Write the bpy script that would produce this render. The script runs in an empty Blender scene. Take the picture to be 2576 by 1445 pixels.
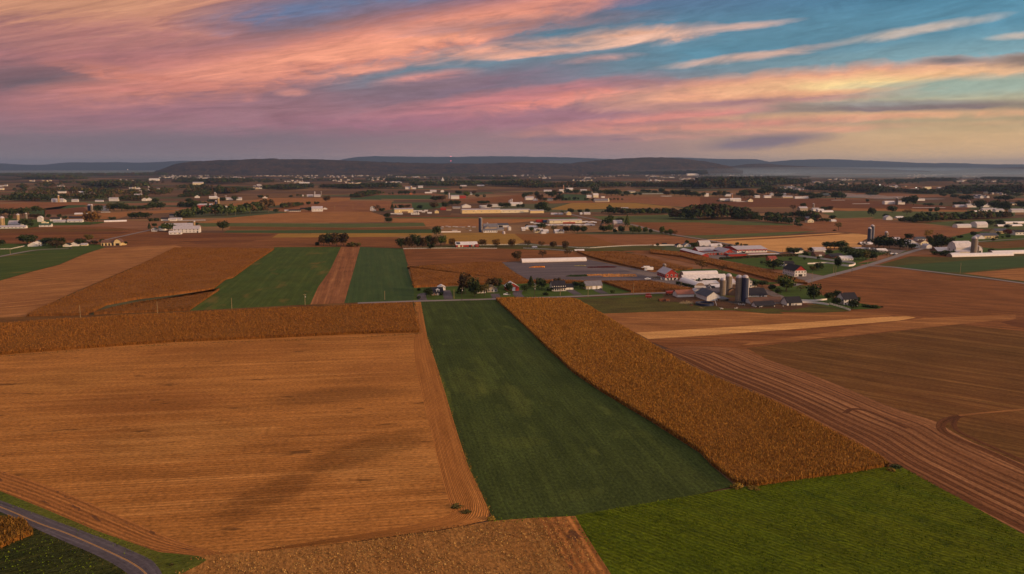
import bpy, math, random
import numpy as np
from mathutils import Vector, Matrix
random.seed(7); rng = np.random.default_rng(11)
R = math.radians
sc = bpy.context.scene
COL = sc.collection

# ------------------------------------------------------------------ camera
H = 100.0; PITCH = 8.58; F = 2002.5          # camera height, tilt down, focal length in 2576-px units
cd = bpy.data.cameras.new('camera'); cam = bpy.data.objects.new('camera', cd); COL.objects.link(cam)
cam.location = (0, 0, H); cam.rotation_euler = (R(90 - PITCH), 0, 0)
cd.sensor_width = 36; cd.lens = F / 2576 * 36; cd.clip_start = 1; cd.clip_end = 120000
sc.camera = cam
sc.view_settings.view_transform = 'Standard'; sc.view_settings.look = 'None'
sc.view_settings.exposure = 0.10; sc.view_settings.gamma = 1
try:
    sc.cycles.use_denoising = True; sc.cycles.max_bounces = 5; sc.cycles.diffuse_bounces = 2
    sc.cycles.volume_bounces = 0; sc.cycles.transparent_max_bounces = 6
except Exception: pass

# ------------------------------------------------------------------ sun
SUN_AZ, SUN_EL = 113.0, 12.5                   # degrees clockwise from the view direction, and above the horizon
sd = bpy.data.lights.new('sun', 'SUN'); sun = bpy.data.objects.new('sun', sd); COL.objects.link(sun)
sd.energy = 4.1; sd.angle = R(7); sd.color = (1.0, 0.62, 0.30)
v = Vector((math.sin(R(SUN_AZ)) * math.cos(R(SUN_EL)), math.cos(R(SUN_AZ)) * math.cos(R(SUN_EL)), math.sin(R(SUN_EL))))
sun.rotation_euler = v.to_track_quat('Z', 'Y').to_euler(); sun.location = (400, 0, 300)

def srgb(c):
    return tuple(((x / 255) / 12.92 if x / 255 <= 0.04045 else ((x / 255 + 0.055) / 1.055) ** 2.4) for x in c)

# ------------------------------------------------------------------ node helper
class N:
    """tiny expression builder over a node tree"""
    def __init__(s, tree): s.t = tree; s.n = tree.nodes; s.l = tree.links
    def put(s, sock, val):
        if isinstance(val, bpy.types.NodeSocket): s.l.new(val, sock)
        elif val is not None:
            if sock.type == 'RGBA' and len(val) == 3: val = (*val, 1)
            sock.default_value = val
    def m(s, op, a, b=None, c=None, clamp=False):
        k = s.n.new('ShaderNodeMath'); k.operation = op; k.use_clamp = clamp
        s.put(k.inputs[0], a); s.put(k.inputs[1], b); s.put(k.inputs[2], c); return k.outputs[0]
    def v(s, op, a, b=None, out=0):
        k = s.n.new('ShaderNodeVectorMath'); k.operation = op
        s.put(k.inputs[0], a); s.put(k.inputs[1], b)
        return k.outputs['Value'] if op in ('DOT_PRODUCT', 'LENGTH', 'DISTANCE') else k.outputs[0]
    def scale(s, a, f):
        k = s.n.new('ShaderNodeVectorMath'); k.operation = 'SCALE'; s.put(k.inputs[0], a); s.put(k.inputs['Scale'], f); return k.outputs[0]
    def xyz(s, a):
        k = s.n.new('ShaderNodeSeparateXYZ'); s.put(k.inputs[0], a); return k.outputs
    def vec(s, x, y, z=0.0):
        k = s.n.new('ShaderNodeCombineXYZ'); s.put(k.inputs[0], x); s.put(k.inputs[1], y); s.put(k.inputs[2], z); return k.outputs[0]
    def mix(s, f, a, b, blend='MIX'):
        k = s.n.new('ShaderNodeMix'); k.data_type = 'RGBA'; k.blend_type = blend; k.clamp_factor = True
        s.put(k.inputs[0], f); s.put(k.inputs[6], a); s.put(k.inputs[7], b); return k.outputs[2]
    def noise(s, vec, scale=1.0, detail=3.0, rough=0.55, dist=0.0, col=False):
        k = s.n.new('ShaderNodeTexNoise'); s.put(k.inputs['Vector'], vec); k.inputs['Scale'].default_value = scale
        k.inputs['Detail'].default_value = detail; k.inputs['Roughness'].default_value = rough; k.inputs['Distortion'].default_value = dist
        return k.outputs['Color'] if col else k.outputs[0]
    def ramp(s, f, stops, interp='EASE'):
        k = s.n.new('ShaderNodeValToRGB'); k.color_ramp.interpolation = interp
        e = k.color_ramp.elements
        while len(e) < len(stops): e.new(0.5)
        for q, (p, c) in zip(e, stops): q.position = p; q.color = (*c, 1) if len(c) == 3 else c
        s.put(k.inputs[0], f); return k.outputs[0]
    def scale1(s, a, f): return s.m('MULTIPLY', a, f)
    def mr(s, f, a, b, c=0.0, d=1.0, smooth=False):
        k = s.n.new('ShaderNodeMapRange'); k.clamp = True
        if smooth: k.interpolation_type = 'SMOOTHSTEP'
        s.put(k.inputs[0], f)
        for i, q in enumerate((a, b, c, d)): k.inputs[i + 1].default_value = q
        return k.outputs[0]

# ------------------------------------------------------------------ world: dusk sky with streaked cirrus, defined over azimuth / elevation
w = bpy.data.worlds.new('World'); sc.world = w; w.use_nodes = True
def azel(x, y):                                    # photo position -> azimuth, elevation in degrees
    a, b = (x - 1288) / F, -(y - 722.5) / F
    dy = math.cos(R(PITCH)) + b * math.sin(R(PITCH)); dz = -math.sin(R(PITCH)) + b * math.cos(R(PITCH))
    return math.degrees(math.atan2(a, dy)), math.degrees(math.atan2(dz, math.hypot(a, dy)))
def build_sky():
    t = w.node_tree; g = N(t)
    for n in list(t.nodes): t.nodes.remove(n)
    out = t.nodes.new('ShaderNodeOutputWorld')
    tc = t.nodes.new('ShaderNodeTexCoord').outputs['Generated']
    d = g.v('NORMALIZE', tc)
    x, y, z = g.xyz(d)
    az = g.m('MULTIPLY', g.m('ARCTAN2', x, y), 57.2958)
    el = g.m('MULTIPLY', g.m('ARCSINE', z), 57.2958)
    elc = g.m('MAXIMUM', el, 0.0)
    # planar cirrus noise, stretched along the wind so the streaks converge on the left horizon
    inv = g.m('DIVIDE', 1.0, g.m('ADD', g.m('MAXIMUM', z, 0.0), 0.030))
    px = g.m('MULTIPLY', x, inv); py = g.m('MULTIPLY', y, inv)
    A = R(-58)
    al = g.m('ADD', g.m('MULTIPLY', px, math.sin(A)), g.m('MULTIPLY', py, math.cos(A)))
    ac = g.m('SUBTRACT', g.m('MULTIPLY', px, math.cos(A)), g.m('MULTIPLY', py, math.sin(A)))
    ns = g.noise(g.vec(g.m('MULTIPLY', al, 0.16), g.m('MULTIPLY', ac, 1.15), 0.0), 1.0, 4, 0.62, 0.6)
    nb = g.noise(g.vec(g.m('MULTIPLY', al, 0.10), g.m('MULTIPLY', ac, 0.42), 5.0), 1.0, 1, 0.5, 0.0)
    sl = g.m('DIVIDE', g.m('MULTIPLY', el, 64.0), g.m('MAXIMUM', g.m('ADD', az, 64.0), 8.0))       # streaks fan out from a point low on the left
    nf = g.noise(g.vec(g.m('MULTIPLY', az, 0.15), g.m('MULTIPLY', sl, 0.85), 2.0), 1.0, 6, 0.60, 1.1)
    ng = g.noise(g.vec(g.m('MULTIPLY', az, 0.50), g.m('MULTIPLY', sl, 1.25), 9.0), 1.0, 6, 0.62, 0.7)
    # warp
    wa = g.m('MULTIPLY', g.m('SUBTRACT', nf, 0.5), 1.7)
    wb = g.m('MULTIPLY', g.m('SUBTRACT', ng, 0.5), 0.8)
    elw = g.m('ADD', g.m('ADD', el, g.m('MULTIPLY', wa, 0.6)), wb)
    azw = g.m('ADD', az, g.m('MULTIPLY', g.m('SUBTRACT', nb, 0.5), 4.0))
    # clear-sky gradients left / centre / right
    f = g.m('DIVIDE', elc, 12.0, clamp=True)
    L = g.ramp(f, [(0, srgb((150, 130, 132))), (.12, srgb((138, 116, 123))), (.27, srgb((158, 115, 121))), (.5, srgb((142, 105, 114))), (.75, srgb((150, 100, 103))), (1, srgb((164, 108, 100)))])
    C = g.ramp(f, [(0, srgb((184, 148, 140))), (.12, srgb((168, 128, 128))), (.3, srgb((168, 116, 126))), (.45, srgb((138, 114, 126))), (.58, srgb((108, 134, 150))), (.75, srgb((88, 128, 150))), (1, srgb((92, 108, 146)))])
    Q = g.ramp(f, [(0, srgb((252, 198, 132))), (.12, srgb((230, 182, 120))), (.27, srgb((190, 166, 122))), (.42, srgb((168, 180, 158))), (.56, srgb((118, 158, 168))), (.72, srgb((84, 142, 166))), (1, srgb((52, 120, 156)))])
    c = g.mix(g.mr(az, -26, -2, 0, 1, True), L, C)
    c = g.mix(g.mr(az, 4, 30, 0, 1, True), c, Q)
    P = g.vec(azw, elw, 0.0)
    P2 = g.vec(az, g.m('MULTIPLY_ADD', g.m('SUBTRACT', elw, el), 0.38, el), 0.0)
    DN = {}
    for fl, so in ((True, nf), (False, ng)):
        for q in (0.5, 0.8, 1.2):
            DN[(fl, q)] = g.m('MAXIMUM', g.m('MULTIPLY_ADD', g.m('SUBTRACT', so, 0.5), 3.2 * q, 1.0), 0.0)
    STR = [  # x0,y0, x1,y1, half width px, bow px, alpha, colour, edge softness along, detail noise amount
        # broad mauve veil on the left and its dark folds
        (-300, 120, 800, 60, 110, 0, .85, (160, 108, 112), .2, .5),
        (-200, 40, 700, 20, 45, 0, .75, (200, 132, 108), .25, 1.2),
        (-300, 0, 560, -10, 30, 0, .8, (205, 140, 106), .2, 1.0),
        (-100, 110, 640, 92, 26, 10, .6, (184, 118, 112), .25, 1.4),
        (-200, 170, 760, 150, 20, 8, .5, (190, 116, 112), .25, 1.5),
        (-300, 215, 460, 205, 34, -10, .8, (116, 94, 102), .3, .9),
        (-300, 255, 560, 262, 20, 6, .6, (172, 112, 118), .3, .8),
        (-300, 290, 900, 272, 30, 0, .5, (164, 112, 124), .25, .6),
        (500, 55, 1150, -6, 24, 0, .75, (104, 118, 152), .25, .8),
        (640, 95, 1250, 12, 24, 4, .7, (136, 106, 114), .25, .9),
        (900, 40, 1700, -20, 20, 4, .6, (150, 110, 124), .25, .8),
        # the great orange band
        (120, 262, 1560, -10, 36, 14, .95, (212, 130, 112), .12, .8),
        (340, 228, 1600, -22, 22, 16, .85, (238, 148, 118), .18, .8),
        (620, 172, 1500, 30, 14, 8, .7, (248, 156, 120), .3, .9),
        (130, 150, 620, 228, 12, -6, .6, (214, 128, 108), .3, .9),
        (60, 230, 560, 225, 10, 8, .5, (206, 124, 112), .3, .9),
        (1000, 78, 1660, 40, 13, 2, .65, (160, 120, 122), .25, .9),
        # lower fringe and the blue gap beneath it
        (1000, 158, 1420, 112, 15, 3, .8, (232, 158, 130), .2, 1.1),
        (1300, 122, 1780, 72, 14, 4, .75, (228, 168, 138), .2, 1.2),
        (1690, 84, 2010, 52, 6, 2, .75, (206, 170, 158), .25, .8),
        (840, 216, 1720, 122, 26, 10, .9, (112, 134, 150), .2, .4),
        (1500, 146, 2300, 80, 22, 0, .8, (86, 138, 160), .2, .5),
        (1180, 150, 1480, 124, 6, 2, .85, (238, 170, 142), .2, .9),
        (1440, 124, 1720, 82, 7, 2, .9, (240, 184, 156), .2, .9),
        (760, 196, 1040, 158, 8, 3, .75, (240, 154, 128), .2, .9),
        # contrail-like wisps
        (1680, 166, 2110, 112, 7, -3, .9, (206, 168, 152), .18, .8),
        (2080, 116, 2520, 40, 7, 2, .85, (190, 176, 166), .18, .9),
        (2480, 96, 2640, 84, 5, 0, .7, (190, 180, 170), .2, .6),
        (1400, 158, 1620, 138, 6, 0, .7, (214, 158, 146), .25, 1.2),
        (940, 214, 1210, 180, 10, 3, .75, (212, 138, 128), .25, 1.1),
        (690, 236, 780, 234, 6, 2, .75, (206, 136, 126), .3, .9),
        (600, 252, 660, 244, 6, 2, .65, (190, 124, 122), .3, .9),
        # pink lower-middle bands
        (820, 262, 1500, 168, 22, 6, .7, (134, 108, 124), .25, .7),
        (900, 300, 1640, 196, 16, 4, .65, (202, 122, 124), .25, 1.2),
        (1120, 300, 1700, 205, 12, 3, .75, (232, 136, 122), .25, 1.2),
        (820, 250, 1260, 190, 13, 5, .75, (138, 110, 122), .2, .6),
        (1500, 216, 2000, 214, 9, 4, .8, (152, 114, 122), .25, .8),
        (480, 330, 1500, 290, 20, 4, .6, (168, 110, 126), .25, .9),
        (1350, 330, 2000, 268, 12, 4, .7, (222, 136, 122), .2, 1.1),
        # bright peach/yellow band at right
        (1480, 262, 2700, 158, 24, 10, .95, (236, 160, 122), .15, .5),
        (1780, 236, 2700, 172, 14, 8, .95, (250, 190, 132), .2, .5),
        (1980, 226, 2360, 204, 9, 4, .85, (255, 214, 140), .3, .5),
        (1600, 270, 2200, 238, 8, 2, .6, (172, 124, 124), .3, .8),
        (2300, 158, 2480, 150, 6, 2, .7, (130, 118, 118), .25, .5),
        (2470, 158, 2800, 128, 12, 2, .8, (140, 118, 106), .2, .4),
        (2090, 232, 2800, 200, 12, 4, .8, (160, 178, 160), .25, .4),
        (1700, 252, 2300, 222, 5, 2, .5, (240, 170, 120), .25, .9),
        (1900, 276, 2800, 262, 9, 2, .85, (138, 118, 114), .2, .6),
        (2050, 262, 2500, 256, 5, 0, .5, (150, 146, 140), .2, .8),
        (1760, 300, 2800, 280, 7, 2, .75, (238, 176, 124), .2, .7),
        (1300, 342, 2300, 292, 8, 3, .65, (228, 146, 122), .2, 1.0),
        (1700, 334, 2340, 316, 6, 1, .6, (232, 162, 122), .25, 1.0),
        (2300, 318, 2640, 308, 5, 1, .55, (226, 176, 122), .25, 1.0),
        (1480, 354, 2100, 330, 5, 1, .5, (216, 146, 126), .25, 1.0),
        (1760, 372, 2100, 346, 11, 5, .9, (138, 116, 124), .22, .3),
        (1300, 352, 1520, 350, 6, 0, .55, (150, 116, 128), .25, .3),
        (1500, 352, 1620, 350, 4, 0, .6, (146, 112, 124), .25, .3),
        (-200, 352, 1300, 346, 20, 0, .45, (124, 107, 118), .2, .3),
    ]
    for (x0, y0, x1, y1, hw, bow, al_, colr, soft, dn) in STR:
        a0, e0 = azel(x0, y0); a1, e1 = azel(x1, y1)
        k = 57.2958 / F
        da, de = a1 - a0, e1 - e0; Ls = math.hypot(da, de); ux, uy = da / Ls, de / Ls
        # an ellipse: one Mapping into the stroke's own frame (bow applied through a shared squared-azimuth term), one spherical gradient
        hw_ = abs(hw) * k * 1.9; hl = Ls / 2 * (1.0 + 0.25 * (1 - soft)); cx, cy = (a0 + a1) / 2, (e0 + e1) / 2 + bow * k * .6
        mp = t.nodes.new('ShaderNodeMapping'); mp.vector_type = 'TEXTURE'
        mp.inputs['Location'].default_value = (cx, cy, 0); mp.inputs['Rotation'].default_value = (0, 0, math.atan2(uy, ux))
        mp.inputs['Scale'].default_value = (hl, hw_, 1)
        t.links.new(P2 if hw < 12 else P, mp.inputs['Vector'])
        gr = t.nodes.new('ShaderNodeTexGradient'); gr.gradient_type = 'SPHERICAL'; t.links.new(mp.outputs[0], gr.inputs[0])
        src = DN[(int(x0 + x1) % 3 != 0, min((0.5, 0.8, 1.2), key=lambda q: abs(q - dn)))]
        a_ = g.m('MULTIPLY', gr.outputs[1], g.scale1(src, al_ * 1.75), clamp=True)
        c = g.mix(a_, c, srgb(colr))
    # fine streak brightening / darkening, fading toward the horizon
    k2 = g.m('MULTIPLY', g.m('SUBTRACT', nf, 0.5), g.mr(el, 0.5, 4.0, 0.05, 0.8))
    nq = g.noise(g.vec(g.m('MULTIPLY', az, 0.40), g.m('MULTIPLY', sl, 3.4), 14.0), 1.0, 5, 0.68, 1.4)
    k3 = g.m('MULTIPLY', g.m('SUBTRACT', nq, 0.5), g.mr(el, 0.6, 4.5, 0.10, 0.55))
    gain = g.m('ADD', g.m('ADD', 1.0, k2), k3)
    c = g.scale(c, g.m('MULTIPLY', gain, 0.97))
    lum = g.v('DOT_PRODUCT', c, (.25, .6, .15)); c = g.mix(0.11, c, g.vec(lum, lum, lum))
    # the unseen upper sky: physical sky plus a bright veil of cloud
    sky = t.nodes.new('ShaderNodeTexSky'); sky.sky_type = 'NISHITA'; sky.sun_disc = False
    sky.sun_elevation = R(SUN_EL); sky.sun_rotation = R(SUN_AZ); sky.altitude = 100
    up = g.mix(g.mr(nb, .3, .7), srgb((206, 172, 146)), srgb((176, 176, 186)))
    west = g.mr(g.v('DOT_PRODUCT', d, tuple(v)), -0.4, 1.0, 0.62, 2.0, True)
    up = g.scale(up, west)
    c = g.mix(g.mr(el, 12.5, 34, 0, 1, True), c, up)
    low = g.mr(el, -3, -0.2, 0, 1)
    c = g.mix(low, srgb((70, 56, 56)), c)
    b1 = t.nodes.new('ShaderNodeBackground'); g.put(b1.inputs[0], c); b1.inputs[1].default_value = 1.0
    b2 = t.nodes.new('ShaderNodeBackground'); t.links.new(sky.outputs[0], b2.inputs[0]); g.put(b2.inputs[1], g.mr(el, 12.5, 34, 0, 0.05, True))
    ad = t.nodes.new('ShaderNodeAddShader'); t.links.new(b1.outputs[0], ad.inputs[0]); t.links.new(b2.outputs[0], ad.inputs[1])
    t.links.new(ad.outputs[0], out.inputs[0])
build_sky()
w.cycles.sampling_method = 'MANUAL'; w.cycles.sample_map_resolution = 512

# ------------------------------------------------------------------ geometry helpers
def up(x, y, z=0.0):                               # photo position on the plane at height z
    a, b = (x - 1288) / F, -(y - 722.5) / F
    dy = math.cos(R(PITCH)) + b * math.sin(R(PITCH)); dz = -math.sin(R(PITCH)) + b * math.cos(R(PITCH))
    s = (z - H) / dz
    return Vector((a * s, dy * s, z))
TILE = {'A0': (0, 600, 3.613), 'A1': (700, 600, 3.613), 'A2': (1400, 600, 3.613), 'A3': (2100, 600, 3.613), 'A4': (2800, 600, 3.613), 'A5': (3396, 600, 3.613),
        'b0': (1600, 900, 3.613), 'b1': (2000, 900, 3.613), 'b2': (2600, 900, 3.613), 'b3': (3100, 900, 3.613), 'b4': (3500, 850, 4.25), 'b5': (0, 900, 3.613), 'b6': (700, 900, 3.613),
        'c0': (0, 1300, 1.449), 'c1': (1400, 1300, 1.449), 'c2': (2696, 1200, 1.317), 'D': (0, 0, 1.59 * .62893)}
def dpx(t, x, y):
    if t == 'D': return (x, y)
    ox, oy, s = TILE[t]; return ((ox + x / s) / 1.59, (oy + y / s) / 1.59)
def W(t, x, y, z=0.0): return up(*dpx(t, x, y), z)
def mpx(t, x, y):                                  # metres per tile pixel at that spot
    p = W(t, x, y); k = 1.0 if t == 'D' else 1 / (TILE[t][2] * 1.59)
    return (p - cam.location).length / F * k * .99
ROT = R(11.0)                                       # the roads and strips of the valley lie on this grid

def tag(o, label=None, cat=None, group=None, kind=None):
    if label: o['label'] = label
    if cat: o['category'] = cat
    if group: o['group'] = group
    if kind: o['kind'] = kind
    return o
def link(name, me, m=None, parent=None):
    o = bpy.data.objects.new(name, me); COL.objects.link(o)
    if m is not None and me is not None and not me.materials:
        for q in (m if isinstance(m, (list, tuple)) else [m]): me.materials.append(q)
    if parent is not None: o.parent = parent
    return o
def empty(name, loc, rz=0.0):
    o = bpy.data.objects.new(name, None); COL.objects.link(o); o.location = loc; o.rotation_euler = (0, 0, rz); o.empty_display_size = 1
    return o
def fastmesh(name, V, Fc, mats=None, smooth=False, mi=None):
    """V (n,3), Fc (m,k) with constant k"""
    V = np.asarray(V, dtype=np.float32); Fc = np.asarray(Fc, dtype=np.int32)
    me = bpy.data.meshes.new(name); n, k = Fc.shape
    me.vertices.add(len(V)); me.vertices.foreach_set('co', V.ravel())
    me.loops.add(n * k); me.loops.foreach_set('vertex_index', Fc.ravel())
    me.polygons.add(n); me.polygons.foreach_set('loop_start', np.arange(0, n * k, k, dtype=np.int32))
    me.polygons.foreach_set('loop_total', np.full(n, k, dtype=np.int32))
    if smooth: me.polygons.foreach_set('use_smooth', np.ones(n, dtype=bool))
    if mi is not None: me.polygons.foreach_set('material_index', np.asarray(mi, dtype=np.int32))
    for q in (mats or []): me.materials.append(q)
    me.update(calc_edges=True); return me
class MB:
    """collects simple solids into one mesh"""
    def __init__(s): s.v = []; s.f = []
    def poly(s, pts): b = len(s.v); s.v += [tuple(p) for p in pts]; s.f.append(tuple(range(b, b + len(pts)))); return s
    def solid(s, V, Fs): b = len(s.v); s.v += [tuple(p) for p in V]; s.f += [tuple(b + i for i in f) for f in Fs]; return s
    def box(s, x0, x1, y0, y1, z0, z1):
        return s.solid([(x0, y0, z0), (x1, y0, z0), (x1, y1, z0), (x0, y1, z0), (x0, y0, z1), (x1, y0, z1), (x1, y1, z1), (x0, y1, z1)],
                       [(0, 3, 2, 1), (4, 5, 6, 7), (0, 1, 5, 4), (1, 2, 6, 5), (2, 3, 7, 6), (3, 0, 4, 7)])
    def prism(s, prof, y0, y1, axis='y'):           # profile (a,z) extruded along y (or x)
        n = len(prof); m = (lambda a, z, q: (a, q, z)) if axis == 'y' else (lambda a, z, q: (q, a, z))
        V = [m(a, z, y0) for a, z in prof] + [m(a, z, y1) for a, z in prof]
        return s.solid(V, [tuple(range(n)), tuple(range(2 * n - 1, n - 1, -1))] + [(i, i + n, (i + 1) % n + n, (i + 1) % n) for i in range(n)])
    def lathe(s, prof, n=20, cx=0, cy=0):            # (radius, z) list
        V = [(cx + r * math.cos(2 * math.pi * k / n), cy + r * math.sin(2 * math.pi * k / n), z) for r, z in prof for k in range(n)]
        Fs = [(j * n + k, j * n + (k + 1) % n, (j + 1) * n + (k + 1) % n, (j + 1) * n + k) for j in range(len(prof) - 1) for k in range(n)]
        return s.solid(V, Fs + [tuple(range(n - 1, -1, -1)), tuple(range((len(prof) - 1) * n, len(prof) * n))])
    def tube(s, a, b, r, n=5, r2=None):
        a, b = Vector(a), Vector(b); d = (b - a).normalized(); u = d.orthogonal().normalized(); w_ = d.cross(u); r2 = r if r2 is None else r2
        V = [a + (u * math.cos(2 * math.pi * k / n) + w_ * math.sin(2 * math.pi * k / n)) * r for k in range(n)]
        V += [b + (u * math.cos(2 * math.pi * k / n) + w_ * math.sin(2 * math.pi * k / n)) * r2 for k in range(n)]
        return s.solid(V, [(k, (k + 1) % n, (k + 1) % n + n, k + n) for k in range(n)] + [tuple(range(n - 1, -1, -1)), tuple(range(n, 2 * n))])
    def mesh(s, name):
        me = bpy.data.meshes.new(name); me.from_pydata(s.v, [], s.f); me.update(); return me
    def build(s, name, m, parent=None): return link(name, s.mesh(name), m, parent)

# ------------------------------------------------------------------ materials
def newmat(name):
    m = bpy.data.materials.new(name); m.use_nodes = True; t = m.node_tree
    for n in list(t.nodes): t.nodes.remove(n)
    o = t.nodes.new('ShaderNodeOutputMaterial'); b = t.nodes.new('ShaderNodeBsdfPrincipled'); t.links.new(b.outputs[0], o.inputs[0])
    b.inputs['Roughness'].default_value = 0.95; b.inputs['Specular IOR Level'].default_value = 0.15
    return m, N(t), b
def field_mat(name, c1, c2, c3=None, rows=0.0, rowamp=0.0, streak=0.5, blot=0.5, grain=0.5, bump=0.0, rough=1.0, wob=0.0, scale=1.0, spots=None, spotc=None, blobs=()):
    """soil or crop: c1 base, c2 large soft blotches, c3 streaks along the rows; UV in metres (u across the rows, v along)"""
    m, g, b = newmat(name); t = g.t
    uv = t.nodes.new('ShaderNodeUVMap').outputs[0]; pos = t.nodes.new('ShaderNodeNewGeometry').outputs['Position']
    u, v_, _ = g.xyz(uv)
    bl = g.noise(pos, 0.011 / scale, 3, 0.55, 0.6)
    c = g.mix(g.mr(g.m('MULTIPLY_ADD', g.m('SUBTRACT', bl, 0.5), 2.2, 0.5), 0.0, 1.0, 0, blot), c1, c2)
    st = g.noise(g.vec(g.m('MULTIPLY', u, 0.24 / scale), g.m('MULTIPLY', v_, 0.006 / scale), 0.0), 1.0, 3, 0.7)
    if c3: c = g.mix(g.mr(st, 0.48, 0.72, 0, streak), c, c3)
    c = g.scale(c, g.mr(st, 0.25, 0.75, 1 - 0.22 * streak, 1 + 0.22 * streak))
    gr = g.noise(g.vec(g.m('MULTIPLY', u, 1.1), g.m('MULTIPLY', v_, 0.6), 0.0), 1.0, 4, 0.8)
    c = g.scale(c, g.mr(gr, 0.3, 0.7, 1 - 0.75 * grain, 1 + 0.75 * grain))
    hgt = gr
    th = g.noise(g.vec(g.m('MULTIPLY', u, 1.1 / scale), g.m('MULTIPLY', v_, 0.012 / scale), 4.0), 1.0, 2, 0.8)
    c = g.scale(c, g.mr(th, 0.3, 0.7, 1 - 0.25 * streak, 1 + 0.25 * streak))
    md = g.noise(g.vec(g.m('MULTIPLY', u, 0.10), g.m('MULTIPLY', v_, 0.035), 8.0), 1.0, 4, 0.7)
    c = g.scale(c, g.mr(md, 0.3, 0.7, 1 - 0.24 * blot, 1 + 0.24 * blot))
    for (bx0, by0, bx1, by1, hw_, cc, ba) in blobs:            # soft darker or lighter patches multiplied into the colour, in metres on the ground
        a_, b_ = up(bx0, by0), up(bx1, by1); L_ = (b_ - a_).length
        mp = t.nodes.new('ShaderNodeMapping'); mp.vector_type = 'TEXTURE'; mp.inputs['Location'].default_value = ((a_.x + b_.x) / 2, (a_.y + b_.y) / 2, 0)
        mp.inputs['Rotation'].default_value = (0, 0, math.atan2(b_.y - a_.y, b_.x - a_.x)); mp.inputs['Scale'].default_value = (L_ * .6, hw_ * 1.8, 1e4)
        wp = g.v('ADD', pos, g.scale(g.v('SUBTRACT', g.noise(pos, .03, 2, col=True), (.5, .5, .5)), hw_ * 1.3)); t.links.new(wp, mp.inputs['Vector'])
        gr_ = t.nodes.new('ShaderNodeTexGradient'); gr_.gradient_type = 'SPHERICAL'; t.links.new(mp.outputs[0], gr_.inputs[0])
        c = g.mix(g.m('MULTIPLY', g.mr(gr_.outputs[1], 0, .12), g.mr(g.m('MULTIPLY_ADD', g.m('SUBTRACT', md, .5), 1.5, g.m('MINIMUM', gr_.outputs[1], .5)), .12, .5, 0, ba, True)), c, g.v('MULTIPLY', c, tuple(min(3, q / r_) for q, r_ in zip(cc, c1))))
    if rows > 0:
        uu = g.m('ADD', u, g.m('MULTIPLY', g.noise(pos, 0.05, 2), wob)) if wob else u
        s_ = g.m('SINE', g.m('MULTIPLY', uu, 6.2832 / rows))
        am = g.mr(g.noise(g.vec(g.m('MULTIPLY', u, 0.3), g.m('MULTIPLY', v_, 0.05), 3.0), 1.0, 2), .3, .65, .25, 1.0)
        c = g.scale(c, g.m('MULTIPLY_ADD', g.m('MULTIPLY', s_, am), rowamp, 1.0))
        hgt = g.m('ADD', gr, g.m('MULTIPLY', s_, rowamp * 1.3))
    if spots:
        sp = g.noise(g.vec(g.m('MULTIPLY', u, spots[0]), g.m('MULTIPLY', v_, spots[1]), 7.0), 1.0, 3, 0.6)
        c = g.mix(g.mr(sp, spots[2], spots[2] + spots[3], 0, spots[4]), c, spotc)
    g.put(b.inputs['Base Color'], c); b.inputs['Roughness'].default_value = rough; b.inputs['Specular IOR Level'].default_value = 0.05
    if bump:
        k = t.nodes.new('ShaderNodeBump'); k.inputs['Distance'].default_value = bump; k.inputs['Strength'].default_value = 1.0
        g.put(k.inputs['Height'], hgt); t.links.new(k.outputs[0], b.inputs['Normal'])
    return m
def plain(name, col, rough=0.8, var=0.12, sc_=0.6, metal=0.0, spec=0.2, vary=0.0, streaky=0.0, island=0.0):
    m, g, b = newmat(name); t = g.t
    tc = t.nodes.new('ShaderNodeTexCoord').outputs['Object']
    n = g.noise(tc, sc_, 4, 0.6)
    f = g.mr(n, 0.3, 0.7, 1 - var, 1 + var)
    if vary:
        r_ = t.nodes.new('ShaderNodeObjectInfo').outputs['Random']; f = g.m('MULTIPLY', f, g.mr(r_, 0, 1, 1 - vary, 1 + vary))
    if island:
        r_ = t.nodes.new('ShaderNodeNewGeometry').outputs['Random Per Island']; f = g.m('MULTIPLY', f, g.mr(r_, 0, 1, 1 - island, 1 + island))
    if streaky:
        x, y, z = g.xyz(tc); q = g.noise(g.vec(g.m('MULTIPLY', g.m('ADD', x, y), 3.0), 0.0, g.m('MULTIPLY', z, .15)), 1.0, 2)
        f = g.m('MULTIPLY', f, g.mr(q, .35, .7, 1 - streaky, 1 + streaky * .4))
    c = g.scale((col[0], col[1], col[2]), f)
    g.put(b.inputs['Base Color'], c); b.inputs['Roughness'].default_value = rough; b.inputs['Metallic'].default_value = metal; b.inputs['Specular IOR Level'].default_value = spec
    return m
M = {}
# soils and crops (linear base colours)
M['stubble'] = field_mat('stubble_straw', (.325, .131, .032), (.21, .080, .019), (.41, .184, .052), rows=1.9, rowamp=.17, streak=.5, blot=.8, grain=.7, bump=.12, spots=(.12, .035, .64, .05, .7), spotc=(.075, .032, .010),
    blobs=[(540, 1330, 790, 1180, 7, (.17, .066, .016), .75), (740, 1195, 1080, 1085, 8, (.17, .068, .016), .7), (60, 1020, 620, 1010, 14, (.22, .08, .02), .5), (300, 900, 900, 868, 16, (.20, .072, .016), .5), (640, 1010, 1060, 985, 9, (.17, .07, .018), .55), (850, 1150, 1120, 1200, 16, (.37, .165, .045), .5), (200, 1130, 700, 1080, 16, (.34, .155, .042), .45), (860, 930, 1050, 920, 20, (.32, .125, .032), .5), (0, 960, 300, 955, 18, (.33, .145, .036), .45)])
M['headland'] = field_mat('headland_straw', (.295, .115, .030), (.19, .072, .018), (.42, .18, .050), rows=2.6, rowamp=.36, streak=.5, blot=.7, grain=.6, bump=.15, spots=(.3, .1, .64, .05, .5), spotc=(.09, .04, .014))
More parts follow.
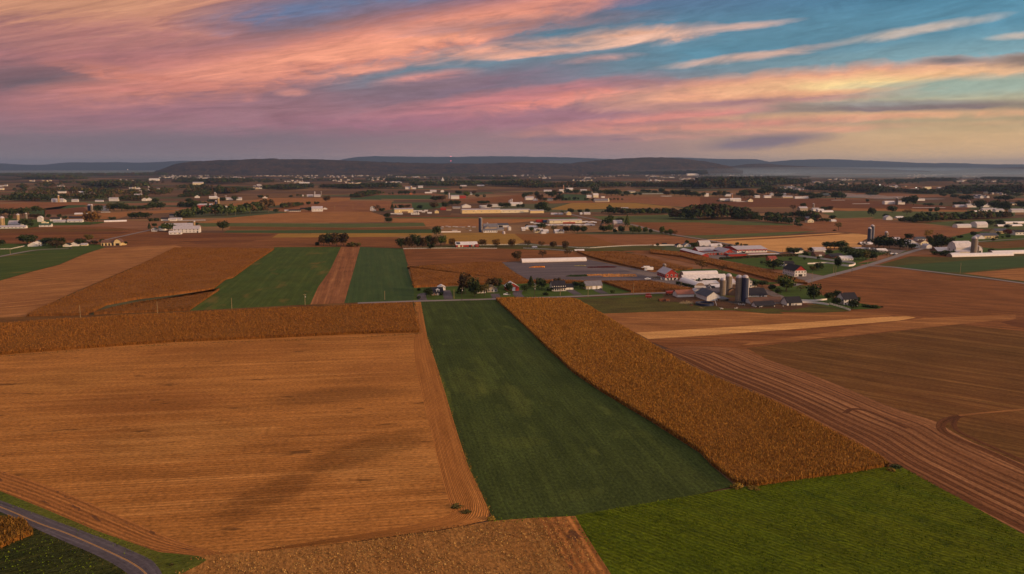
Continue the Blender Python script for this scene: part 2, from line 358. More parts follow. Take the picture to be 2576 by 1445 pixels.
M['roadhead'] = field_mat('headland_beside_road', (.28, .108, .030), (.17, .063, .018), (.38, .165, .046), rows=2.2, rowamp=.34, streak=.5, blot=.6, grain=.55, bump=.15, spots=(.25, .12, .60, .06, .8), spotc=(.08, .036, .02))
M['weeds'] = field_mat('dry_weeds', (.27, .122, .034), (.19, .080, .021), (.35, .172, .05), streak=.45, blot=.9, grain=.8, bump=.25, scale=.5)
M['clover'] = field_mat('dark_green_cover_crop', (.031, .045, .011), (.039, .050, .012), (.055, .070, .015), rows=1.5, rowamp=.05, streak=.45, blot=.9, grain=.75, bump=.15, spots=(.1, .03, .62, .12, .5), spotc=(.10, .12, .025),
    blobs=[(1150, 925, 1200, 1010, 6, (.065, .080, .017), .3), (1190, 900, 1260, 1010, 5, (.065, .085, .018), .32), (1270, 960, 1330, 1060, 4, (.06, .075, .016), .4), (1540, 1100, 1640, 1090, 4, (.055, .07, .014), .3), (1400, 1260, 1500, 1235, 3, (.05, .065, .013), .3), (1090, 930, 1130, 1050, 3, (.075, .09, .016), .6), (1240, 1120, 1400, 1110, 4, (.05, .065, .013), .4)])
M['beans'] = field_mat('bright_green_bean_crop', (.056, .080, .003), (.084, .092, .003), (.034, .056, .003), rows=1.6, rowamp=.17, streak=.6, blot=1.0, grain=.9, bump=.45, spots=(.20, .07, .60, .07, .5), spotc=(.020, .034, .003), wob=1.5,
    )
M['plow'] = field_mat('plowed_soil_brown', (.170, .064, .022), (.120, .044, .015), (.235, .098, .034), rows=7.0, rowamp=.04, streak=.8, blot=1.0, grain=.4, bump=.05)
M['plowdark'] = field_mat('plowed_soil_dark', (.096, .033, .013), (.13, .048, .018), (.15, .06, .024), rows=6.0, rowamp=.05, streak=.8, blot=.9, grain=.3, bump=.05)
M['olive'] = field_mat('olive_brown_residue', (.125, .052, .016), (.088, .042, .012), (.165, .080, .024), rows=3.6, rowamp=.07, streak=.8, blot=1.0, grain=.45, bump=.06)
M['furrow'] = field_mat('curved_furrows', (.20, .086, .036), (.15, .060, .024), (.27, .128, .056), rows=2.6, rowamp=.14, streak=.9, blot=.8, grain=.5, bump=.12, wob=.3)
M['furrowdark'] = field_mat('freshly_turned_furrow', (.082, .031, .013), (.12, .046, .018), (.14, .058, .024), rows=2.2, rowamp=.15, streak=.8, blot=.8, grain=.6, bump=.12)
M['gold'] = field_mat('golden_stubble', (.46, .235, .082), (.36, .17, .055), (.55, .30, .11), rows=3.2, rowamp=.16, streak=.8, blot=.6, grain=.5, bump=.05)
M['tan'] = field_mat('tan_residue', (.255, .108, .036), (.19, .075, .025), (.33, .148, .050), rows=8.0, rowamp=.04, streak=.8, blot=1.0, grain=.35)
M['pink'] = field_mat('reddish_residue', (.205, .080, .032), (.15, .058, .024), (.26, .11, .044), rows=8.0, rowamp=.04, streak=.8, blot=1.0, grain=.35)
M['greenfar'] = field_mat('green_meadow', (.060, .078, .024), (.075, .080, .028), (.12, .105, .035), rows=5.0, rowamp=.06, streak=.5, blot=.9, grain=.35)
M['greendark'] = field_mat('dark_green_crop_far', (.035, .060, .020), (.045, .066, .022), (.07, .08, .024), rows=5.0, rowamp=.05, streak=.4, blot=.6, grain=.3)
M['greenlit'] = field_mat('green_winter_crop', (.034, .060, .013), (.052, .066, .014), (.072, .082, .018), rows=1.6, rowamp=.05, streak=.5, blot=.9, grain=.4, bump=.05, spots=(.035, .012, .58, .10, .8), spotc=(.12, .085, .022))
M['lawn'] = field_mat('mown_lawn', (.050, .075, .014), (.038, .060, .012), (.07, .085, .02), streak=.4, blot=.8, grain=.35, bump=.03, scale=.3)
M['pasture'] = field_mat('rough_pasture', (.070, .066, .014), (.050, .036, .013), (.10, .085, .02), streak=.5, blot=1.0, grain=.7, bump=.1, scale=.35)
M['verge'] = field_mat('verge_grass', (.052, .070, .010), (.10, .085, .016), (.085, .095, .012), streak=.5, blot=1.0, grain=.8, bump=.1, scale=.2)
M['roughgrass'] = field_mat('dark_rough_grass', (.018, .024, .006), (.030, .034, .008), (.055, .05, .012), streak=.7, blot=1.0, grain=1.2, bump=.4, scale=.25, spots=(.12, .05, .62, .08, .8), spotc=(.16, .12, .02))
M['mustard'] = field_mat('mustard_hay', (.26, .135, .026), (.20, .11, .028), (.33, .18, .04), rows=9, rowamp=.1, streak=.6, blot=.8, grain=.35)
M['fabric'] = field_mat('ground_cover_fabric', (.092, .074, .082), (.075, .060, .066), (.16, .12, .115), rows=4.0, rowamp=.10, streak=.9, blot=.6, grain=.25)
M['gravel'] = field_mat('gravel_yard', (.16, .125, .115), (.12, .09, .08), (.20, .16, .15), streak=.4, blot=.8, grain=.4, scale=.3)
M['dirt'] = field_mat('barnyard_mud', (.060, .028, .018), (.095, .045, .024), (.05, .05, .014), streak=.5, blot=1.0, grain=.8, bump=.1, scale=.15)
M['corn_tan'] = field_mat('corn_canopy', (.165, .064, .012), (.12, .050, .010), (.22, .092, .018), rows=1.5, rowamp=.12, streak=.5, blot=.8, grain=1.0, bump=.5)
M['corn_far'] = field_mat('corn_canopy_far', (.180, .070, .020), (.145, .062, .017), (.22, .090, .024), rows=4.5, rowamp=.12, streak=.5, blot=.8, grain=.8, bump=.4)
M['asphalt'] = field_mat('asphalt', (.086, .072, .082), (.070, .058, .066), (.11, .09, .098), streak=.7, blot=1.0, grain=.35, scale=.25, rough=.85, spots=(.9, .02, .66, .03, .6), spotc=(.035, .03, .036))
M['asphalt_far'] = plain('worn_road', (.17, .135, .13), .9, .1, .05)
M['yellow'] = plain('yellow_line', (.42, .21, .05), .8, .2, 2)

# corn leaves
def leafmat(name, cols, isl=0.45, trans=0.0):
    m, g, b = newmat(name); t = g.t
    r_ = t.nodes.new('ShaderNodeNewGeometry').outputs['Random Per Island']
    c = g.ramp(r_, [(i / (len(cols) - 1), q) for i, q in enumerate(cols)], 'LINEAR')
    o = t.nodes.new('ShaderNodeObjectInfo').outputs['Random']
    c = g.scale(c, g.mr(o, 0, 1, 0.75, 1.3))
    g.put(b.inputs['Base Color'], c); b.inputs['Specular IOR Level'].default_value = 0.1
    return m
M['cornleaf'] = leafmat('corn_leaf', [(.14, .055, .010), (.205, .084, .014), (.255, .110, .019), (.32, .150, .030), (.18, .094, .015)])
M['cornleaf_gold'] = leafmat('corn_leaf_golden', [(.10, .045, .010), (.20, .095, .018), (.28, .14, .026), (.14, .08, .015)])
M['cornleaf_red'] = leafmat('corn_leaf_reddish', [(.10, .036, .008), (.155, .058, .012), (.20, .078, .016), (.25, .105, .023), (.14, .064, .012)])
M['weedleaf'] = leafmat('weed_leaf', [(.14, .060, .02), (.30, .14, .045), (.50, .29, .09), (.22, .13, .035)])
M['beanleaf'] = leafmat('bean_leaf', [(.04, .075, .003), (.08, .12, .004), (.12, .14, .006)])

# ------------------------------------------------------------------ ground, fields, roads
ZL = [0.0]
def nextz(step=0.003): ZL[0] += step; return ZL[0]
def set_uv(me, uvs):
    l = me.uv_layers.new(name='UVMap'); vi = np.empty(len(me.loops), dtype=np.int32); me.loops.foreach_get('vertex_index', vi)
    l.data.foreach_set('uv', np.asarray(uvs, dtype=np.float32)[vi].ravel())
def uvdir(P, ang):
    P = np.asarray(P)[:, :2]; d = np.array([-math.sin(ang), math.cos(ang)]); p = np.array([math.cos(ang), math.sin(ang)])
    return np.stack([P @ p, P @ d], 1)
def field(name, label, mat, pts, ang=None, z=None, kind='structure', tile='D'):
    """a flat sheet; pts are photo positions; ang = direction of the rows, radians from +Y, anticlockwise"""
    z = nextz() if z is None else z
    P = [W(*q) if isinstance(q[0], str) else W(tile, *q) for q in pts]
    P = [(p.x, p.y, z) for p in P]
    me = bpy.data.meshes.new(name); me.from_pydata(P, [], [tuple(range(len(P)))]); me.update()
    if me.polygons[0].normal.z < 0: me.flip_normals()
    set_uv(me, uvdir(P, ROT if ang is None else ang))
    o = link(name, me, M[mat]); tag(o, label, kind=kind); return o
def resample(P, n):
    P = np.asarray(P, dtype=float); s = np.r_[0, np.cumsum(np.hypot(*(P[1:, :2] - P[:-1, :2]).T))]
    t_ = np.linspace(0, s[-1], n); return np.stack([np.interp(t_, s, P[:, i]) for i in range(3)], 1), t_
def smoothline(P, it=2):
    P = np.asarray(P, float)
    for _ in range(it):
        Q = [P[0]]
        for a, b in zip(P[:-1], P[1:]): Q += [a * .75 + b * .25, a * .25 + b * .75]
        Q.append(P[-1]); P = np.array(Q)
    return P
def ribbon(name, label, mat, e1, e2, n=60, nu=1, z=None, kind='structure', step=None, smooth=True, f0=0.0, f1=1.0, tag_=True):
    """sheet between two edge polylines; rows follow the edges (UV u across, v along)"""
    z = nextz() if z is None else z
    A = [(W(*q) if isinstance(q[0], str) else up(*q)) for q in e1]; B = [(W(*q) if isinstance(q[0], str) else up(*q)) for q in e2]
    if smooth: A, B = smoothline([tuple(p) for p in A]), smoothline([tuple(p) for p in B])
    A, t_ = resample([tuple(p) for p in A], n); B, _ = resample([tuple(p) for p in B], n)
    wd = np.mean(np.hypot(*(A - B)[:, :2].T)); V = []; UV = []
    for i in range(n):
        for j in range(nu + 1):
            f_ = f0 + (f1 - f0) * j / nu; p = A[i] * (1 - f_) + B[i] * f_; V.append((p[0], p[1], z)); UV.append((f_ * wd, t_[i]))
    k = nu + 1
    Fc = [(i * k + j, i * k + j + 1, (i + 1) * k + j + 1, (i + 1) * k + j) for i in range(n - 1) for j in range(nu)]
    me = fastmesh(name, V, Fc)
    if me.polygons[0].normal.z < 0: me.flip_normals()
    set_uv(me, UV); o = link(name, me, M[mat])
    if tag_: tag(o, label, kind=kind)
    return o
def offset(P, d):
    P = np.asarray(P, float); T = np.gradient(P[:, :2], axis=0); T /= np.linalg.norm(T, axis=1)[:, None] + 1e-9
    Q = P.copy(); Q[:, 0] += -T[:, 1] * d; Q[:, 1] += T[:, 0] * d; return Q
def roadline(name, label, mat, pts, width, z, kind='structure', off=0.0, n=80):
    P = smoothline([tuple((W(*q) if isinstance(q[0], str) else up(*q))) for q in pts], 3); P, t_ = resample(P, n)
    P = offset(P, off) if off else P
    A, B = offset(P, width / 2), offset(P, -width / 2); V = []; UV = []
    for i in range(n): V += [(A[i][0], A[i][1], z), (B[i][0], B[i][1], z)]; UV += [(0, t_[i]), (width, t_[i])]
    me = fastmesh(name, V, [(2 * i, 2 * i + 1, 2 * i + 3, 2 * i + 2) for i in range(n - 1)])
    if me.polygons[0].normal.z < 0: me.flip_normals()
    set_uv(me, UV); o = link(name, me, M[mat]); tag(o, label, kind=kind); return o

# base ground: one sheet to the horizon with a patchwork of far fields
def ground():
    m, g, b = newmat('valley_patchwork'); t = g.t
    pos = t.nodes.new('ShaderNodeNewGeometry').outputs['Position']
    x, y, _ = g.xyz(pos)
    ca, sa = math.cos(ROT), math.sin(ROT)
    u = g.m('ADD', g.m('MULTIPLY', x, ca), g.m('MULTIPLY', y, sa)); v_ = g.m('SUBTRACT', g.m('MULTIPLY', y, ca), g.m('MULTIPLY', x, sa))
    wv = g.noise(pos, 0.0006, 1, col=True); wx, wy, _ = g.xyz(wv)
    u2 = g.m('MULTIPLY_ADD', wx, 700, u); v2 = g.m('MULTIPLY_ADD', wy, 900, v_)
    def vor(su, sv, off):
        k = t.nodes.new('ShaderNodeTexVoronoi'); k.distance = 'CHEBYCHEV'; k.inputs['Scale'].default_value = 1.0; k.inputs['Randomness'].default_value = .8
        g.put(k.inputs['Vector'], g.vec(g.m('MULTIPLY', u2, su), g.m('MULTIPLY', v2, sv), off)); return k
    k1 = vor(1 / 330, 1 / 190, 0.0); k2 = vor(1 / 900, 1 / 420, 4.0)
    r1 = g.xyz(k1.outputs['Color'])[0]
    pal = [(0, (.085, .040, .026)), (.16, (.135, .066, .036)), (.30, (.20, .100, .045)), (.42, (.13, .058, .026)), (.54, (.20, .082, .042)), (.66, (.052, .060, .028)), (.76, (.22, .115, .055)), (.86, (.066, .072, .034)), (.93, (.036, .058, .026)), (1, (.15, .06, .035))]
    c = g.ramp(r1, pal, 'CONSTANT'); c = g.mix(.22, c, (.17, .13, .085))
    st = g.noise(g.vec(g.m('MULTIPLY', u, .004), g.m('MULTIPLY', v_, .03), 0.0), 1.0, 4, .65)
    c = g.scale(c, g.mr(st, .3, .7, .75, 1.25))
    far = g.mr(y, 2500, 6500, 0, 1)
    wood = g.noise(g.vec(g.m('MULTIPLY', u, .0016), g.m('MULTIPLY', v_, .0040), 2.0), 1.0, 5, .65)
    c = g.mix(g.m('MULTIPLY', g.mr(wood, .45, .53), far), c, (.020, .020, .016))
    g.put(b.inputs['Base Color'], c); b.inputs['Roughness'].default_value = 1; b.inputs['Specular IOR Level'].default_value = 0.0
    xs = np.array([-70000, -20000, -6000, -2000, -600, 0, 600, 2000, 6000, 20000, 70000.]); ys = np.array([-3000, -200, 300, 900, 2500, 7000, 16000, 40000, 110000.])
    V = [(a, q, 0) for q in ys for a in xs]; n = len(xs)
    Fc = [(j * n + i, j * n + i + 1, (j + 1) * n + i + 1, (j + 1) * n + i) for j in range(len(ys) - 1) for i in range(n - 1)]
    tag(link('ground', fastmesh('ground', V, Fc, [m])), 'valley floor of small brown and green fields reaching the hills', kind='structure')
ground()
# ---- broad underlying sheets, far to near
G = ROT; EW = ROT + math.pi / 2
field('field', 'broad brown field across the left middle distance', 'plow', [('b5', -900, 40), ('b5', 0, 50), ('b5', 700, 30), ('b5', 1500, 25), ('b5', 2120, 80), ('b6', 0, 120), ('b6', 1400, 115), ('b0', 0, 180), ('b0', 0, 345), ('b6', 0, 330), ('b5', 0, 270), ('b5', -900, 270)], EW)
field('field', 'dark reddish strip of plowed soil below the long white barn at left', 'plowdark', [('b5', -900, 120), ('b5', 900, 108), ('b5', 1900, 100), ('b5', 1750, 135), ('b5', 0, 155), ('b5', -900, 150)], EW)
field('field', 'dark plowed soil band above the left houses', 'plowdark', [('b5', -900, 180), ('b5', 1300, 185), ('b5', 1650, 180), ('b5', 1200, 225), ('b5', -900, 235)], EW)
field('field', 'tan and olive stubble band in front of the far left farm', 'olive', [('b5', -900, 55), ('b5', 800, 52), ('b5', 1900, 60), ('b5', 1700, 95), ('b5', 0, 120), ('b5', -900, 115)], EW)
field('field', 'dark plowed soil right of the left lane', 'plowdark', [('b5', 1900, 150), ('b5', 2529, 125), ('b6', 300, 128), ('b6', 1480, 130), ('b6', 1350, 165), ('b6', 400, 190), ('b5', 2529, 200)], EW)
field('field', 'dark band of soil behind the left corn hillside', 'plowdark', [('b6', 100, 240), ('b6', 700, 215), ('b6', 1180, 220), ('b6', 1100, 245), ('b6', 300, 275)], EW)
field('field', 'wide tan field behind the great white barn', 'tan', [('A1', 300, 1060), ('A1', 700, 990), ('A1', 1300, 935), ('A1', 1700, 900), ('A1', 2529, 850), ('A2', 280, 890), ('A2', 500, 960), ('A2', 490, 1045), ('A1', 2400, 1050), ('A1', 1200, 1050)], EW)
field('field', 'orange tan field with a soft dark middle left of the white farmhouse', 'pink', [('A1', 1350, 870), ('A1', 1700, 800), ('A1', 2529, 700), ('A2', 0, 735), ('A2', 600, 740), ('A2', 600, 870), ('A2', 250, 900), ('A1', 2529, 890), ('A1', 1700, 912)], EW)
field('field', 'golden field between the hedgerow and the far farms', 'tan', [('A1', 700, 800), ('A1', 1300, 700), ('A1', 2529, 690), ('A2', 0, 705), ('A2', 0, 735), ('A1', 1700, 790), ('A1', 900, 830)], EW)
field('field', 'thin pale green strip in the wide tan field', 'greenfar', [('A1', 320, 1058), ('A1', 2529, 1066), ('A2', 1100, 1052), ('A2', 1120, 1100), ('A1', 2529, 1125), ('A1', 780, 1105), ('A1', 400, 1110)], EW)
field('field', 'brown weedy strip above the dark green strip', 'olive', [('A1', 800, 1108), ('A1', 2529, 1128), ('A2', 1120, 1118), ('A2', 1180, 1150), ('A1', 2529, 1158), ('A1', 780, 1155)], EW)
field('field', 'dark green strip of crop across the middle distance', 'greendark', [('A1', 700, 1195), ('A1', 760, 1165), ('A1', 2529, 1158), ('A2', 1190, 1150), ('A2', 1200, 1205), ('A1', 2529, 1205), ('A1', 1600, 1205)], EW)
field('field', 'yellow green grass strip before the tree clumps', 'mustard', [('A1', 1500, 1212), ('A1', 2529, 1207), ('A2', 1190, 1207), ('A2', 1200, 1250), ('A1', 2529, 1262), ('A1', 1400, 1268)], EW)
field('field', 'orange brown field behind the junk lot', 'tan', [('A2', 620, 985), ('A2', 2529, 975), ('A3', 700, 985), ('A3', 100, 1030), ('A2', 1850, 1110), ('A2', 1100, 1110), ('A2', 1060, 1050), ('A2', 600, 1050)], EW)
field('field', 'dark brown strip in front of the long warehouse', 'plowdark', [('A2', 600, 955), ('A2', 2529, 950), ('A3', 680, 955), ('A3', 670, 975), ('A2', 2529, 975), ('A2', 580, 972)], EW)
field('field', 'green strip in front of the warehouses', 'greenfar', [('A2', 600, 974), ('A2', 2529, 978), ('A3', 760, 974), ('A3', 760, 1000), ('A2', 2529, 994), ('A2', 700, 990)], EW)
field('field', 'mustard yellow hay field behind the red horse barn', 'mustard', [('A2', 1330, 1205), ('A2', 1900, 1198), ('A2', 2400, 1215), ('A2', 2529, 1330), ('A2', 2380, 1372), ('A2', 1390, 1360), ('A2', 1390, 1280)], EW)
field('field', 'brown field between the sheds and the fence', 'corn_far', [('A2', 2380, 1218), ('A3', 870, 1214), ('A3', 1340, 1385), ('A3', 800, 1400), ('A3', 300, 1385), ('A2', 2529, 1335)], EW)
field('field', 'orange field beside the far lane', 'pink', [('A3', 880, 1222), ('A3', 1990, 1225), ('A3', 2529, 1300), ('A4', 150, 1310), ('b2', 720, 330), ('b2', 480, 300), ('b2', 230, 295), ('A3', 1350, 1385)], EW)
field('field', 'pale green meadow beyond the lane trees', 'greenfar', [('A3', 960, 960), ('A3', 1500, 955), ('A3', 2400, 925), ('A4', 0, 1015), ('A4', 850, 1040), ('A4', 1350, 1080), ('A4', 1300, 1150), ('A3', 1520, 1050), ('A3', 1200, 1040)], EW)
field('field', 'broad reddish brown field right of the far lane', 'plow', [('A3', 1520, 1048), ('A3', 2529, 1050), ('A4', 500, 1090), ('A4', 1350, 1092), ('A4', 1700, 1170), ('A4', 1200, 1240), ('A4', 0, 1280), ('A3', 2200, 1240), ('A3', 1700, 1120)], EW)
field('field', 'green strip at the foot of the reddish brown field', 'greenfar', [('A3', 2250, 1240), ('A3', 2529, 1275), ('A4', 600, 1255), ('A4', 1200, 1235), ('A4', 1700, 1175), ('A4', 1300, 1185), ('A4', 600, 1215), ('A4', 0, 1235)], EW)
field('field', 'golden straw field behind the red sheds', 'gold', [('A4', 0, 1300), ('A4', 1200, 1245), ('A4', 2000, 1200), ('A4', 2529, 1225), ('b3', 1250, 240), ('b3', 1250, 330), ('b3', 700, 345), ('b3', 100, 395), ('b3', 0, 410), ('b2', 1650, 395), ('b2', 1200, 300), ('b2', 800, 225)], EW)
field('field', 'narrow brown strip across the golden straw field', 'plow', [('A4', 180, 1312), ('A4', 1200, 1262), ('A4', 2100, 1205), ('A4', 2200, 1213), ('A4', 1200, 1280), ('A4', 300, 1322)], EW)
field('field', 'brown field around the lone bare tree', 'pink', [('A4', 1420, 1070), ('A4', 2000, 1000), ('A4', 2529, 980), ('A5', 450, 1010), ('A5', 1000, 1075), ('A5', 1950, 1150), ('A5', 1800, 1220), ('A5', 1450, 1260), ('A5', 1200, 1330), ('A5', 600, 1300), ('A5', 250, 1230), ('A4', 2100, 1185), ('A4', 1700, 1160)], EW)
field('field', 'dark red brown field below the smoky farm', 'plowdark', [('A4', 800, 700), ('A4', 1600, 705), ('A4', 2529, 740), ('A5', 900, 780), ('A5', 1800, 830), ('A5', 1600, 890), ('A5', 0, 870), ('A4', 1900, 830), ('A4', 0, 830), ('A4', 0, 690)], EW)
field('field', 'orange strip below the dark red brown field', 'tan', [('A4', 1900, 845), ('A4', 2529, 850), ('A5', 600, 850), ('A5', 1850, 880), ('A5', 1600, 920), ('A5', 0, 885), ('A4', 1900, 868)], EW)
field('field', 'green pasture behind the far right hedgerow', 'greenfar', [('A4', 1700, 890), ('A4', 2529, 880), ('A5', 600, 890), ('A5', 2400, 900), ('A5', 2400, 960), ('A5', 300, 1000), ('A4', 2529, 975), ('A4', 2000, 990)], EW)
field('field', 'olive field along the hedge behind the warehouses', 'mustard', [('A3', 350, 860), ('A3', 700, 760), ('A3', 1600, 770), ('A3', 2200, 830), ('A3', 1500, 845), ('A3', 600, 870)], EW)
field('field', 'brown field before the church in the middle distance', 'pink', [('A3', 0, 740), ('A3', 900, 735), ('A3', 1500, 690), ('A4', 0, 680), ('A4', 0, 830), ('A3', 2350, 835), ('A3', 1600, 765), ('A3', 300, 770)], EW)
field('field', 'dark green crop beside the farm with the big silo', 'greendark', [('A2', 60, 705), ('A2', 400, 655), ('A2', 1180, 655), ('A2', 1180, 715)], EW)
field('field', 'dark green crop block behind the yellow warehouse', 'greendark', [('A2', 890, 770), ('A2', 1340, 765), ('A2', 1320, 840), ('A2', 960, 870), ('A2', 900, 830)], EW)
field('field', 'green block of lawn beside the church farm', 'greendark', [('A3', 540, 640), ('A3', 900, 650), ('A3', 880, 730), ('A3', 520, 735)], EW)
field('field', 'brown block before the big silo farm', 'plow', [('A2', 1200, 720), ('A2', 1700, 715), ('A2', 2529, 640), ('A2', 2500, 760), ('A2', 2000, 755), ('A2', 1800, 760)], EW)
field('field', 'red brown field at far left', 'pink', [('A0', 0, 780), ('A0', 700, 755), ('A0', 1250, 760), ('A0', 1250, 800), ('A0', 600, 850), ('A0', 0, 880)], EW)
field('field', 'green field at far left', 'greendark', [('A0', 650, 845), ('A0', 1000, 800), ('A0', 1250, 800), ('A0', 1200, 825), ('A0', 800, 860), ('A0', 420, 880), ('A0', 430, 960), ('A0', 640, 940), ('A0', 640, 870)], EW)
field('field', 'reddish soil wedge behind the dark silo at left', 'plowdark', [('A0', 650, 870), ('A0', 1200, 830), ('A0', 1290, 880), ('A0', 1260, 900), ('A0', 900, 940), ('A0', 650, 930)], EW)
field('field', 'orange field behind the red houses at left', 'tan', [('A0', 900, 1000), ('A0', 1100, 940), ('A0', 1900, 890), ('A0', 2529, 860), ('A0', 2529, 900), ('A0', 1850, 950), ('A0', 1700, 1000)], EW)
field('field', 'tan field beyond the red barn farm at left', 'tan', [('A1', 0, 860), ('A1', 420, 850), ('A1', 400, 880), ('A1', 250, 900), ('A1', 0, 880)], EW)
field('field', 'green grass around the left farmsteads', 'lawn', [('A0', 300, 1000), ('A0', 1300, 1040), ('A0', 1600, 1040), ('A0', 1300, 1085), ('A0', 700, 1095), ('A0', 300, 1140), ('A0', 0, 1150), ('A0', -400, 1150), ('A0', -400, 960)], EW)
field('field', 'green pasture at the right edge beyond the small farm', 'greenfar', [('b4', 800, 180), ('b4', 1300, 150), ('b4', 2533, 90), ('b4', 2600, 140), ('b4', 2600, 300), ('b4', 1900, 280), ('b4', 1400, 250)], EW)
field('field', 'green grass around the yellow house at right', 'lawn', [('b4', 1300, 520), ('b4', 1300, 420), ('b4', 1700, 330), ('b4', 2600, 330), ('b4', 2600, 700), ('b4', 1300, 700)], EW)
field('field', 'olive field behind the long white greenhouses', 'olive', [('b4', 1330, 530), ('b4', 2100, 500), ('b4', 2600, 465), ('b4', 2600, 590), ('b4', 2100, 620), ('b4', 1340, 560)], EW)
field('field', 'brown field along the right crossroad lane', 'plow', [('b4', 470, 750), ('b4', 900, 720), ('b4', 1350, 760), ('b4', 1700, 780), ('b4', 600, 850), ('b4', 100, 880)], EW)
field('field', 'rough green verge right of the crossroads', 'pasture', [('b4', 60, 895), ('b4', 600, 750), ('b4', 1400, 770), ('b4', 2600, 700), ('b4', 2600, 1215), ('b4', 1200, 1060), ('b4', 400, 950)], EW)
field('field', 'dark green winter crop right of the crossroads', 'greendark', [('b4', 340, 910), ('b4', 1100, 855), ('b4', 1900, 790), ('b4', 2600, 740), ('b4', 2600, 920), ('b4', 2100, 960), ('b4', 1500, 1020), ('b4', 1000, 1020), ('b4', 500, 960)], EW)
field('field', 'tan residue field above the right lane', 'tan', [('b4', 1500, 1040), ('b4', 2200, 980), ('b4', 2700, 930), ('b4', 2700, 1190), ('b4', 2100, 1120)], EW)

# ---- middle ground right
field('field', 'lawn around the red and white shop buildings', 'lawn', [('b2', 1000, 500), ('b2', 2150, 450), ('b3', 340, 460), ('b3', 900, 520), ('b3', 1170, 560), ('b3', 1260, 580), ('b3', 750, 745), ('b3', 450, 690), ('b2', 1900, 650), ('b2', 1640, 630), ('b2', 1250, 545)], EW)
field('field', 'grass along the lane by the far crossroads farm', 'lawn', [('b3', 1180, 560), ('b3', 1500, 520), ('b3', 1700, 440), ('b3', 1800, 400), ('b3', 2150, 330), ('b3', 1700, 445), ('b3', 1350, 575)], EW)
field('field', 'green verge inside the white looped wall', 'lawn', [('b3', 1180, 560), ('b3', 1400, 480), ('b3', 1700, 380), ('b3', 1250, 330), ('b3', 300, 420), ('b3', 350, 450), ('b3', 900, 520)], EW)
field('field', 'big reddish brown field beyond the white farmhouse', 'plow', [('b3', 320, 885), ('b3', 1200, 640), ('b3', 1450, 600), ('b4', 1200, 1060), ('b4', 2700, 1240), ('D', 3300, 860), ('D', 3300, 1560), ('D', 2576, 1340), ('D', 2260, 1178), ('D', 1500, 770), ('b3', 0, 1270), ('b3', 300, 1000)], R(62))
field('field', 'darker olive brown field at the right edge', 'olive', [('c2', 700, 215), ('c2', 1100, 175), ('c2', 1500, 130), ('c2', 1950, 180), ('c2', 3000, 200), ('c2', 3000, 1500), ('c2', 1844, 870), ('c2', 1500, 720), ('c2', 1380, 640), ('c2', 1200, 590), ('c2', 950, 485), ('c2', 700, 385), ('c2', 500, 320), ('c2', 380, 255)], R(50))
field('field', 'dark soil patch by the right edge of the photo', 'plowdark', [('c2', 1720, 120), ('c2', 1790, 105), ('c2', 2300, 112), ('c2', 2300, 180), ('c2', 1844, 152)], R(60))
field('field', 'pale dusty turning strip across the right fields', 'tan', [('c2', 0, 200), ('c2', 900, 150), ('c2', 1250, 105), ('c2', 1320, 96), ('c2', 1800, 80), ('c2', 1800, 100), ('c2', 1440, 135), ('c2', 900, 190), ('c2', 400, 240), ('c2', 0, 245)], R(76))
field('field', 'tan residue field below the cow pasture', 'tan', [('D', 1440, 780), ('D', 1520, 786), ('D', 1760, 782), ('D', 1960, 790), ('D', 2150, 786), ('D', 2220, 790), ('D', 2260, 800), ('D', 2000, 815), ('D', 1600, 838), ('D', 1520, 800)], R(82))
field('field', 'golden stubble strip in front of the silo farm', 'gold', [('D', 1600, 838), ('D', 1900, 820), ('D', 2200, 800), ('D', 2280, 796), ('D', 2305, 800), ('D', 2260, 808), ('D', 2000, 829), ('D', 1760, 846), ('D', 1630, 854)], R(84))
field('field', 'brown soil between the golden strip and the furrows', 'plow', [('D', 1620, 855), ('D', 1800, 846), ('D', 2000, 831), ('D', 2150, 822), ('D', 2100, 836), ('D', 1900, 860), ('D', 1850, 874), ('D', 1690, 880)], R(84))
E1 = [('c2', -60, 262), ('c2', 0, 295), ('c2', 200, 395), ('c2', 390, 470), ('c2', 600, 560), ('c2', 800, 665), ('c2', 950, 740), ('c2', 1080, 820), ('c2', 1180, 890), ('c2', 1300, 950), ('c2', 1500, 1060), ('c2', 1700, 1160), ('c2', 1950, 1290), ('c2', 2500, 1600)]
E2 = [('c2', 60, 245), ('c2', 330, 250), ('c2', 430, 290), ('c2', 500, 320), ('c2', 700, 385), ('c2', 950, 485), ('c2', 1200, 590), ('c2', 1380, 640), ('c2', 1500, 720), ('c2', 1680, 800), ('c2', 1844, 870), ('c2', 2000, 930), ('c2', 2300, 1060), ('c2', 3000, 1400)]
ribbon('field', 'curving harvested rows sweeping to the lower right corner', 'furrow', E1, E2, n=160, nu=6)
for k, (a, b_) in enumerate([(.02, .10), (.14, .20), (.24, .29), (.345, .385), (.44, .475), (.545, .58), (.66, .69), (.80, .825)]):
    ribbon('furrow_band', ['dark turned furrow nearest the corn edge', 'second dark furrow from the corn edge', 'third dark furrow from the corn edge', 'fourth dark furrow from the corn edge', 'fifth dark furrow from the corn edge', 'sixth dark furrow from the corn edge', 'seventh dark furrow from the corn edge', 'outermost thin dark furrow from the corn edge'][k], 'furrowdark', E1, E2, n=160, nu=1, f0=a, f1=b_)
roadline('dirt_track', 'dark looping tractor track at the right edge', 'furrowdark', [('c2', 1500, 615), ('c2', 1410, 640), ('c2', 1400, 690), ('c2', 1500, 740), ('c2', 1700, 820), ('c2', 1950, 940)], 3.4, nextz())
roadline('dirt_track', 'inner tractor track of the loop at the right edge', 'furrowdark', [('c2', 1510, 610), ('c2', 1470, 640), ('c2', 1480, 690), ('c2', 1600, 745), ('c2', 1950, 900)], 2.2, nextz())
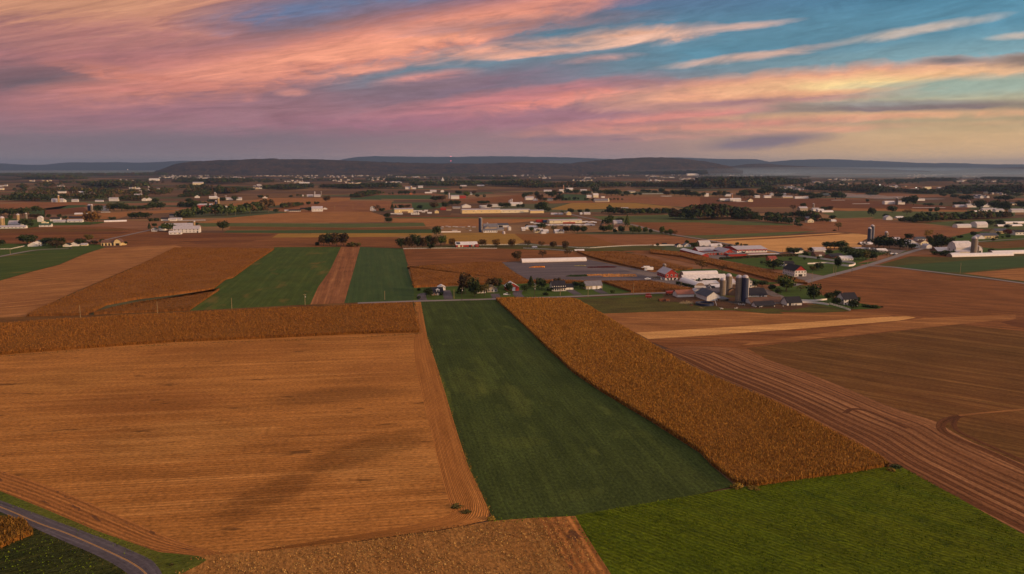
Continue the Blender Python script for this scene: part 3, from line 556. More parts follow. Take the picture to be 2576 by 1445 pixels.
roadline('dirt_track', 'faint pale farm track crossing the olive field', 'tan', [('c2', 1500, 612), ('c2', 1600, 600), ('c2', 1900, 575), ('c2', 2300, 540)], 1.6, nextz())
roadline('dirt_track', 'small dark loop of tyre marks among the furrows', 'furrowdark', [('c2', 900, 600), ('c2', 930, 575), ('c2', 1000, 580), ('c2', 1100, 620), ('c2', 1230, 680)], 2.2, nextz())

field('field', 'rough green cow pasture behind the corn strip', 'pasture', [('D', 1400, 752), ('D', 1440, 749), ('b1', 1060, 1060), ('b1', 2529, 1010), ('b2', 340, 990), ('b2', 1900, 1060), ('b3', 380, 1150), ('b3', 780, 1160), ('b3', 1100, 1250), ('b3', 700, 1275), ('b3', 60, 1262), ('b2', 1930, 1290), ('b2', 1700, 1290), ('b2', 1200, 1235), ('b2', 0, 1262), ('D', 1520, 790)], EW)
field('field', 'bright grass verge on the near side of the road', 'lawn', [('b1', 1040, 1062), ('b1', 1700, 1030), ('b1', 2350, 1005), ('b1', 2350, 1025), ('b1', 1600, 1060), ('b1', 1100, 1082)], EW)
field('field', 'brown muddy barnyard around the silos', 'dirt', [('b2', 230, 1010), ('b2', 640, 1040), ('b2', 1900, 1060), ('b2', 2250, 1150), ('b2', 2330, 1180), ('b2', 2000, 1245), ('b2', 1800, 1210), ('b2', 1100, 1215), ('b2', 950, 1180), ('b2', 400, 1120), ('b2', 120, 1110)], EW)
field('field', 'lawn around the white farmhouse with the tall trees', 'lawn', [('b2', 1700, 900), ('b2', 2120, 870), ('b2', 2400, 900), ('b3', 600, 1000), ('b3', 1000, 1100), ('b3', 1560, 1190), ('b3', 1500, 1215), ('b3', 1000, 1230), ('b3', 380, 1110), ('b2', 1900, 1060)], EW)
field('yard', 'paved barn lane between the sheds', 'gravel', [('b2', 1560, 900), ('b2', 1760, 960), ('b2', 1990, 1060), ('b2', 1960, 1110), ('b2', 1700, 1010), ('b2', 1500, 940)], EW)
field('yard', 'grey yard before the red topped inn', 'gravel', [('b3', 300, 745), ('b3', 440, 700), ('b3', 720, 745), ('b3', 480, 815), ('b3', 330, 780)], EW)
field('yard', 'paved yard among the red sheds', 'gravel', [('b2', 830, 440), ('b2', 1120, 440), ('b2', 1200, 470), ('b2', 1000, 505), ('b2', 850, 475)], EW)
field('yard', 'gravel yard of the barn by the crossroads with parked cars', 'gravel', [('b3', 1140, 345), ('b3', 1300, 325), ('b3', 1900, 370), ('b3', 1750, 440), ('b3', 1600, 400)], EW)
# nursery yard and neighbours
field('yard', 'flat grey ground cover yard of the nursery', 'fabric', [('b1', 20, 540), ('b1', 300, 545), ('b1', 1280, 505), ('b1', 1750, 600), ('b1', 2050, 650), ('b1', 2529, 690), ('b2', 60, 760), ('b2', 420, 800), ('b2', 1000, 900), ('b2', 1010, 990), ('b2', 640, 985), ('b2', 0, 810), ('b1', 2200, 805), ('b1', 500, 820), ('b1', 380, 790), ('b1', 150, 640)], EW)
field('yard', 'greyer gravel drive past the nursery yard', 'gravel', [('b1', 1750, 640), ('b1', 2050, 665), ('b1', 2529, 790), ('b2', 420, 850), ('b2', 800, 950), ('b2', 620, 960), ('b2', 0, 820), ('b1', 2300, 800)], EW)
field('field', 'grass strip behind the barn with hoop greenhouses', 'lawn', [('b2', 280, 660), ('b2', 640, 640), ('b2', 1000, 640), ('b2', 1700, 780), ('b2', 1900, 840), ('b2', 1700, 870), ('b2', 1100, 720), ('b2', 400, 700)], EW)
field('field', 'lawns of the roadside houses', 'lawn', [('b0', 200, 915), ('b0', 700, 895), ('b0', 1450, 870), ('b1', 400, 850), ('b1', 1500, 830), ('b1', 1900, 975), ('b1', 1700, 1000), ('b1', 900, 1045), ('b1', 0, 1062), ('b0', 180, 1108), ('b0', 120, 1108)], EW)
for lb, P_ in [('looping drive beside the brick house', [('b0', 330, 1095), ('b0', 300, 1020), ('b0', 370, 990), ('b0', 400, 1000)]), ('drive between the brick house and the tall trees', [('b0', 700, 1080), ('b0', 690, 1010), ('b0', 660, 950)]), ('drive of the stone house behind trees', [('b0', 1400, 1065), ('b0', 1370, 1000)]),
               ('drive up to the red garage', [('b0', 1740, 1050), ('b0', 1680, 1000), ('b0', 1720, 950)]), ('drive of the two storey farmhouse', [('b1', 1130, 1015), ('b1', 1050, 970), ('b1', 1010, 945)]), ('drive up to the tan garage', [('b1', 1520, 1000), ('b1', 1440, 965), ('b1', 1400, 938)])]:
    roadline('driveway', lb, 'asphalt', P_, 7.0, nextz(), n=14)
field('field', 'reddish plowed field behind the middle corn block', 'plow', [('b0', 50, 350), ('b0', 700, 338), ('b0', 1400, 345), ('b1', 1000, 375), ('b1', 1110, 395), ('b1', 1280, 470), ('b1', 300, 520), ('b1', 30, 545), ('b0', 1450, 545), ('b0', 700, 560), ('b0', 130, 600), ('b0', 100, 540)], EW)
field('field', 'olive brown field right of the long greenhouse', 'corn_far', [('b1', 1100, 392), ('b1', 1300, 385), ('b1', 1700, 380), ('b2', 0, 470), ('b2', 640, 640), ('b2', 300, 640), ('b2', 60, 690), ('b1', 2030, 650), ('b1', 1290, 460)], R(40))
field('field', 'darker brown strip slanting behind the barn greenhouses', 'plow', [('b1', 1730, 385), ('b2', 0, 355), ('b2', 450, 400), ('b2', 850, 480), ('b2', 1000, 510), ('b2', 1300, 580), ('b2', 1900, 740), ('b2', 2270, 830), ('b2', 2100, 850), ('b2', 1700, 830), ('b2', 870, 620), ('b2', 0, 430)], R(40))
field('field', 'grass paddock between the two white fences', 'pasture', [('b0', 660, 300), ('b0', 1130, 290), ('b0', 2000, 290), ('b1', 1050, 330), ('b1', 1350, 340), ('b1', 2200, 305), ('b1', 2400, 330), ('b1', 2300, 370), ('b1', 1500, 380), ('b1', 1050, 385), ('b1', 0, 345), ('b0', 60, 345)], EW)
# ---- middle ground left
field('field', 'tan harvested slope left of the corn hillside', 'tan', [('b5', -1400, 1100), ('b5', 0, 812), ('b5', 450, 685), ('b5', 850, 585), ('b5', 1200, 435), ('b5', 1500, 335), ('b5', 2529, 300), ('b6', 100, 320), ('b5', 2529, 385), ('b5', 2000, 585), ('b5', 1500, 795), ('b5', 900, 1055), ('b5', 350, 1345), ('b5', 0, 1420), ('b5', -1400, 1600)], R(-52))
field('field', 'green winter field at the left edge', 'greenlit', [('b5', -1400, 620), ('b5', 0, 470), ('b5', 300, 412), ('b5', 650, 358), ('b5', 1000, 342), ('b5', 1100, 300), ('b5', 1450, 300), ('b5', 1525, 330), ('b5', 1200, 430), ('b5', 850, 580), ('b5', 450, 680), ('b5', 0, 810), ('b5', -1400, 1090)], R(-55))
field('field', 'lawn around the left roadside houses', 'lawn', [('b5', -900, 270), ('b5', 300, 275), ('b5', 1100, 260), ('b5', 1450, 290), ('b5', 1450, 325), ('b5', 1000, 345), ('b5', 650, 352), ('b5', 0, 465), ('b5', -900, 600)], EW)
field('field', 'green winter crop block left of the brown strip', 'greenlit', [('D', 689, 623), ('D', 858, 622), ('b6', 2260, 640), ('b6', 2230, 680), ('b6', 2070, 900), ('b6', 1960, 1162), ('D', 630, 776), ('D', 476, 784), ('b6', 560, 935), ('b6', 740, 795), ('b6', 830, 775)], R(9))
field('field', 'narrow reddish brown strip between two green crops', 'pink', [('D', 858, 622), ('D', 906, 622), ('D', 890, 680), ('D', 866, 764), ('D', 780, 768), ('b6', 2070, 900), ('b6', 2235, 675)], R(10))
field('field', 'greener crop strip beside the middle corn', 'greendark', [('D', 906, 622), ('D', 1013, 626), ('b0', 100, 560), ('b0', 130, 700), ('b0', 200, 910), ('b0', 200, 1108), ('D', 866, 764), ('D', 890, 680)], R(10))
field('field', 'thin grassy strip of stubble above the long corn strip', 'olive', [('D', -400, 850), ('D', 0, 800), ('D', 240, 793), ('D', 480, 783), ('D', 785, 767), ('D', 1040, 757), ('D', 1040, 766), ('D', 800, 776), ('D', 480, 792), ('D', 0, 816), ('D', -400, 870)], R(80))
# ---- foreground
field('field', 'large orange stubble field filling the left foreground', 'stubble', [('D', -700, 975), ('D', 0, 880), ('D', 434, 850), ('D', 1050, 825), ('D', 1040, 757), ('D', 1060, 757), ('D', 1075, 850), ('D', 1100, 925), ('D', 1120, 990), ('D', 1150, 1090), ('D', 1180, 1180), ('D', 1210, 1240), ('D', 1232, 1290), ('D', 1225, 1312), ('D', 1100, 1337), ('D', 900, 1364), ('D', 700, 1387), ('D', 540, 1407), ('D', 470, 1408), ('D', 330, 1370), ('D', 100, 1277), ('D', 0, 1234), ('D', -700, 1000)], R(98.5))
ribbon('field', 'headland of ridged rows along the green strip', 'headland', [('D', 1046, 835), ('D', 1040, 870), ('D', 1046, 925), ('D', 1062, 1000), ('D', 1085, 1090), ('D', 1105, 1180), ('D', 1128, 1262), ('D', 1140, 1290), ('D', 1118, 1306), ('D', 1000, 1332), ('D', 800, 1363), ('D', 620, 1392)],
       [('D', 1056, 759), ('D', 1075, 850), ('D', 1100, 925), ('D', 1120, 990), ('D', 1150, 1090), ('D', 1180, 1180), ('D', 1212, 1245), ('D', 1235, 1296), ('D', 1215, 1316), ('D', 1100, 1338), ('D', 800, 1374), ('D', 615, 1396)], n=120, nu=3)
ribbon('field', 'headland of dark ridged rows beside the road', 'roadhead', [('D', -300, 1110), ('D', 0, 1185), ('D', 150, 1235), ('D', 300, 1300), ('D', 440, 1365), ('D', 580, 1400)],
       [('D', -300, 1150), ('D', 0, 1242), ('D', 100, 1282), ('D', 250, 1345), ('D', 400, 1398), ('D', 575, 1403)], n=80, nu=3)
field('field', 'dark green strip running away from the viewer', 'clover', [('D', 1058, 758), ('D', 1250, 752), ('c1', 1030, 30), ('c1', 1150, 150), ('c1', 1290, 280), ('c1', 1450, 390), ('c1', 1600, 480), ('c1', 1750, 570), ('c1', 2029, 750), ('c2', 200, 880), ('c2', 322, 985), ('D', 1640, 1272), ('D', 1447, 1301), ('D', 1340, 1306), ('D', 1240, 1313), ('D', 1235, 1296), ('D', 1212, 1245), ('D', 1180, 1180), ('D', 1150, 1090), ('D', 1120, 990), ('D', 1100, 925), ('D', 1075, 850)], R(10))
field('field', 'brown weedy fallow along the bottom edge', 'weeds', [('D', 420, 1440), ('D', 500, 1402), ('D', 700, 1386), ('D', 900, 1366), ('D', 1100, 1339), ('D', 1240, 1313), ('D', 1340, 1306), ('D', 1447, 1301), ('D', 1475, 1350), ('D', 1540, 1450), ('D', 1680, 1700), ('D', 300, 1700)], R(15))
ribbon('field', 'bare brown wheel rows beside the bright green crop', 'roadhead', [('D', 1352, 1306), ('D', 1400, 1380), ('D', 1440, 1445), ('D', 1580, 1690)], [('D', 1445, 1302), ('D', 1475, 1350), ('D', 1534, 1445), ('D', 1670, 1690)], n=50, nu=2)
field('field', 'bright green bean field in the lower right corner', 'beans', [('D', 1447, 1299), ('D', 1640, 1266), ('D', 1845, 1231), ('D', 2030, 1205), ('D', 2235, 1176), ('D', 2262, 1174), ('D', 2330, 1212), ('D', 2400, 1249), ('D', 2480, 1294), ('D', 2576, 1348), ('D', 2900, 1520), ('D', 2900, 1720), ('D', 1700, 1720), ('D', 1540, 1452), ('D', 1475, 1350)], R(47))
# roads
field('verge', 'grassy verge between the stubble and the near road', 'verge', [('D', -300, 1150), ('D', 0, 1238), ('D', 100, 1278), ('D', 250, 1341), ('D', 400, 1392), ('D', 500, 1402), ('D', 520, 1412), ('D', 500, 1425), ('D', 430, 1460), ('D', 420, 1700), ('D', 380, 1700), ('D', 0, 1270), ('D', -300, 1170)], R(-60))
field('verge', 'dark rough grass in the bottom left corner', 'roughgrass', [('D', -300, 1230), ('D', 0, 1286), ('D', 98, 1335), ('D', 215, 1386), ('D', 312, 1437), ('D', 420, 1700), ('D', -300, 1700)], R(-60))
ZR = nextz(.03)
RU = [('D', -300, 1160), ('D', 0, 1261), ('D', 98, 1298), ('D', 156, 1320), ('D', 215, 1341), ('D', 293, 1371), ('D', 352, 1398), ('D', 381, 1411), ('D', 398, 1429), ('D', 410, 1450), ('D', 425, 1500), ('D', 430, 1600)]
RD = [('D', -300, 1180), ('D', 0, 1289), ('D', 35, 1308), ('D', 98, 1337), ('D', 156, 1363), ('D', 215, 1388), ('D', 273, 1415), ('D', 312, 1439), ('D', 330, 1455), ('D', 345, 1480), ('D', 360, 1530), ('D', 370, 1600)]
RY = [('D', -300, 1170), ('D', 0, 1276), ('D', 98, 1321), ('D', 156, 1340), ('D', 195, 1356), ('D', 254, 1382), ('D', 293, 1400), ('D', 332, 1419), ('D', 369, 1445), ('D', 385, 1480), ('D', 396, 1560)]
ribbon('road', 'curving two lane road in the bottom left corner', 'asphalt', RU, RD, n=100, nu=2, z=ZR)
roadline('road_marking', 'left line of the double yellow centre marking', 'yellow', RY, .13, ZR + .006, off=.14)
roadline('road_marking', 'right line of the double yellow centre marking', 'yellow', RY, .13, ZR + .006, off=-.14)
roadline('road', 'country road running across behind the green strip', 'asphalt_far', [('D', 900, 764), ('b0', 180, 1110), ('b0', 700, 1097), ('b0', 1380, 1078), ('b1', 1000, 1045), ('b1', 1700, 1012), ('b1', 2400, 988), ('b2', 340, 983), ('b2', 640, 975)], 6.0, nextz(.02))
roadline('road', 'road climbing from the inn to the far crossroads farm', 'asphalt_far', [('b2', 1950, 905), ('b3', 330, 865), ('b3', 700, 760), ('b3', 1100, 660), ('b3', 1330, 595), ('b3', 1600, 510), ('b3', 1900, 410), ('b3', 2180, 330), ('b3', 2300, 300)], 7.5, nextz())
roadline('road', 'straight road going off to the right from the crossroads', 'asphalt_far', [('b3', 1330, 595), ('b3', 1600, 605), ('b4', 400, 945), ('b4', 1250, 1050), ('b4', 1900, 1125), ('b4', 2540, 1215), ('b4', 3200, 1310)], 6.5, nextz())
roadline('road', 'lane slanting down past the row of young trees', 'asphalt_far', [('A3', 560, 905), ('A3', 690, 942), ('A3', 1100, 1030), ('A3', 1500, 1072), ('A3', 1700, 1120), ('A3', 2000, 1205), ('A3', 2529, 1290), ('b2', 900, 235), ('b2', 1200, 295), ('b2', 1600, 350), ('b2', 1900, 412)], 7.0, nextz())
roadline('road', 'narrow lane climbing to the great white barn', 'asphalt_far', [('b5', 1420, 245), ('b5', 1550, 215), ('b5', 1800, 160), ('b5', 2170, 78)], 6.0, nextz())
roadline('road', 'lane running past the left lawn', 'asphalt_far', [('b5', -400, 540), ('b5', 0, 462), ('b5', 300, 402), ('b5', 560, 360), ('b5', 1000, 345)], 6.0, nextz())
roadline('road', 'lane along the great hedgerow at left', 'asphalt_far', [('A0', 1900, 900), ('A0', 2529, 862), ('A1', 60, 870)], 7.0, nextz())
roadline('road', 'pale lane behind the thin silo at right', 'asphalt_far', [('b4', 1320, 520), ('b4', 1700, 510), ('b4', 2000, 480), ('b4', 2600, 452)], 5.0, nextz())

# ------------------------------------------------------------------ standing corn
def inside(P, poly):
    x, y = P[:, 0], P[:, 1]; r = np.zeros(len(P), bool); n = len(poly)
    for i in range(n):
        (x1, y1), (x2, y2) = poly[i], poly[(i + 1) % n]
        if y1 == y2: continue
        c = ((y1 > y) != (y2 > y)) & (x < (x2 - x1) * (y - y1) / (y2 - y1) + x1); r ^= c
    return r
def cards(C, wd, ht, ang, tilt, mats, name, mi=None):
    """upright-ish quads centred at C (n,3)"""
    n = len(C); ca, sa = np.cos(ang), np.sin(ang)
    ax = np.stack([ca, sa, np.zeros(n)], 1) * (wd / 2)[:, None]
    up_ = np.stack([-sa * np.sin(tilt), ca * np.sin(tilt), np.cos(tilt)], 1) * (ht / 2)[:, None]
    V = np.stack([C - ax - up_, C + ax - up_ * .9, C + ax * .35 + up_, C - ax * .35 + up_], 1).reshape(-1, 3)
    return fastmesh(name, V, np.arange(4 * n).reshape(n, 4), mats, mi=mi)
def corn(label, pts, h=2.5, dens=5.0, dref=300, rows=0.0, rowang=None, top='corn_tan', tile='D', ztop=(), edge=6.0, size=1.0, name='corn_field', leaf='cornleaf', hj=.5):
    """pts with index in ztop were read off the tops of the plants"""
    P = [(W(*q, z=h if i in ztop else 0) if isinstance(q[0], str) else W(tile, *q, z=h if i in ztop else 0)) for i, q in enumerate(pts)]
    P = np.array([(p.x, p.y) for p in P]); ra = ROT if rowang is None else rowang
    cen = P.mean(0); n = len(P)
    area = 0.5 * np.sum(P[:, 0] * np.roll(P[:, 1], -1) - np.roll(P[:, 0], -1) * P[:, 1])
    if area < 0: P = P[::-1]; area = -area
    mb = MB(); e = np.roll(P, -1, 0) - P; nn = np.stack([e[:, 1], -e[:, 0]], 1) / (np.linalg.norm(e, axis=1)[:, None] + 1e-9)
    ins = P - (nn + np.roll(nn, 1, 0)) * .35
    zt = h * .78
    V = [(a, b, -.1) for a, b in ins] + [(a, b, zt) for a, b in ins]
    Fs = [tuple(range(n, 2 * n))] + [(i, (i + 1) % n, (i + 1) % n + n, i + n) for i in range(n)]
    me = bpy.data.meshes.new(name); me.from_pydata(V, [], Fs); me.update()
    set_uv(me, uvdir(np.array(V), ra))
    o = link(name, me, M[top]); tag(o, label, kind='stuff')
    # leaves and tassels
    lo, hi = P.min(0), P.max(0); N_ = int(dens * (hi[0] - lo[0]) * (hi[1] - lo[1]))
    Q = rng.random((min(N_, 6000000), 2)) * (hi - lo) + lo; Q = Q[inside(Q, P)]
    d = np.hypot(Q[:, 0], Q[:, 1]); keep = rng.random(len(Q)) < np.clip((dref / d) ** 1.6, 0, 1); Q = Q[keep]; d = d[keep]
    if rows:
        p = np.array([math.cos(ra), math.sin(ra)]); q_ = np.array([-math.sin(ra), math.cos(ra)])
        u = Q @ p; v_ = Q @ q_; u = (np.round(u / rows) + rng.normal(0, .13, len(u))) * rows; Q = u[:, None] * p + v_[:, None] * q_
    k = len(Q); s = np.clip(d / dref, 1, 4) ** .75 * size
    # patchy heights
    hh = h + .25 * np.sin(Q[:, 0] * .11 + np.sin(Q[:, 1] * .05) * 2) * np.sin(Q[:, 1] * .07) + rng.normal(0, .12, k)
    C = np.c_[Q, hh - hj + rng.normal(0, .18, k)]
    wd = (.22 + .22 * rng.random(k)) * s; ht = (.7 + .5 * rng.random(k)) * np.minimum(s, 1.6); an = rng.random(k) * math.pi; ti = rng.normal(0, .5, k)
    # edge plants
    EC = []
    for i in range(n):
        a, b = P[i], P[(i + 1) % n]; L_ = np.linalg.norm(b - a); dm = max(np.hypot(*((a + b) / 2)), 1)
        m_ = int(L_ * edge * min(1.5, max(.25, dref / dm)))
        if m_ < 1: continue
        t_ = rng.random(m_)[:, None]; pt = a + (b - a) * t_ - nn[i] * (rng.random(m_)[:, None] * .7 - .15)
        EC.append(np.c_[pt, rng.random(m_) ** .9 * (h - .5) + .35])
    EC = np.concatenate(EC); ke = len(EC); se = np.clip(np.hypot(EC[:, 0], EC[:, 1]) / dref, 1, 3) ** .7 * size
    C = np.r_[C, EC]; wd = np.r_[wd, (.16 + .16 * rng.random(ke)) * se]; ht = np.r_[ht, (.6 + .5 * rng.random(ke))]; an = np.r_[an, rng.random(ke) * math.pi]; ti = np.r_[ti, rng.normal(0, .3, ke)]
    lo_ = link('leaf', cards(C, wd, ht, an, ti, [M[leaf]], name + '_leaf'), None, o); lo_['kind'] = 'stuff'
    return o
c1b = [('c1', 1030, 30), ('c1', 1150, 150), ('c1', 1290, 280), ('c1', 1450, 390), ('c1', 1600, 480), ('c1', 1750, 570), ('c1', 2029, 750), ('c2', 200, 880), ('c2', 330, 978)]
cr = [('c2', 440, 990), ('c2', 700, 950), ('c2', 900, 925), ('c2', 1125, 884)]
ct = [('c2', 1136, 852), ('c2', 1080, 807), ('c2', 950, 740), ('c2', 800, 665), ('c2', 600, 560), ('c2', 390, 470), ('c2', 200, 395), ('c2', 0, 295), ('D', 1600, 838), ('D', 1520, 790), ('D', 1455, 753), ('D', 1435, 748)]
pts = c1b + cr + ct + [('D', 1247, 756)]
corn('broad strip of golden brown standing corn right of the green strip', pts, dens=15, dref=290, size=.72, ztop=range(len(c1b + cr), len(c1b + cr + ct)), rows=.76, edge=9)
corn('long strip of reddish brown corn above the left stubble', [('D', -300, 930), ('c0', 0, 178), ('c0', 500, 140), ('c0', 1000, 105), ('c0', 1500, 85), ('c0', 2029, 58), ('D', 1055, 838), ('D', 1052, 815), ('D', 1036, 759), ('D', 785, 770), ('D', 480, 783), ('D', 230, 796), ('D', 0, 811), ('D', -300, 835)],
     dens=5, dref=450, size=.8, ztop=(7, 8, 9, 10, 11, 12, 13), rowang=R(100), rows=.9, edge=9, leaf='cornleaf_red')
corn('upper block of corn on the left hillside', [('D', 66, 798), ('D', 218, 795), ('D', 270, 769), ('D', 348, 754), ('D', 440, 743), ('D', 538, 729), ('D', 569, 705), ('D', 587, 701), ('D', 640, 662), ('D', 690, 624), ('D', 440, 622), ('D', 348, 667), ('D', 261, 704), ('D', 157, 749)],
     dens=3, dref=560, ztop=(9, 10, 11, 12, 13), top='corn_far', leaf='cornleaf_red', rowang=R(-52), size=.75, edge=5)
corn('lower wedge of corn on the left hillside above the poles', [('D', 236, 793), ('D', 278, 772), ('D', 348, 757), ('D', 440, 746), ('D', 538, 732), ('D', 552, 731), ('D', 478, 783)][::-1], dens=3, dref=500, size=.8, ztop=(2, 3, 4, 5), top='corn_far', leaf='cornleaf_red', rowang=R(-52), edge=6)
corn('square block of brown corn behind the brick house', [('b0', 130, 620), ('b0', 145, 640), ('b0', 200, 912), ('b0', 700, 880), ('b0', 1450, 862), ('b0', 1845, 850), ('b0', 1850, 790), ('b0', 1600, 655), ('b0', 1450, 530), ('b0', 1200, 530), ('b0', 700, 555), ('b0', 110, 603)], dens=3, dref=560, ztop=(6, 7, 8, 9, 10, 11), rowang=R(22), rows=3.0, top='corn_far', leaf='cornleaf_red', edge=6, size=.8)
corn('corn wedge between the tan garage and the silo farm', [('b1', 400, 850), ('b1', 500, 820), ('b1', 1480, 800), ('b1', 2200, 798), ('b2', 0, 795), ('b2', 300, 845), ('b2', 620, 950), ('b2', 340, 978), ('b1', 2400, 970), ('b1', 1890, 978), ('b1', 1750, 935), ('b1', 1500, 850), ('b1', 1000, 852)], dens=1.6, dref=600, ztop=(2, 3, 4, 5), top='corn_far', leaf='cornleaf_red', edge=5, size=1.1, rowang=R(100))
corn('long wedge of corn slanting down to the inn', [('b2', 0, 420), ('b2', 450, 470), ('b2', 900, 590), ('b2', 1300, 690), ('b2', 1900, 850), ('b2', 2110, 852), ('b2', 2280, 825), ('b2', 2050, 745), ('b2', 1850, 690), ('b2', 1480, 590), ('b2', 1000, 500), ('b2', 700, 430), ('b2', 440, 380), ('b2', 0, 345)], dens=.8, dref=680, ztop=(6, 7, 8, 9, 10, 11, 12, 13), top='corn_far', leaf='cornleaf_red', edge=3, size=1.2, rowang=R(40))
corn('olive corn behind the nursery yard', [('b1', 1110, 400), ('b1', 1270, 465), ('b1', 1500, 530), ('b1', 2050, 655), ('b1', 2529, 670), ('b2', 620, 645), ('b2', 400, 590), ('b2', 0, 485), ('b1', 2100, 440), ('b1', 1720, 385), ('b1', 1350, 380)], dens=.8, dref=680, ztop=(6, 7, 8, 9, 10), top='corn_far', leaf='cornleaf_red', edge=3, size=1.2, rowang=R(40))
corn('corn patch in the very bottom left corner beside the road', [('D', -60, 1400), ('D', 0, 1387), ('D', 30, 1371), ('D', 84, 1350), ('D', 60, 1322), ('D', 6, 1297), ('D', -60, 1290)], dens=9, dref=240, ztop=(5, 6), leaf='cornleaf_gold', edge=10)
# low leafy textures: beans and weeds, stuff nobody could count
def scatter_leaf(name, label, pts, dens, size, mat, z0, z1, dref=220, tile='D', patch=None):
    P = np.array([tuple(W(tile, *q))[:2] for q in pts]); lo, hi = P.min(0), P.max(0)
    Q = rng.random((int(dens * (hi[0] - lo[0]) * (hi[1] - lo[1])), 2)) * (hi - lo) + lo; Q = Q[inside(Q, P)]; d = np.hypot(Q[:, 0], Q[:, 1])
    Q = Q[rng.random(len(Q)) < np.clip((dref / d) ** 1.6, 0, 1)]
    if patch:
        f_ = np.sin(Q[:, 0] * patch + 1.3 * np.sin(Q[:, 1] * patch * .8)) * np.sin(Q[:, 1] * patch * 1.1 + 1.1 * np.sin(Q[:, 0] * patch * .6)); Q = Q[rng.random(len(Q)) < .55 + .45 * f_]
    k = len(Q); C = np.c_[Q, z0 + rng.random(k) * (z1 - z0)]
    me = cards(C, size * (.6 + .8 * rng.random(k)), size * (.6 + .8 * rng.random(k)), rng.random(k) * math.pi, rng.normal(0, .8, k), [M[mat]], name)
    tag(link(name, me), label, kind='stuff')
scatter_leaf('bean_leaves', 'leafy bean plants covering the bright green field', [(1450, 1302), (1640, 1272), (1845, 1240), (2030, 1210), (2235, 1180), (2262, 1180), (2480, 1308), (2650, 1420), (2700, 1500), (1600, 1500), (1475, 1352)], 6, .32, 'beanleaf', .15, .5, patch=.35)
scatter_leaf('dry_weeds', 'pale seed heads of dry weeds along the bottom edge', [(440, 1440), (560, 1414), (900, 1370), (1240, 1318), (1420, 1308), (1470, 1370), (1530, 1460), (1540, 1510), (440, 1510)], 7.0, .34, 'weedleaf', .1, .6, patch=.25)
scatter_leaf('road_grass', 'yellowish tufts of grass in the rough corner', [(-20, 1400), (110, 1352), (310, 1450), (330, 1500), (-20, 1500)], 2.0, .5, 'beanleaf', .1, .4, patch=.5)

# ------------------------------------------------------------------ trees
LEAF = {'dark': [(.010, .016, .007), (.020, .030, .010), (.034, .046, .014), (.05, .058, .016)], 'green': [(.022, .034, .009), (.040, .058, .013), (.06, .078, .016), (.085, .095, .02)],
        'olive': [(.035, .032, .010), (.060, .052, .014), (.085, .070, .018), (.12, .085, .02)], 'orange': [(.045, .026, .010), (.085, .045, .014), (.12, .060, .018), (.16, .085, .02)],
        'red': [(.045, .012, .008), (.085, .020, .012), (.12, .03, .016), (.07, .03, .012)], 'brown': [(.028, .018, .010), (.050, .030, .014), (.075, .042, .016), (.05, .045, .015)], 'gold': [(.12, .07, .012), (.2, .12, .02), (.26, .16, .03), (.14, .10, .02)]}
for k_, q_ in LEAF.items(): M['leaf_' + k_] = leafmat('foliage_' + k_, q_)
M['bark'] = plain('bark', (.06, .042, .032), .95, .25, 3)
def quadcloud(C, Nn, size):
    """quads at C facing roughly Nn"""
    n = len(C); Nn = Nn + rng.normal(0, .55, (n, 3)); Nn /= np.linalg.norm(Nn, axis=1)[:, None] + 1e-9
    r_ = rng.normal(size=(n, 3)); A = np.cross(Nn, r_); A /= np.linalg.norm(A, axis=1)[:, None] + 1e-9; B = np.cross(Nn, A)
    a = size * (.6 + .8 * rng.random(n)); b = size * (.6 + .8 * rng.random(n)); A = A * a[:, None] * .5; B = B * b[:, None] * .5
    return np.stack([C - A - B * .6, C + A * .7 - B, C + A + B * .6, C - A * .7 + B], 1).reshape(-1, 3)
def crown_points(kind, n):
    if kind == 'conifer':
        t_ = rng.random(n) ** .8; z = .10 + .9 * t_; r = .5 * (1 - t_) ** .85 * (.75 + .3 * np.abs(np.sin(t_ * 22))) * np.sqrt(.35 + .65 * rng.random(n)); a = rng.random(n) * 6.283
        C = np.c_[r * np.cos(a), r * np.sin(a), z]; return C, np.c_[np.cos(a), np.sin(a), np.full(n, .5)]
    nc = {'round': 13, 'oval': 12, 'wide': 15, 'sparse': 11, 'bush': 7}[kind]; z0, z1 = {'round': (.22, 1), 'oval': (.18, 1), 'wide': (.25, 1), 'sparse': (.30, 1), 'bush': (.0, 1)}[kind]
    zc, zr = (z0 + z1) / 2, (z1 - z0) / 2; cs = []
    for i in range(nc):
        a = i * 2.4 + rng.random() * .8; f_ = (i + .5) / nc; zz = -.75 + 1.5 * f_; rr = math.sqrt(max(.05, 1 - zz * zz)) * (.25 + .36 * rng.random())
        cs.append((math.cos(a) * rr * .62, math.sin(a) * rr * .62, zc + zz * zr * .78, (.15 + .10 * rng.random()) * (1.25 if kind != 'sparse' else .8)))
    cs = np.array(cs); w_ = cs[:, 3] ** 2; ii = rng.choice(nc, n, p=w_ / w_.sum())
    d = rng.normal(size=(n, 3)); d /= np.linalg.norm(d, axis=1)[:, None]; rr = cs[ii, 3] * (.55 + .5 * rng.random(n))
    C = cs[ii, :3] + d * rr[:, None] * np.array([1, 1, .85]); C[:, :2] *= .5 / np.percentile(np.hypot(C[:, 0], C[:, 1]), 96); C[:, 2] = np.clip(C[:, 2], z0 * .8, 1.02)
    return C, d
PROTO = {}
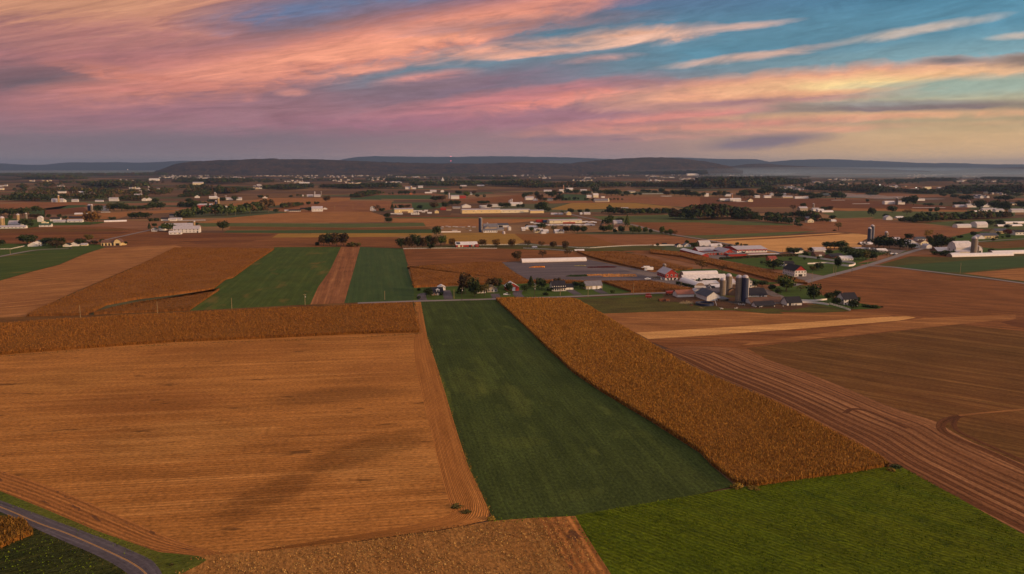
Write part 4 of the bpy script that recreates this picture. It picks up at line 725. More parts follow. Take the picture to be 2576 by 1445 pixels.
def proto(kind, colr, var):
    key = (kind, colr, var)
    if key not in PROTO:
        n = {'sparse': 330, 'bush': 200}.get(kind, 620); C, Nn = crown_points(kind, n)
        V = quadcloud(C, Nn, {'sparse': .065, 'conifer': .085, 'bush': .17}.get(kind, .095))
        cm = fastmesh('crown', V, np.arange(4 * n).reshape(n, 4), [M['leaf_' + colr]])
        tb = MB(); tb.tube((0, 0, -.02), (.01, 0, .34), .030, 7, .020).tube((.01, 0, .34), (.0, .01, .72), .020, 6, .008)
        for k in range(4):
            a = k * 1.7 + var; tb.tube((.01, 0, .26 + .07 * k), (.24 * math.cos(a), .24 * math.sin(a), .52 + .08 * k), .013, 5, .005)
        PROTO[key] = (cm, tb.mesh('trunk')); PROTO[key][1].materials.append(M['bark'])
    return PROTO[key]
def ordn(i):
    o = ['first', 'second', 'third', 'fourth', 'fifth', 'sixth', 'seventh', 'eighth', 'ninth', 'tenth', 'eleventh', 'twelfth', 'thirteenth', 'fourteenth', 'fifteenth', 'sixteenth', 'seventeenth', 'eighteenth', 'nineteenth']
    tens = {2: ('twentieth', 'twenty'), 3: ('thirtieth', 'thirty'), 4: ('fortieth', 'forty'), 5: ('fiftieth', 'fifty'), 6: ('sixtieth', 'sixty'), 7: ('seventieth', 'seventy'), 8: ('eightieth', 'eighty'), 9: ('ninetieth', 'ninety')}
    if i <= 19: return o[i - 1]
    a, b = divmod(i, 10); return tens[a][0] if b == 0 else tens[a][1] + '-' + o[b - 1]
KN = {'conifer': 'conifer', 'bush': 'bush'}
TC = [0]; REST = {}
def rest_tree(colr, cx, cy, s, hh):
    k = 46; d = rng.normal(size=(k, 3)); d /= np.linalg.norm(d, axis=1)[:, None]; rr = .8 + .28 * rng.random(k)
    REST.setdefault(colr, []).append(quadcloud(np.c_[cx + d[:, 0] * s * .46 * rr, cy + d[:, 1] * s * .46 * rr, hh * (.58 + .42 * d[:, 2] * rr)], d, hh * .26))
def tree(t, x, y, wz, hz, kind='round', colr='dark', label=None, group=None, z=0.0, far=False):
    p = W(t, x, y)
    if label is None or (t != 'D' and wz * hz * (1.4 if t in ('b4',) else 1) < 2300 and kind != 'bush' and dpx(t, x, y)[1] < 560):
        m = mpx(t, x, y); rest_tree(colr, p.x, p.y, wz * m, hz * m); return None
    p = W(t, x, y); m = mpx(t, x, y); cm, tm = proto(kind, colr, int(rng.integers(3)))
    nm = {'conifer': 'conifer_tree', 'bush': 'bush'}.get(kind, 'tree')
    s = wz * m * (1.16 if kind != 'conifer' else 1.15); hh = hz * m * 1.04
    if far and kind == 'bush': o = link(nm, cm)
    else:
        o = empty(nm, (0, 0, 0)); link('crown', cm, parent=o)
        if kind != 'bush': link('trunk', tm, parent=o)
    o.location = (p.x, p.y, z); o.rotation_euler = (0, 0, rng.random() * 6.28); o.scale = (s, s, hh)
    tag(o, label, {'conifer_tree': 'conifer', 'bush': 'bush'}.get(nm, 'tree'), group); return o
def trees(t, lst, where, group, word='tree'):
    """lst of (x,y,w,h,kind,colour); labels count from the left"""
    lst = sorted(lst, key=lambda q: q[0]); n = len(lst)
    cn = {'dark': 'dark', 'green': 'green', 'olive': 'olive', 'orange': 'orange brown', 'red': 'red', 'brown': 'brown', 'gold': 'golden'}
    for i, q in enumerate(lst):
        TC[0] += 1
        w_ = {'conifer': 'conifer', 'bush': 'bush'}.get(q[4], 'tree')
        lb = f'{cn[q[5]]} {w_}, {ordn(i + 1)} from the left {where}' if n > 1 else f'{cn[q[5]]} {w_} {where}'
        tree(t, *q, label=lb, group=group)
r_, o_, c_, s_, w_, b_ = 'round', 'oval', 'conifer', 'sparse', 'wide', 'bush'
tree('b0', 940, 1000, 190, 310, o_, 'brown', 'tallest dark tree behind the roadside houses', 'trees around the roadside houses')
tree('b0', 870, 1000, 120, 140, c_, 'dark', 'dark conifer at the foot of the tallest roadside tree', 'trees around the roadside houses')
trees('b0', [(1080, 1045, 190, 270, o_, 'dark'), (1222, 1030, 170, 200, s_, 'olive'), (1345, 925, 180, 155, r_, 'brown'), (1420, 915, 100, 145, o_, 'dark'), (1165, 1000, 90, 130, r_, 'olive')], 'around the stone house', 'trees around the roadside houses')
trees('b0', [(420, 1045, 120, 140, r_, 'dark'), (600, 1022, 42, 50, b_, 'dark'), (270, 955, 52, 45, b_, 'dark'), (270, 1072, 55, 50, b_, 'dark'), (480, 1000, 60, 60, b_, 'dark')], 'around the brick house', 'trees around the roadside houses')
trees('b0', [(1580, 985, 110, 155, o_, 'dark'), (1803, 972, 98, 115, r_, 'dark'), (1892, 905, 125, 160, c_, 'dark'), (2040, 935, 150, 165, r_, 'dark')], 'between the red garage and the farmhouse', 'trees around the roadside houses')
trees('b1', [(830, 870, 110, 100, r_, 'brown'), (655, 1020, 80, 48, b_, 'dark'), (680, 1022, 50, 25, b_, 'dark'), (1190, 940, 85, 110, r_, 'dark'), (1095, 905, 120, 85, r_, 'dark'), (720, 960, 90, 60, b_, 'dark'), (1625, 1000, 58, 60, r_, 'green')], 'around the white farmhouse and tan garage', 'trees around the roadside houses')
trees('b1', [(170, 325, 100, 115, r_, 'orange'), (395, 325, 95, 112, s_, 'brown'), (592, 325, 100, 95, s_, 'brown'), (765, 345, 105, 108, r_, 'brown'), (948, 365, 98, 125, r_, 'brown')], 'in the paddock row between the white fences', 'autumn trees along the white fence')
trees('b0', [(750, 312, 105, 112, r_, 'orange'), (1190, 312, 105, 105, r_, 'orange'), (1390, 318, 115, 115, r_, 'orange')], 'beside the red horse barn', 'autumn trees along the white fence')
trees('b1', [(245, 515, 135, 140, o_, 'brown'), (615, 480, 115, 115, s_, 'brown'), (970, 465, 105, 118, s_, 'brown')], 'standing behind the long greenhouse', 'autumn trees behind the greenhouse')
trees('b0', [(25, 345, 130, 150, r_, 'dark'), (130, 345, 130, 165, r_, 'brown'), (180, 235, 90, 100, o_, 'dark'), (250, 345, 110, 185, o_, 'dark'), (330, 345, 110, 160, r_, 'brown'), (410, 300, 110, 150, r_, 'dark'), (500, 320, 120, 150, r_, 'brown'), (590, 300, 130, 140, r_, 'green'), (640, 290, 60, 120, o_, 'olive'), (445, 345, 90, 80, b_, 'dark')], 'in the clump left of the red barn', 'trees in the clump left of the red horse barn')
tree('b0', 525, 162, 125, 145, r_, 'dark', 'single round dark tree at the left end of the junk lot')
trees('A2', [(40, 1400, 120, 75, b_, 'olive'), (120, 1398, 60, 60, b_, 'olive')], 'at the field edge left of the fence clump', 'bushes by the fence clump')
trees('b6', [(2060, 300, 60, 60, b_, 'dark'), (2150, 305, 135, 160, r_, 'brown'), (2235, 305, 115, 175, o_, 'dark'), (2335, 305, 150, 190, o_, 'brown'), (2440, 305, 130, 180, r_, 'brown'), (2400, 300, 90, 120, s_, 'orange'), (2515, 310, 70, 40, b_, 'dark')], 'in the thicket above the green strips', 'trees in the thicket above the green strips')
trees('A2', [(532, 990, 92, 75, r_, 'dark'), (556, 1056, 94, 78, r_, 'dark')], 'standing in the tan field before the warehouse', 'pair of trees in the tan field')
trees('A1', [(690, 1165, 140, 125, r_, 'dark')], 'standing alone right of the great white barn', None)
trees('A1', [(2195, 755, 95, 85, r_, 'brown'), (2045, 790, 65, 42, b_, 'dark'), (1930, 800, 60, 50, r_, 'dark')], 'in the tan field below the ridge', 'trees in the tan field below the ridge')
trees('A2', [(390, 885, 110, 90, s_, 'brown'), (460, 890, 80, 50, b_, 'dark'), (610, 860, 60, 80, c_, 'dark'), (660, 860, 50, 60, c_, 'dark'), (740, 840, 80, 50, b_, 'dark'), (830, 830, 90, 40, b_, 'brown'), (1010, 850, 80, 55, b_, 'dark'), (1210, 855, 120, 95, r_, 'brown'), (1370, 845, 85, 92, r_, 'dark'), (1470, 810, 90, 80, r_, 'dark'), (1550, 805, 100, 75, r_, 'dark')], 'around the yellow warehouse', 'trees around the yellow warehouse')
trees('A2', [(1900, 790, 110, 55, r_, 'dark'), (1975, 780, 90, 45, r_, 'dark'), (2020, 845, 80, 60, r_, 'brown'), (2190, 840, 90, 75, r_, 'dark'), (2280, 840, 100, 75, r_, 'dark'), (2430, 840, 60, 55, r_, 'dark'), (2500, 840, 60, 60, r_, 'dark')], 'among the long warehouses', 'trees among the long warehouses')
trees('A2', [(1240, 745, 130, 80, r_, 'dark'), (1330, 745, 120, 85, r_, 'brown'), (1390, 650, 60, 50, r_, 'dark'), (1570, 650, 90, 60, r_, 'dark'), (1690, 690, 90, 90, r_, 'green'), (1790, 650, 60, 60, r_, 'brown'), (1600, 575, 40, 50, o_, 'dark'), (1840, 690, 60, 50, r_, 'dark'), (1940, 690, 50, 45, r_, 'dark'), (2515, 715, 70, 95, r_, 'dark')], 'around the farm with the quonset barn', 'trees around the quonset barn farm')
trees('A2', [(745, 650, 60, 60, r_, 'dark'), (800, 650, 60, 60, r_, 'dark'), (850, 645, 50, 50, r_, 'dark'), (930, 640, 40, 45, r_, 'dark'), (620, 650, 40, 38, r_, 'dark'), (570, 650, 40, 30, r_, 'dark'), (710, 640, 40, 45, o_, 'dark')], 'at the small far farmstead', 'trees at the small far farmstead')
trees('A3', [(245, 900, 170, 150, o_, 'dark'), (330, 900, 80, 70, r_, 'dark'), (190, 870, 90, 90, r_, 'dark'), (665, 925, 92, 80, r_, 'dark'), (790, 920, 60, 60, r_, 'dark'), (905, 915, 70, 65, r_, 'dark'), (535, 925, 50, 45, r_, 'dark')], 'beside the yellow lit house', 'trees beside the yellow lit house')
trees('A3', [(235, 1142, 130, 85, r_, 'dark'), (97, 1185, 75, 72, r_, 'dark'), (25, 1115, 50, 40, b_, 'dark'), (190, 1200, 60, 60, s_, 'brown'), (410, 1190, 100, 95, s_, 'dark'), (515, 1205, 60, 60, s_, 'brown'), (595, 1200, 90, 95, r_, 'brown'), (690, 1205, 90, 120, r_, 'dark'), (760, 1200, 70, 100, r_, 'dark'), (850, 1205, 90, 105, r_, 'dark')], 'in front of the shed lot', 'trees in front of the shed lot')
trees('A3', [(1215, 1095, 150, 125, r_, 'green'), (1120, 1085, 50, 80, c_, 'dark'), (1240, 1020, 70, 75, r_, 'dark'), (1370, 1075, 110, 95, r_, 'dark'), (1475, 1110, 100, 160, c_, 'green'), (1130, 1195, 110, 95, r_, 'dark'), (1215, 1195, 95, 110, r_, 'green')], 'around the stone lane farmhouse', 'trees around the stone lane farmhouse')
trees('A3', [(1298, 1208, 55, 65, r_, 'dark'), (1390, 1210, 90, 110, r_, 'dark'), (1560, 1215, 105, 115, r_, 'green'), (1645, 1218, 70, 110, o_, 'green'), (1735, 1208, 65, 90, r_, 'green'), (1820, 1212, 52, 68, r_, 'dark'), (1980, 1222, 75, 115, o_, 'green'), (2040, 1225, 70, 60, r_, 'dark'), (2100, 1240, 72, 95, o_, 'green'), (2165, 1245, 65, 80, s_, 'brown')], 'in the young row along the lane', 'young trees along the lane')
trees('A3', [(172, 690, 65, 90, o_, 'dark'), (215, 750, 90, 110, r_, 'brown'), (90, 660, 60, 50, r_, 'dark'), (30, 670, 60, 50, r_, 'dark'), (320, 650, 60, 50, r_, 'dark'), (385, 700, 120, 100, r_, 'dark'), (430, 660, 80, 80, r_, 'brown'), (500, 740, 100, 100, r_, 'dark'), (440, 740, 60, 50, r_, 'dark'), (290, 740, 80, 50, r_, 'dark'), (545, 740, 40, 60, o_, 'dark'), (590, 730, 60, 35, b_, 'dark')], 'beside the white barn pair', 'trees beside the white barn pair')
trees('A3', [(642, 728, 34, 48, c_, 'dark'), (705, 725, 34, 42, c_, 'dark'), (730, 726, 34, 44, c_, 'dark'), (770, 724, 32, 40, c_, 'dark'), (885, 727, 60, 34, b_, 'dark'), (985, 740, 60, 46, b_, 'dark'), (1240, 732, 60, 38, r_, 'dark'), (1290, 732, 40, 36, r_, 'dark'), (1342, 732, 42, 38, r_, 'dark'), (1403, 732, 42, 32, r_, 'dark')], 'dotted before the long low church', 'small trees before the long low church')
trees('A3', [(600, 640, 80, 75, r_, 'dark'), (650, 640, 70, 60, r_, 'dark'), (740, 640, 100, 70, r_, 'dark'), (850, 660, 100, 70, r_, 'dark'), (905, 650, 90, 60, r_, 'dark'), (1010, 630, 110, 90, r_, 'dark'), (1090, 640, 80, 60, r_, 'dark'), (1180, 660, 100, 80, r_, 'green'), (1250, 665, 120, 90, r_, 'dark'), (1340, 670, 100, 100, r_, 'dark'), (1405, 668, 50, 30, b_, 'dark'), (1478, 670, 92, 75, r_, 'dark'), (1583, 665, 60, 48, r_, 'dark'), (1664, 665, 50, 50, r_, 'dark'), (505, 650, 60, 50, r_, 'dark')], 'in the village behind the church', 'trees in the village behind the church')
trees('A3', [(1700, 620, 70, 50, r_, 'dark'), (1780, 625, 90, 50, r_, 'dark'), (1870, 630, 70, 45, r_, 'dark'), (1975, 630, 85, 70, r_, 'dark'), (2040, 665, 100, 70, r_, 'brown'), (2160, 660, 110, 75, r_, 'dark'), (2240, 670, 90, 80, r_, 'dark'), (2330, 680, 120, 110, r_, 'dark'), (2400, 680, 90, 70, r_, 'dark'), (2460, 680, 80, 75, r_, 'green'), (2510, 685, 60, 50, r_, 'dark')], 'at the long white farm lane', 'trees at the long white farm lane')
trees('A4', [(48, 675, 60, 60, r_, 'dark'), (215, 672, 75, 60, r_, 'dark'), (285, 675, 80, 85, r_, 'olive'), (345, 675, 60, 78, o_, 'dark'), (410, 670, 55, 60, r_, 'dark'), (552, 670, 60, 48, r_, 'dark'), (640, 700, 120, 120, r_, 'dark'), (720, 690, 110, 110, r_, 'brown'), (790, 690, 90, 60, r_, 'dark')], 'behind the hedged white barn', 'trees behind the hedged white barn')
trees('A4', [(880, 660, 110, 90, r_, 'dark'), (980, 650, 150, 130, r_, 'dark'), (1080, 650, 130, 110, r_, 'brown'), (1170, 660, 100, 100, r_, 'dark'), (1140, 690, 120, 60, r_, 'dark'), (1270, 650, 130, 90, r_, 'dark'), (1370, 660, 130, 80, r_, 'dark'), (1480, 680, 110, 70, r_, 'dark'), (1580, 680, 100, 65, r_, 'dark'), (1700, 705, 130, 75, r_, 'dark'), (1810, 690, 130, 75, r_, 'dark'), (1960, 715, 160, 100, r_, 'dark'), (2040, 715, 110, 85, r_, 'dark'), (2418, 755, 50, 36, r_, 'dark'), (1620, 705, 80, 40, b_, 'dark')], 'around the smoky farm village', 'trees around the smoky farm village')
trees('A4', [(1345, 885, 80, 88, s_, 'brown'), (1495, 828, 75, 55, r_, 'dark'), (1800, 880, 100, 55, r_, 'dark'), (1880, 880, 75, 62, r_, 'brown'), (1915, 1010, 80, 60, r_, 'dark'), (1830, 1045, 90, 50, r_, 'dark'), (2002, 1165, 95, 115, s_, 'olive'), (1435, 1105, 75, 38, b_, 'dark'), (1380, 1092, 40, 35, b_, 'dark'), (1940, 1170, 50, 16, b_, 'dark')], 'around the farm with the long hoop', 'trees around the farm with the long hoop')
trees('A5', [(325, 955, 95, 108, r_, 'dark'), (622, 912, 112, 90, r_, 'dark'), (835, 945, 120, 80, s_, 'olive'), (530, 965, 70, 40, b_, 'dark'), (1178, 905, 46, 52, r_, 'dark'), (1265, 908, 60, 68, r_, 'green'), (800, 1030, 150, 60, b_, 'dark')], 'beyond the brown field at right', 'trees beyond the brown field at right')
trees('A5', [(820, 800, 120, 110, r_, 'dark'), (932, 800, 100, 130, o_, 'dark'), (262, 755, 50, 40, r_, 'dark'), (310, 670, 110, 50, r_, 'dark'), (375, 665, 90, 50, r_, 'dark'), (1090, 810, 50, 36, r_, 'dark'), (1165, 815, 90, 40, r_, 'dark'), (1327, 812, 50, 45, r_, 'dark'), (1325, 670, 50, 60, o_, 'dark'), (1375, 680, 55, 42, r_, 'dark'), (1480, 660, 110, 80, r_, 'dark'), (1510, 700, 90, 50, r_, 'dark'), (1700, 660, 110, 60, r_, 'dark'), (1700, 735, 160, 70, r_, 'dark')], 'on the right plain below the mist', 'trees on the right plain below the mist')
trees('A5', [(1540, 810, 60, 50, r_, 'dark'), (1630, 815, 110, 60, r_, 'dark'), (1885, 860, 130, 120, r_, 'dark'), (2100, 860, 160, 110, r_, 'dark'), (2210, 880, 150, 110, r_, 'dark'), (2270, 900, 110, 130, r_, 'dark'), (2490, 850, 120, 90, r_, 'dark'), (2280, 670, 80, 75, r_, 'dark'), (2420, 680, 130, 50, r_, 'dark'), (2260, 740, 150, 70, r_, 'dark'), (2150, 730, 100, 50, r_, 'dark')], 'around the far right farms', 'trees around the far right farms')
trees('A5', [(860, 1305, 95, 85, r_, 'dark'), (1135, 1310, 110, 150, s_, 'gold'), (1170, 1345, 70, 85, c_, 'dark')], 'at the farmhouses behind the crossroads', 'trees at the farmhouses behind the crossroads')
trees('b4', [(900, 465, 60, 55, r_, 'dark'), (1075, 545, 150, 155, r_, 'dark'), (1010, 610, 160, 110, r_, 'dark'), (1130, 610, 200, 170, r_, 'dark'), (1250, 610, 150, 165, r_, 'dark'), (945, 560, 70, 120, o_, 'dark'), (1000, 720, 110, 60, b_, 'dark'), (1120, 730, 120, 60, b_, 'dark'), (1230, 735, 160, 80, b_, 'dark'), (1310, 730, 70, 80, b_, 'dark')], 'in the dense group right of the crossroads', 'trees in the group right of the crossroads')
trees('b4', [(1435, 205, 110, 40, r_, 'dark'), (1690, 230, 90, 60, r_, 'dark'), (1842, 245, 80, 75, r_, 'dark'), (1955, 235, 105, 85, r_, 'dark'), (2112, 235, 110, 95, r_, 'dark'), (2240, 275, 90, 60, r_, 'dark'), (2380, 220, 60, 45, b_, 'olive'), (2243, 395, 120, 90, r_, 'red'), (2085, 395, 60, 60, r_, 'dark'), (2265, 440, 60, 50, r_, 'dark'), (2162, 442, 36, 34, r_, 'dark'), (2003, 492, 55, 48, r_, 'dark'), (2065, 455, 50, 45, r_, 'dark'), (1975, 682, 100, 58, b_, 'dark'), (1670, 390, 90, 60, b_, 'dark'), (1440, 430, 80, 34, b_, 'dark')], 'around the small farm at the right edge', 'trees around the small farm at the right edge')
trees('b3', [(745, 345, 120, 95, r_, 'dark'), (860, 345, 130, 95, r_, 'dark'), (960, 350, 150, 110, r_, 'dark'), (1020, 430, 160, 110, r_, 'dark'), (1120, 500, 130, 100, r_, 'dark'), (1200, 510, 130, 120, r_, 'dark'), (1310, 510, 110, 115, r_, 'olive'), (1405, 510, 110, 105, r_, 'dark'), (520, 390, 90, 60, r_, 'dark'), (440, 440, 80, 60, b_, 'dark'), (780, 430, 90, 70, r_, 'dark')], 'in the belt by the looped white wall', 'trees in the belt by the looped white wall')
trees('b3', [(1500, 330, 160, 130, r_, 'dark'), (1570, 340, 200, 170, r_, 'dark'), (1650, 345, 120, 140, r_, 'dark'), (1805, 360, 170, 150, r_, 'dark'), (1290, 320, 80, 70, s_, 'brown'), (1975, 350, 120, 70, r_, 'dark')], 'around the twin blue silos', 'trees around the twin blue silos')
trees('b3', [(210, 425, 90, 95, r_, 'dark'), (290, 425, 110, 85, r_, 'dark'), (425, 512, 38, 40, r_, 'dark'), (620, 500, 40, 40, r_, 'dark'), (910, 628, 92, 150, o_, 'dark'), (625, 658, 120, 110, r_, 'dark'), (545, 670, 80, 70, r_, 'olive'), (225, 505, 46, 30, b_, 'dark')], 'on the lawn of the inn', 'trees on the lawn of the inn')
trees('b3', [(562, 1095, 190, 220, o_, 'dark'), (160, 965, 240, 215, r_, 'green'), (370, 960, 120, 80, s_, 'olive'), (38, 1010, 85, 95, r_, 'dark'), (780, 1085, 115, 105, r_, 'dark'), (898, 1065, 115, 110, r_, 'dark'), (890, 1155, 110, 100, r_, 'dark'), (1125, 1225, 130, 140, r_, 'dark'), (1202, 1120, 52, 72, o_, 'dark')], 'around the white farmhouse at the field edge', 'trees around the white farmhouse at the field edge')
trees('b3', [(1300, 1190, 90, 45, b_, 'green'), (1380, 1200, 90, 40, b_, 'dark'), (1460, 1205, 80, 45, b_, 'green'), (1545, 1195, 34, 20, b_, 'dark')], 'in the garden right of the white farmhouse', 'bushes in the farmhouse garden')
trees('b2', [(1762, 958, 92, 95, r_, 'dark'), (1620, 890, 130, 80, r_, 'dark'), (1520, 900, 100, 90, r_, 'dark')], 'behind the dark roofed silo barns', 'trees behind the silo barns')
trees('b2', [(748, 668, 160, 160, s_, 'orange'), (1040, 700, 140, 120, s_, 'orange')], 'glowing orange behind the barn greenhouses', 'orange trees behind the barn greenhouses')
trees('b2', [(1785, 650, 230, 130, w_, 'dark'), (1612, 570, 46, 48, r_, 'dark'), (1825, 545, 46, 50, r_, 'dark')], 'by the orange brick house', 'trees by the orange brick house')
trees('b2', [(107, 312, 46, 46, r_, 'dark'), (535, 285, 60, 62, r_, 'dark'), (650, 345, 90, 90, r_, 'dark'), (600, 310, 60, 50, r_, 'dark'), (700, 310, 50, 50, r_, 'dark'), (770, 325, 60, 30, b_, 'dark'), (990, 322, 52, 38, b_, 'dark'), (1070, 322, 36, 32, r_, 'dark'), (1155, 320, 60, 36, r_, 'dark'), (1232, 312, 40, 26, r_, 'dark'), (1263, 302, 52, 50, r_, 'dark'), (1315, 312, 46, 46, c_, 'dark'), (1385, 312, 66, 34, r_, 'dark'), (1478, 320, 30, 16, b_, 'dark'), (1350, 405, 60, 20, b_, 'dark')], 'among the red and white sheds', 'trees among the red and white sheds')
trees('A0', [(175, 960, 120, 100, r_, 'dark'), (330, 955, 160, 100, r_, 'dark'), (515, 905, 110, 80, r_, 'dark'), (600, 905, 90, 60, s_, 'olive'), (355, 1105, 140, 95, r_, 'dark'), (505, 990, 130, 55, r_, 'brown'), (20, 960, 120, 100, r_, 'dark'), (150, 1010, 60, 60, o_, 'dark'), (450, 1110, 50, 50, r_, 'dark'), (865, 985, 50, 48, r_, 'dark'), (940, 1010, 55, 48, r_, 'dark'), (700, 990, 50, 50, r_, 'dark'), (620, 1000, 50, 60, r_, 'dark')], 'around the left edge farm', 'trees around the left edge farm')
trees('A0', [(1320, 1075, 165, 165, r_, 'orange'), (1410, 1045, 80, 95, s_, 'olive'), (1625, 1010, 85, 38, b_, 'dark'), (1900, 1000, 90, 82, r_, 'dark'), (2010, 998, 130, 90, r_, 'dark'), (2100, 995, 130, 80, r_, 'dark')], 'between the left hoop barn and the tan field', 'trees between the left hoop barn and the tan field')
trees('A0', [(1415, 905, 110, 95, r_, 'dark'), (1590, 885, 110, 100, r_, 'olive'), (1650, 885, 90, 95, r_, 'dark'), (1760, 885, 150, 105, r_, 'dark'), (1840, 880, 90, 60, r_, 'dark'), (1938, 875, 72, 60, r_, 'dark'), (2030, 872, 80, 60, r_, 'dark'), (2120, 870, 90, 68, r_, 'dark'), (2210, 865, 120, 100, r_, 'dark'), (2320, 860, 120, 90, r_, 'dark'), (2250, 770, 90, 65, r_, 'dark')], 'in the row behind the left lane', 'trees in the row behind the left lane')
trees('b5', [(400, 280, 200, 115, w_, 'dark'), (15, 300, 90, 70, r_, 'dark'), (660, 300, 120, 95, r_, 'dark'), (735, 300, 90, 100, r_, 'dark'), (812, 310, 90, 110, r_, 'dark'), (815, 330, 200, 90, w_, 'brown'), (900, 320, 75, 118, o_, 'dark'), (1160, 300, 120, 90, r_, 'dark'), (1290, 235, 95, 85, r_, 'olive'), (1370, 290, 90, 60, r_, 'brown'), (1475, 262, 70, 52, r_, 'dark'), (1815, 290, 46, 46, r_, 'dark'), (1700, 245, 50, 30, b_, 'dark')], 'around the left roadside houses', 'trees around the left roadside houses')
trees('A0', [(2160, 1150, 55, 85, c_, 'dark'), (2230, 1120, 60, 55, r_, 'dark'), (2440, 1180, 170, 110, r_, 'green'), (2260, 1030, 80, 45, b_, 'dark'), (2180, 1035, 60, 45, b_, 'dark')], 'before the great white barn', 'trees before the great white barn')
trees('A1', [(225, 1095, 80, 50, r_, 'dark'), (310, 1100, 60, 45, r_, 'dark')], 'behind the great white barn', 'trees behind the great white barn')
trees('A1', [(1455, 905, 75, 50, r_, 'dark'), (1940, 890, 90, 60, r_, 'dark'), (345, 775, 50, 40, r_, 'dark'), (290, 835, 90, 95, r_, 'dark'), (200, 765, 90, 60, r_, 'dark'), (860, 740, 80, 70, r_, 'dark'), (690, 740, 100, 50, r_, 'dark'), (520, 760, 110, 40, b_, 'dark'), (1235, 705, 70, 50, r_, 'dark'), (1330, 690, 50, 35, r_, 'dark'), (1770, 680, 34, 44, c_, 'dark'), (1820, 680, 50, 35, r_, 'dark'), (1680, 685, 60, 30, b_, 'dark')], 'about the farms below the ridge', 'trees about the farms below the ridge')
tree('D', 648, 1395, 8, 5, b_, 'green', 'small yellow flowering weed clump beside the road corner') if False else None
for x, y, wd_, hh, cc, lb in [(1235, 1310, 16, 12, 'gold', 'pale yellow weed tuft at the corner of the headland'), (1855, 1230, 24, 13, 'gold', 'pale dry grass tuft at the tip of the corn'), (1895, 1230, 26, 7, 'gold', 'low dry grass tuft along the corn front'), (2240, 1186, 16, 8, 'gold', 'dry grass tuft at the right corner of the corn'), (2255, 1178, 22, 9, 'dark', 'low dark weeds at the right corner of the corn'), (1148, 1278, 24, 9, 'olive', 'greenish weed patch in the headland corner'), (1172, 1292, 22, 7, 'olive', 'second weed patch inside the headland turn'), (432, 1425, 9, 7, 'olive', 'small bush by the bend of the road')]:
    tree('D', x, y, wd_, hh, b_, cc, lb, None)

# ------------------------------------------------------------------ hedgerows and woods that read as one mass
def woods(label, segs, thick=18, dens=1.0, cols=('dark', 'brown', 'green'), name='woodland', nq=70, ww=.85):
    """segs: lists of (tile,x,y,height in tile px)"""
    VV = []; MI = []
    for seg in segs:
        P = [W(t, x, y) for t, x, y, h in seg]; Hs = [h * mpx(t, x, y) for t, x, y, h in seg]
        for a, b, ha, hb in zip(P[:-1], P[1:], Hs[:-1], Hs[1:]):
            L_ = (b - a).length; cnt = max(2, int(L_ / (.42 * (ha + hb) / 2) * dens * max(1, thick / 12)))
            for _ in range(cnt):
                f_ = rng.random(); c = a.lerp(b, f_); h = (ha + (hb - ha) * f_) * (.62 + .45 * rng.random())
                dv = (b - a).normalized(); nv = Vector((-dv.y, dv.x, 0)); nv = nv if nv.y > 0 else -nv; c = c + nv * (rng.random() * thick)
                wd_ = h * ww * (.8 + .5 * rng.random()); k = nq
                d = rng.normal(size=(k, 3)); d /= np.linalg.norm(d, axis=1)[:, None]; d[:, 2] = np.abs(d[:, 2]) * 1.0 - .35 * (rng.random(k) < .4)
                rr = .8 + .28 * rng.random(k); C = np.c_[c.x + d[:, 0] * wd_ * .5 * rr, c.y + d[:, 1] * wd_ * .5 * rr, h * (.42 + .52 * d[:, 2] * rr)]
                VV.append(quadcloud(C, d, h * .20)); MI.append(np.full(k, rng.choice(len(cols), p=[.6, .32, .08][:len(cols)] if len(cols) == 3 else None)))
    V = np.concatenate(VV); n = len(V) // 4
    me = fastmesh(name, V, np.arange(4 * n).reshape(n, 4), [M['leaf_' + c] for c in cols], mi=np.concatenate(MI))
    tag(link(name, me), label, kind='stuff')
woods('great dark hedgerow right of the left farms', [[('A1', 0, 960, 90), ('A1', 130, 985, 100), ('A1', 420, 965, 175), ('A1', 700, 955, 160), ('A1', 850, 945, 150), ('A1', 1350, 905, 150)], [('A1', 1310, 840, 130), ('A1', 1480, 830, 120)], [('A1', 1480, 850, 80), ('A1', 1760, 800, 50)]], 22)
woods('dark belt of trees above the red barn farm', [[('A1', 0, 690, 40), ('A1', 300, 650, 80), ('A1', 560, 640, 90), ('A1', 760, 610, 70), ('A1', 1160, 590, 45)], [('A1', 0, 830, 75), ('A1', 300, 835, 80)]], 60)
woods('thick wood behind the green meadow at right', [[('A3', 2450, 990, 170), ('A4', 0, 1015, 180), ('A4', 250, 1010, 220), ('A4', 500, 990, 190), ('A4', 800, 985, 120), ('A4', 900, 1030, 100)], [('A3', 2400, 930, 130), ('A4', 300, 930, 150), ('A4', 500, 930, 110)], [('A4', 300, 880, 90), ('A4', 430, 880, 85)]], 45)
woods('hedgerow curving past the brown house', [[('A4', 880, 1040, 90), ('A4', 1100, 1060, 110), ('A4', 1280, 1080, 90)], [('A4', 1050, 1000, 110), ('A4', 1300, 980, 70), ('A4', 1600, 970, 100), ('A4', 1720, 1020, 110)], [('A4', 1400, 1040, 60), ('A4', 1560, 1040, 60)], [('A4', 1640, 1040, 60), ('A4', 1800, 1040, 50)]], 24)
woods('long hedgerow behind the meadow and the lane', [[('A3', 1070, 925, 60), ('A3', 1180, 930, 120), ('A3', 1350, 940, 100), ('A3', 1500, 940, 90), ('A3', 1900, 935, 100), ('A3', 2200, 925, 80), ('A3', 2529, 910, 70)]], 30)
woods('dark hedgerow across the right distance', [[('A5', 1000, 1055, 130), ('A5', 1150, 1055, 160), ('A5', 1400, 1030, 90), ('A5', 1800, 1010, 110), ('A5', 2430, 985, 90)], [('A5', 720, 1045, 70), ('A5', 1000, 1060, 80)]], 28)
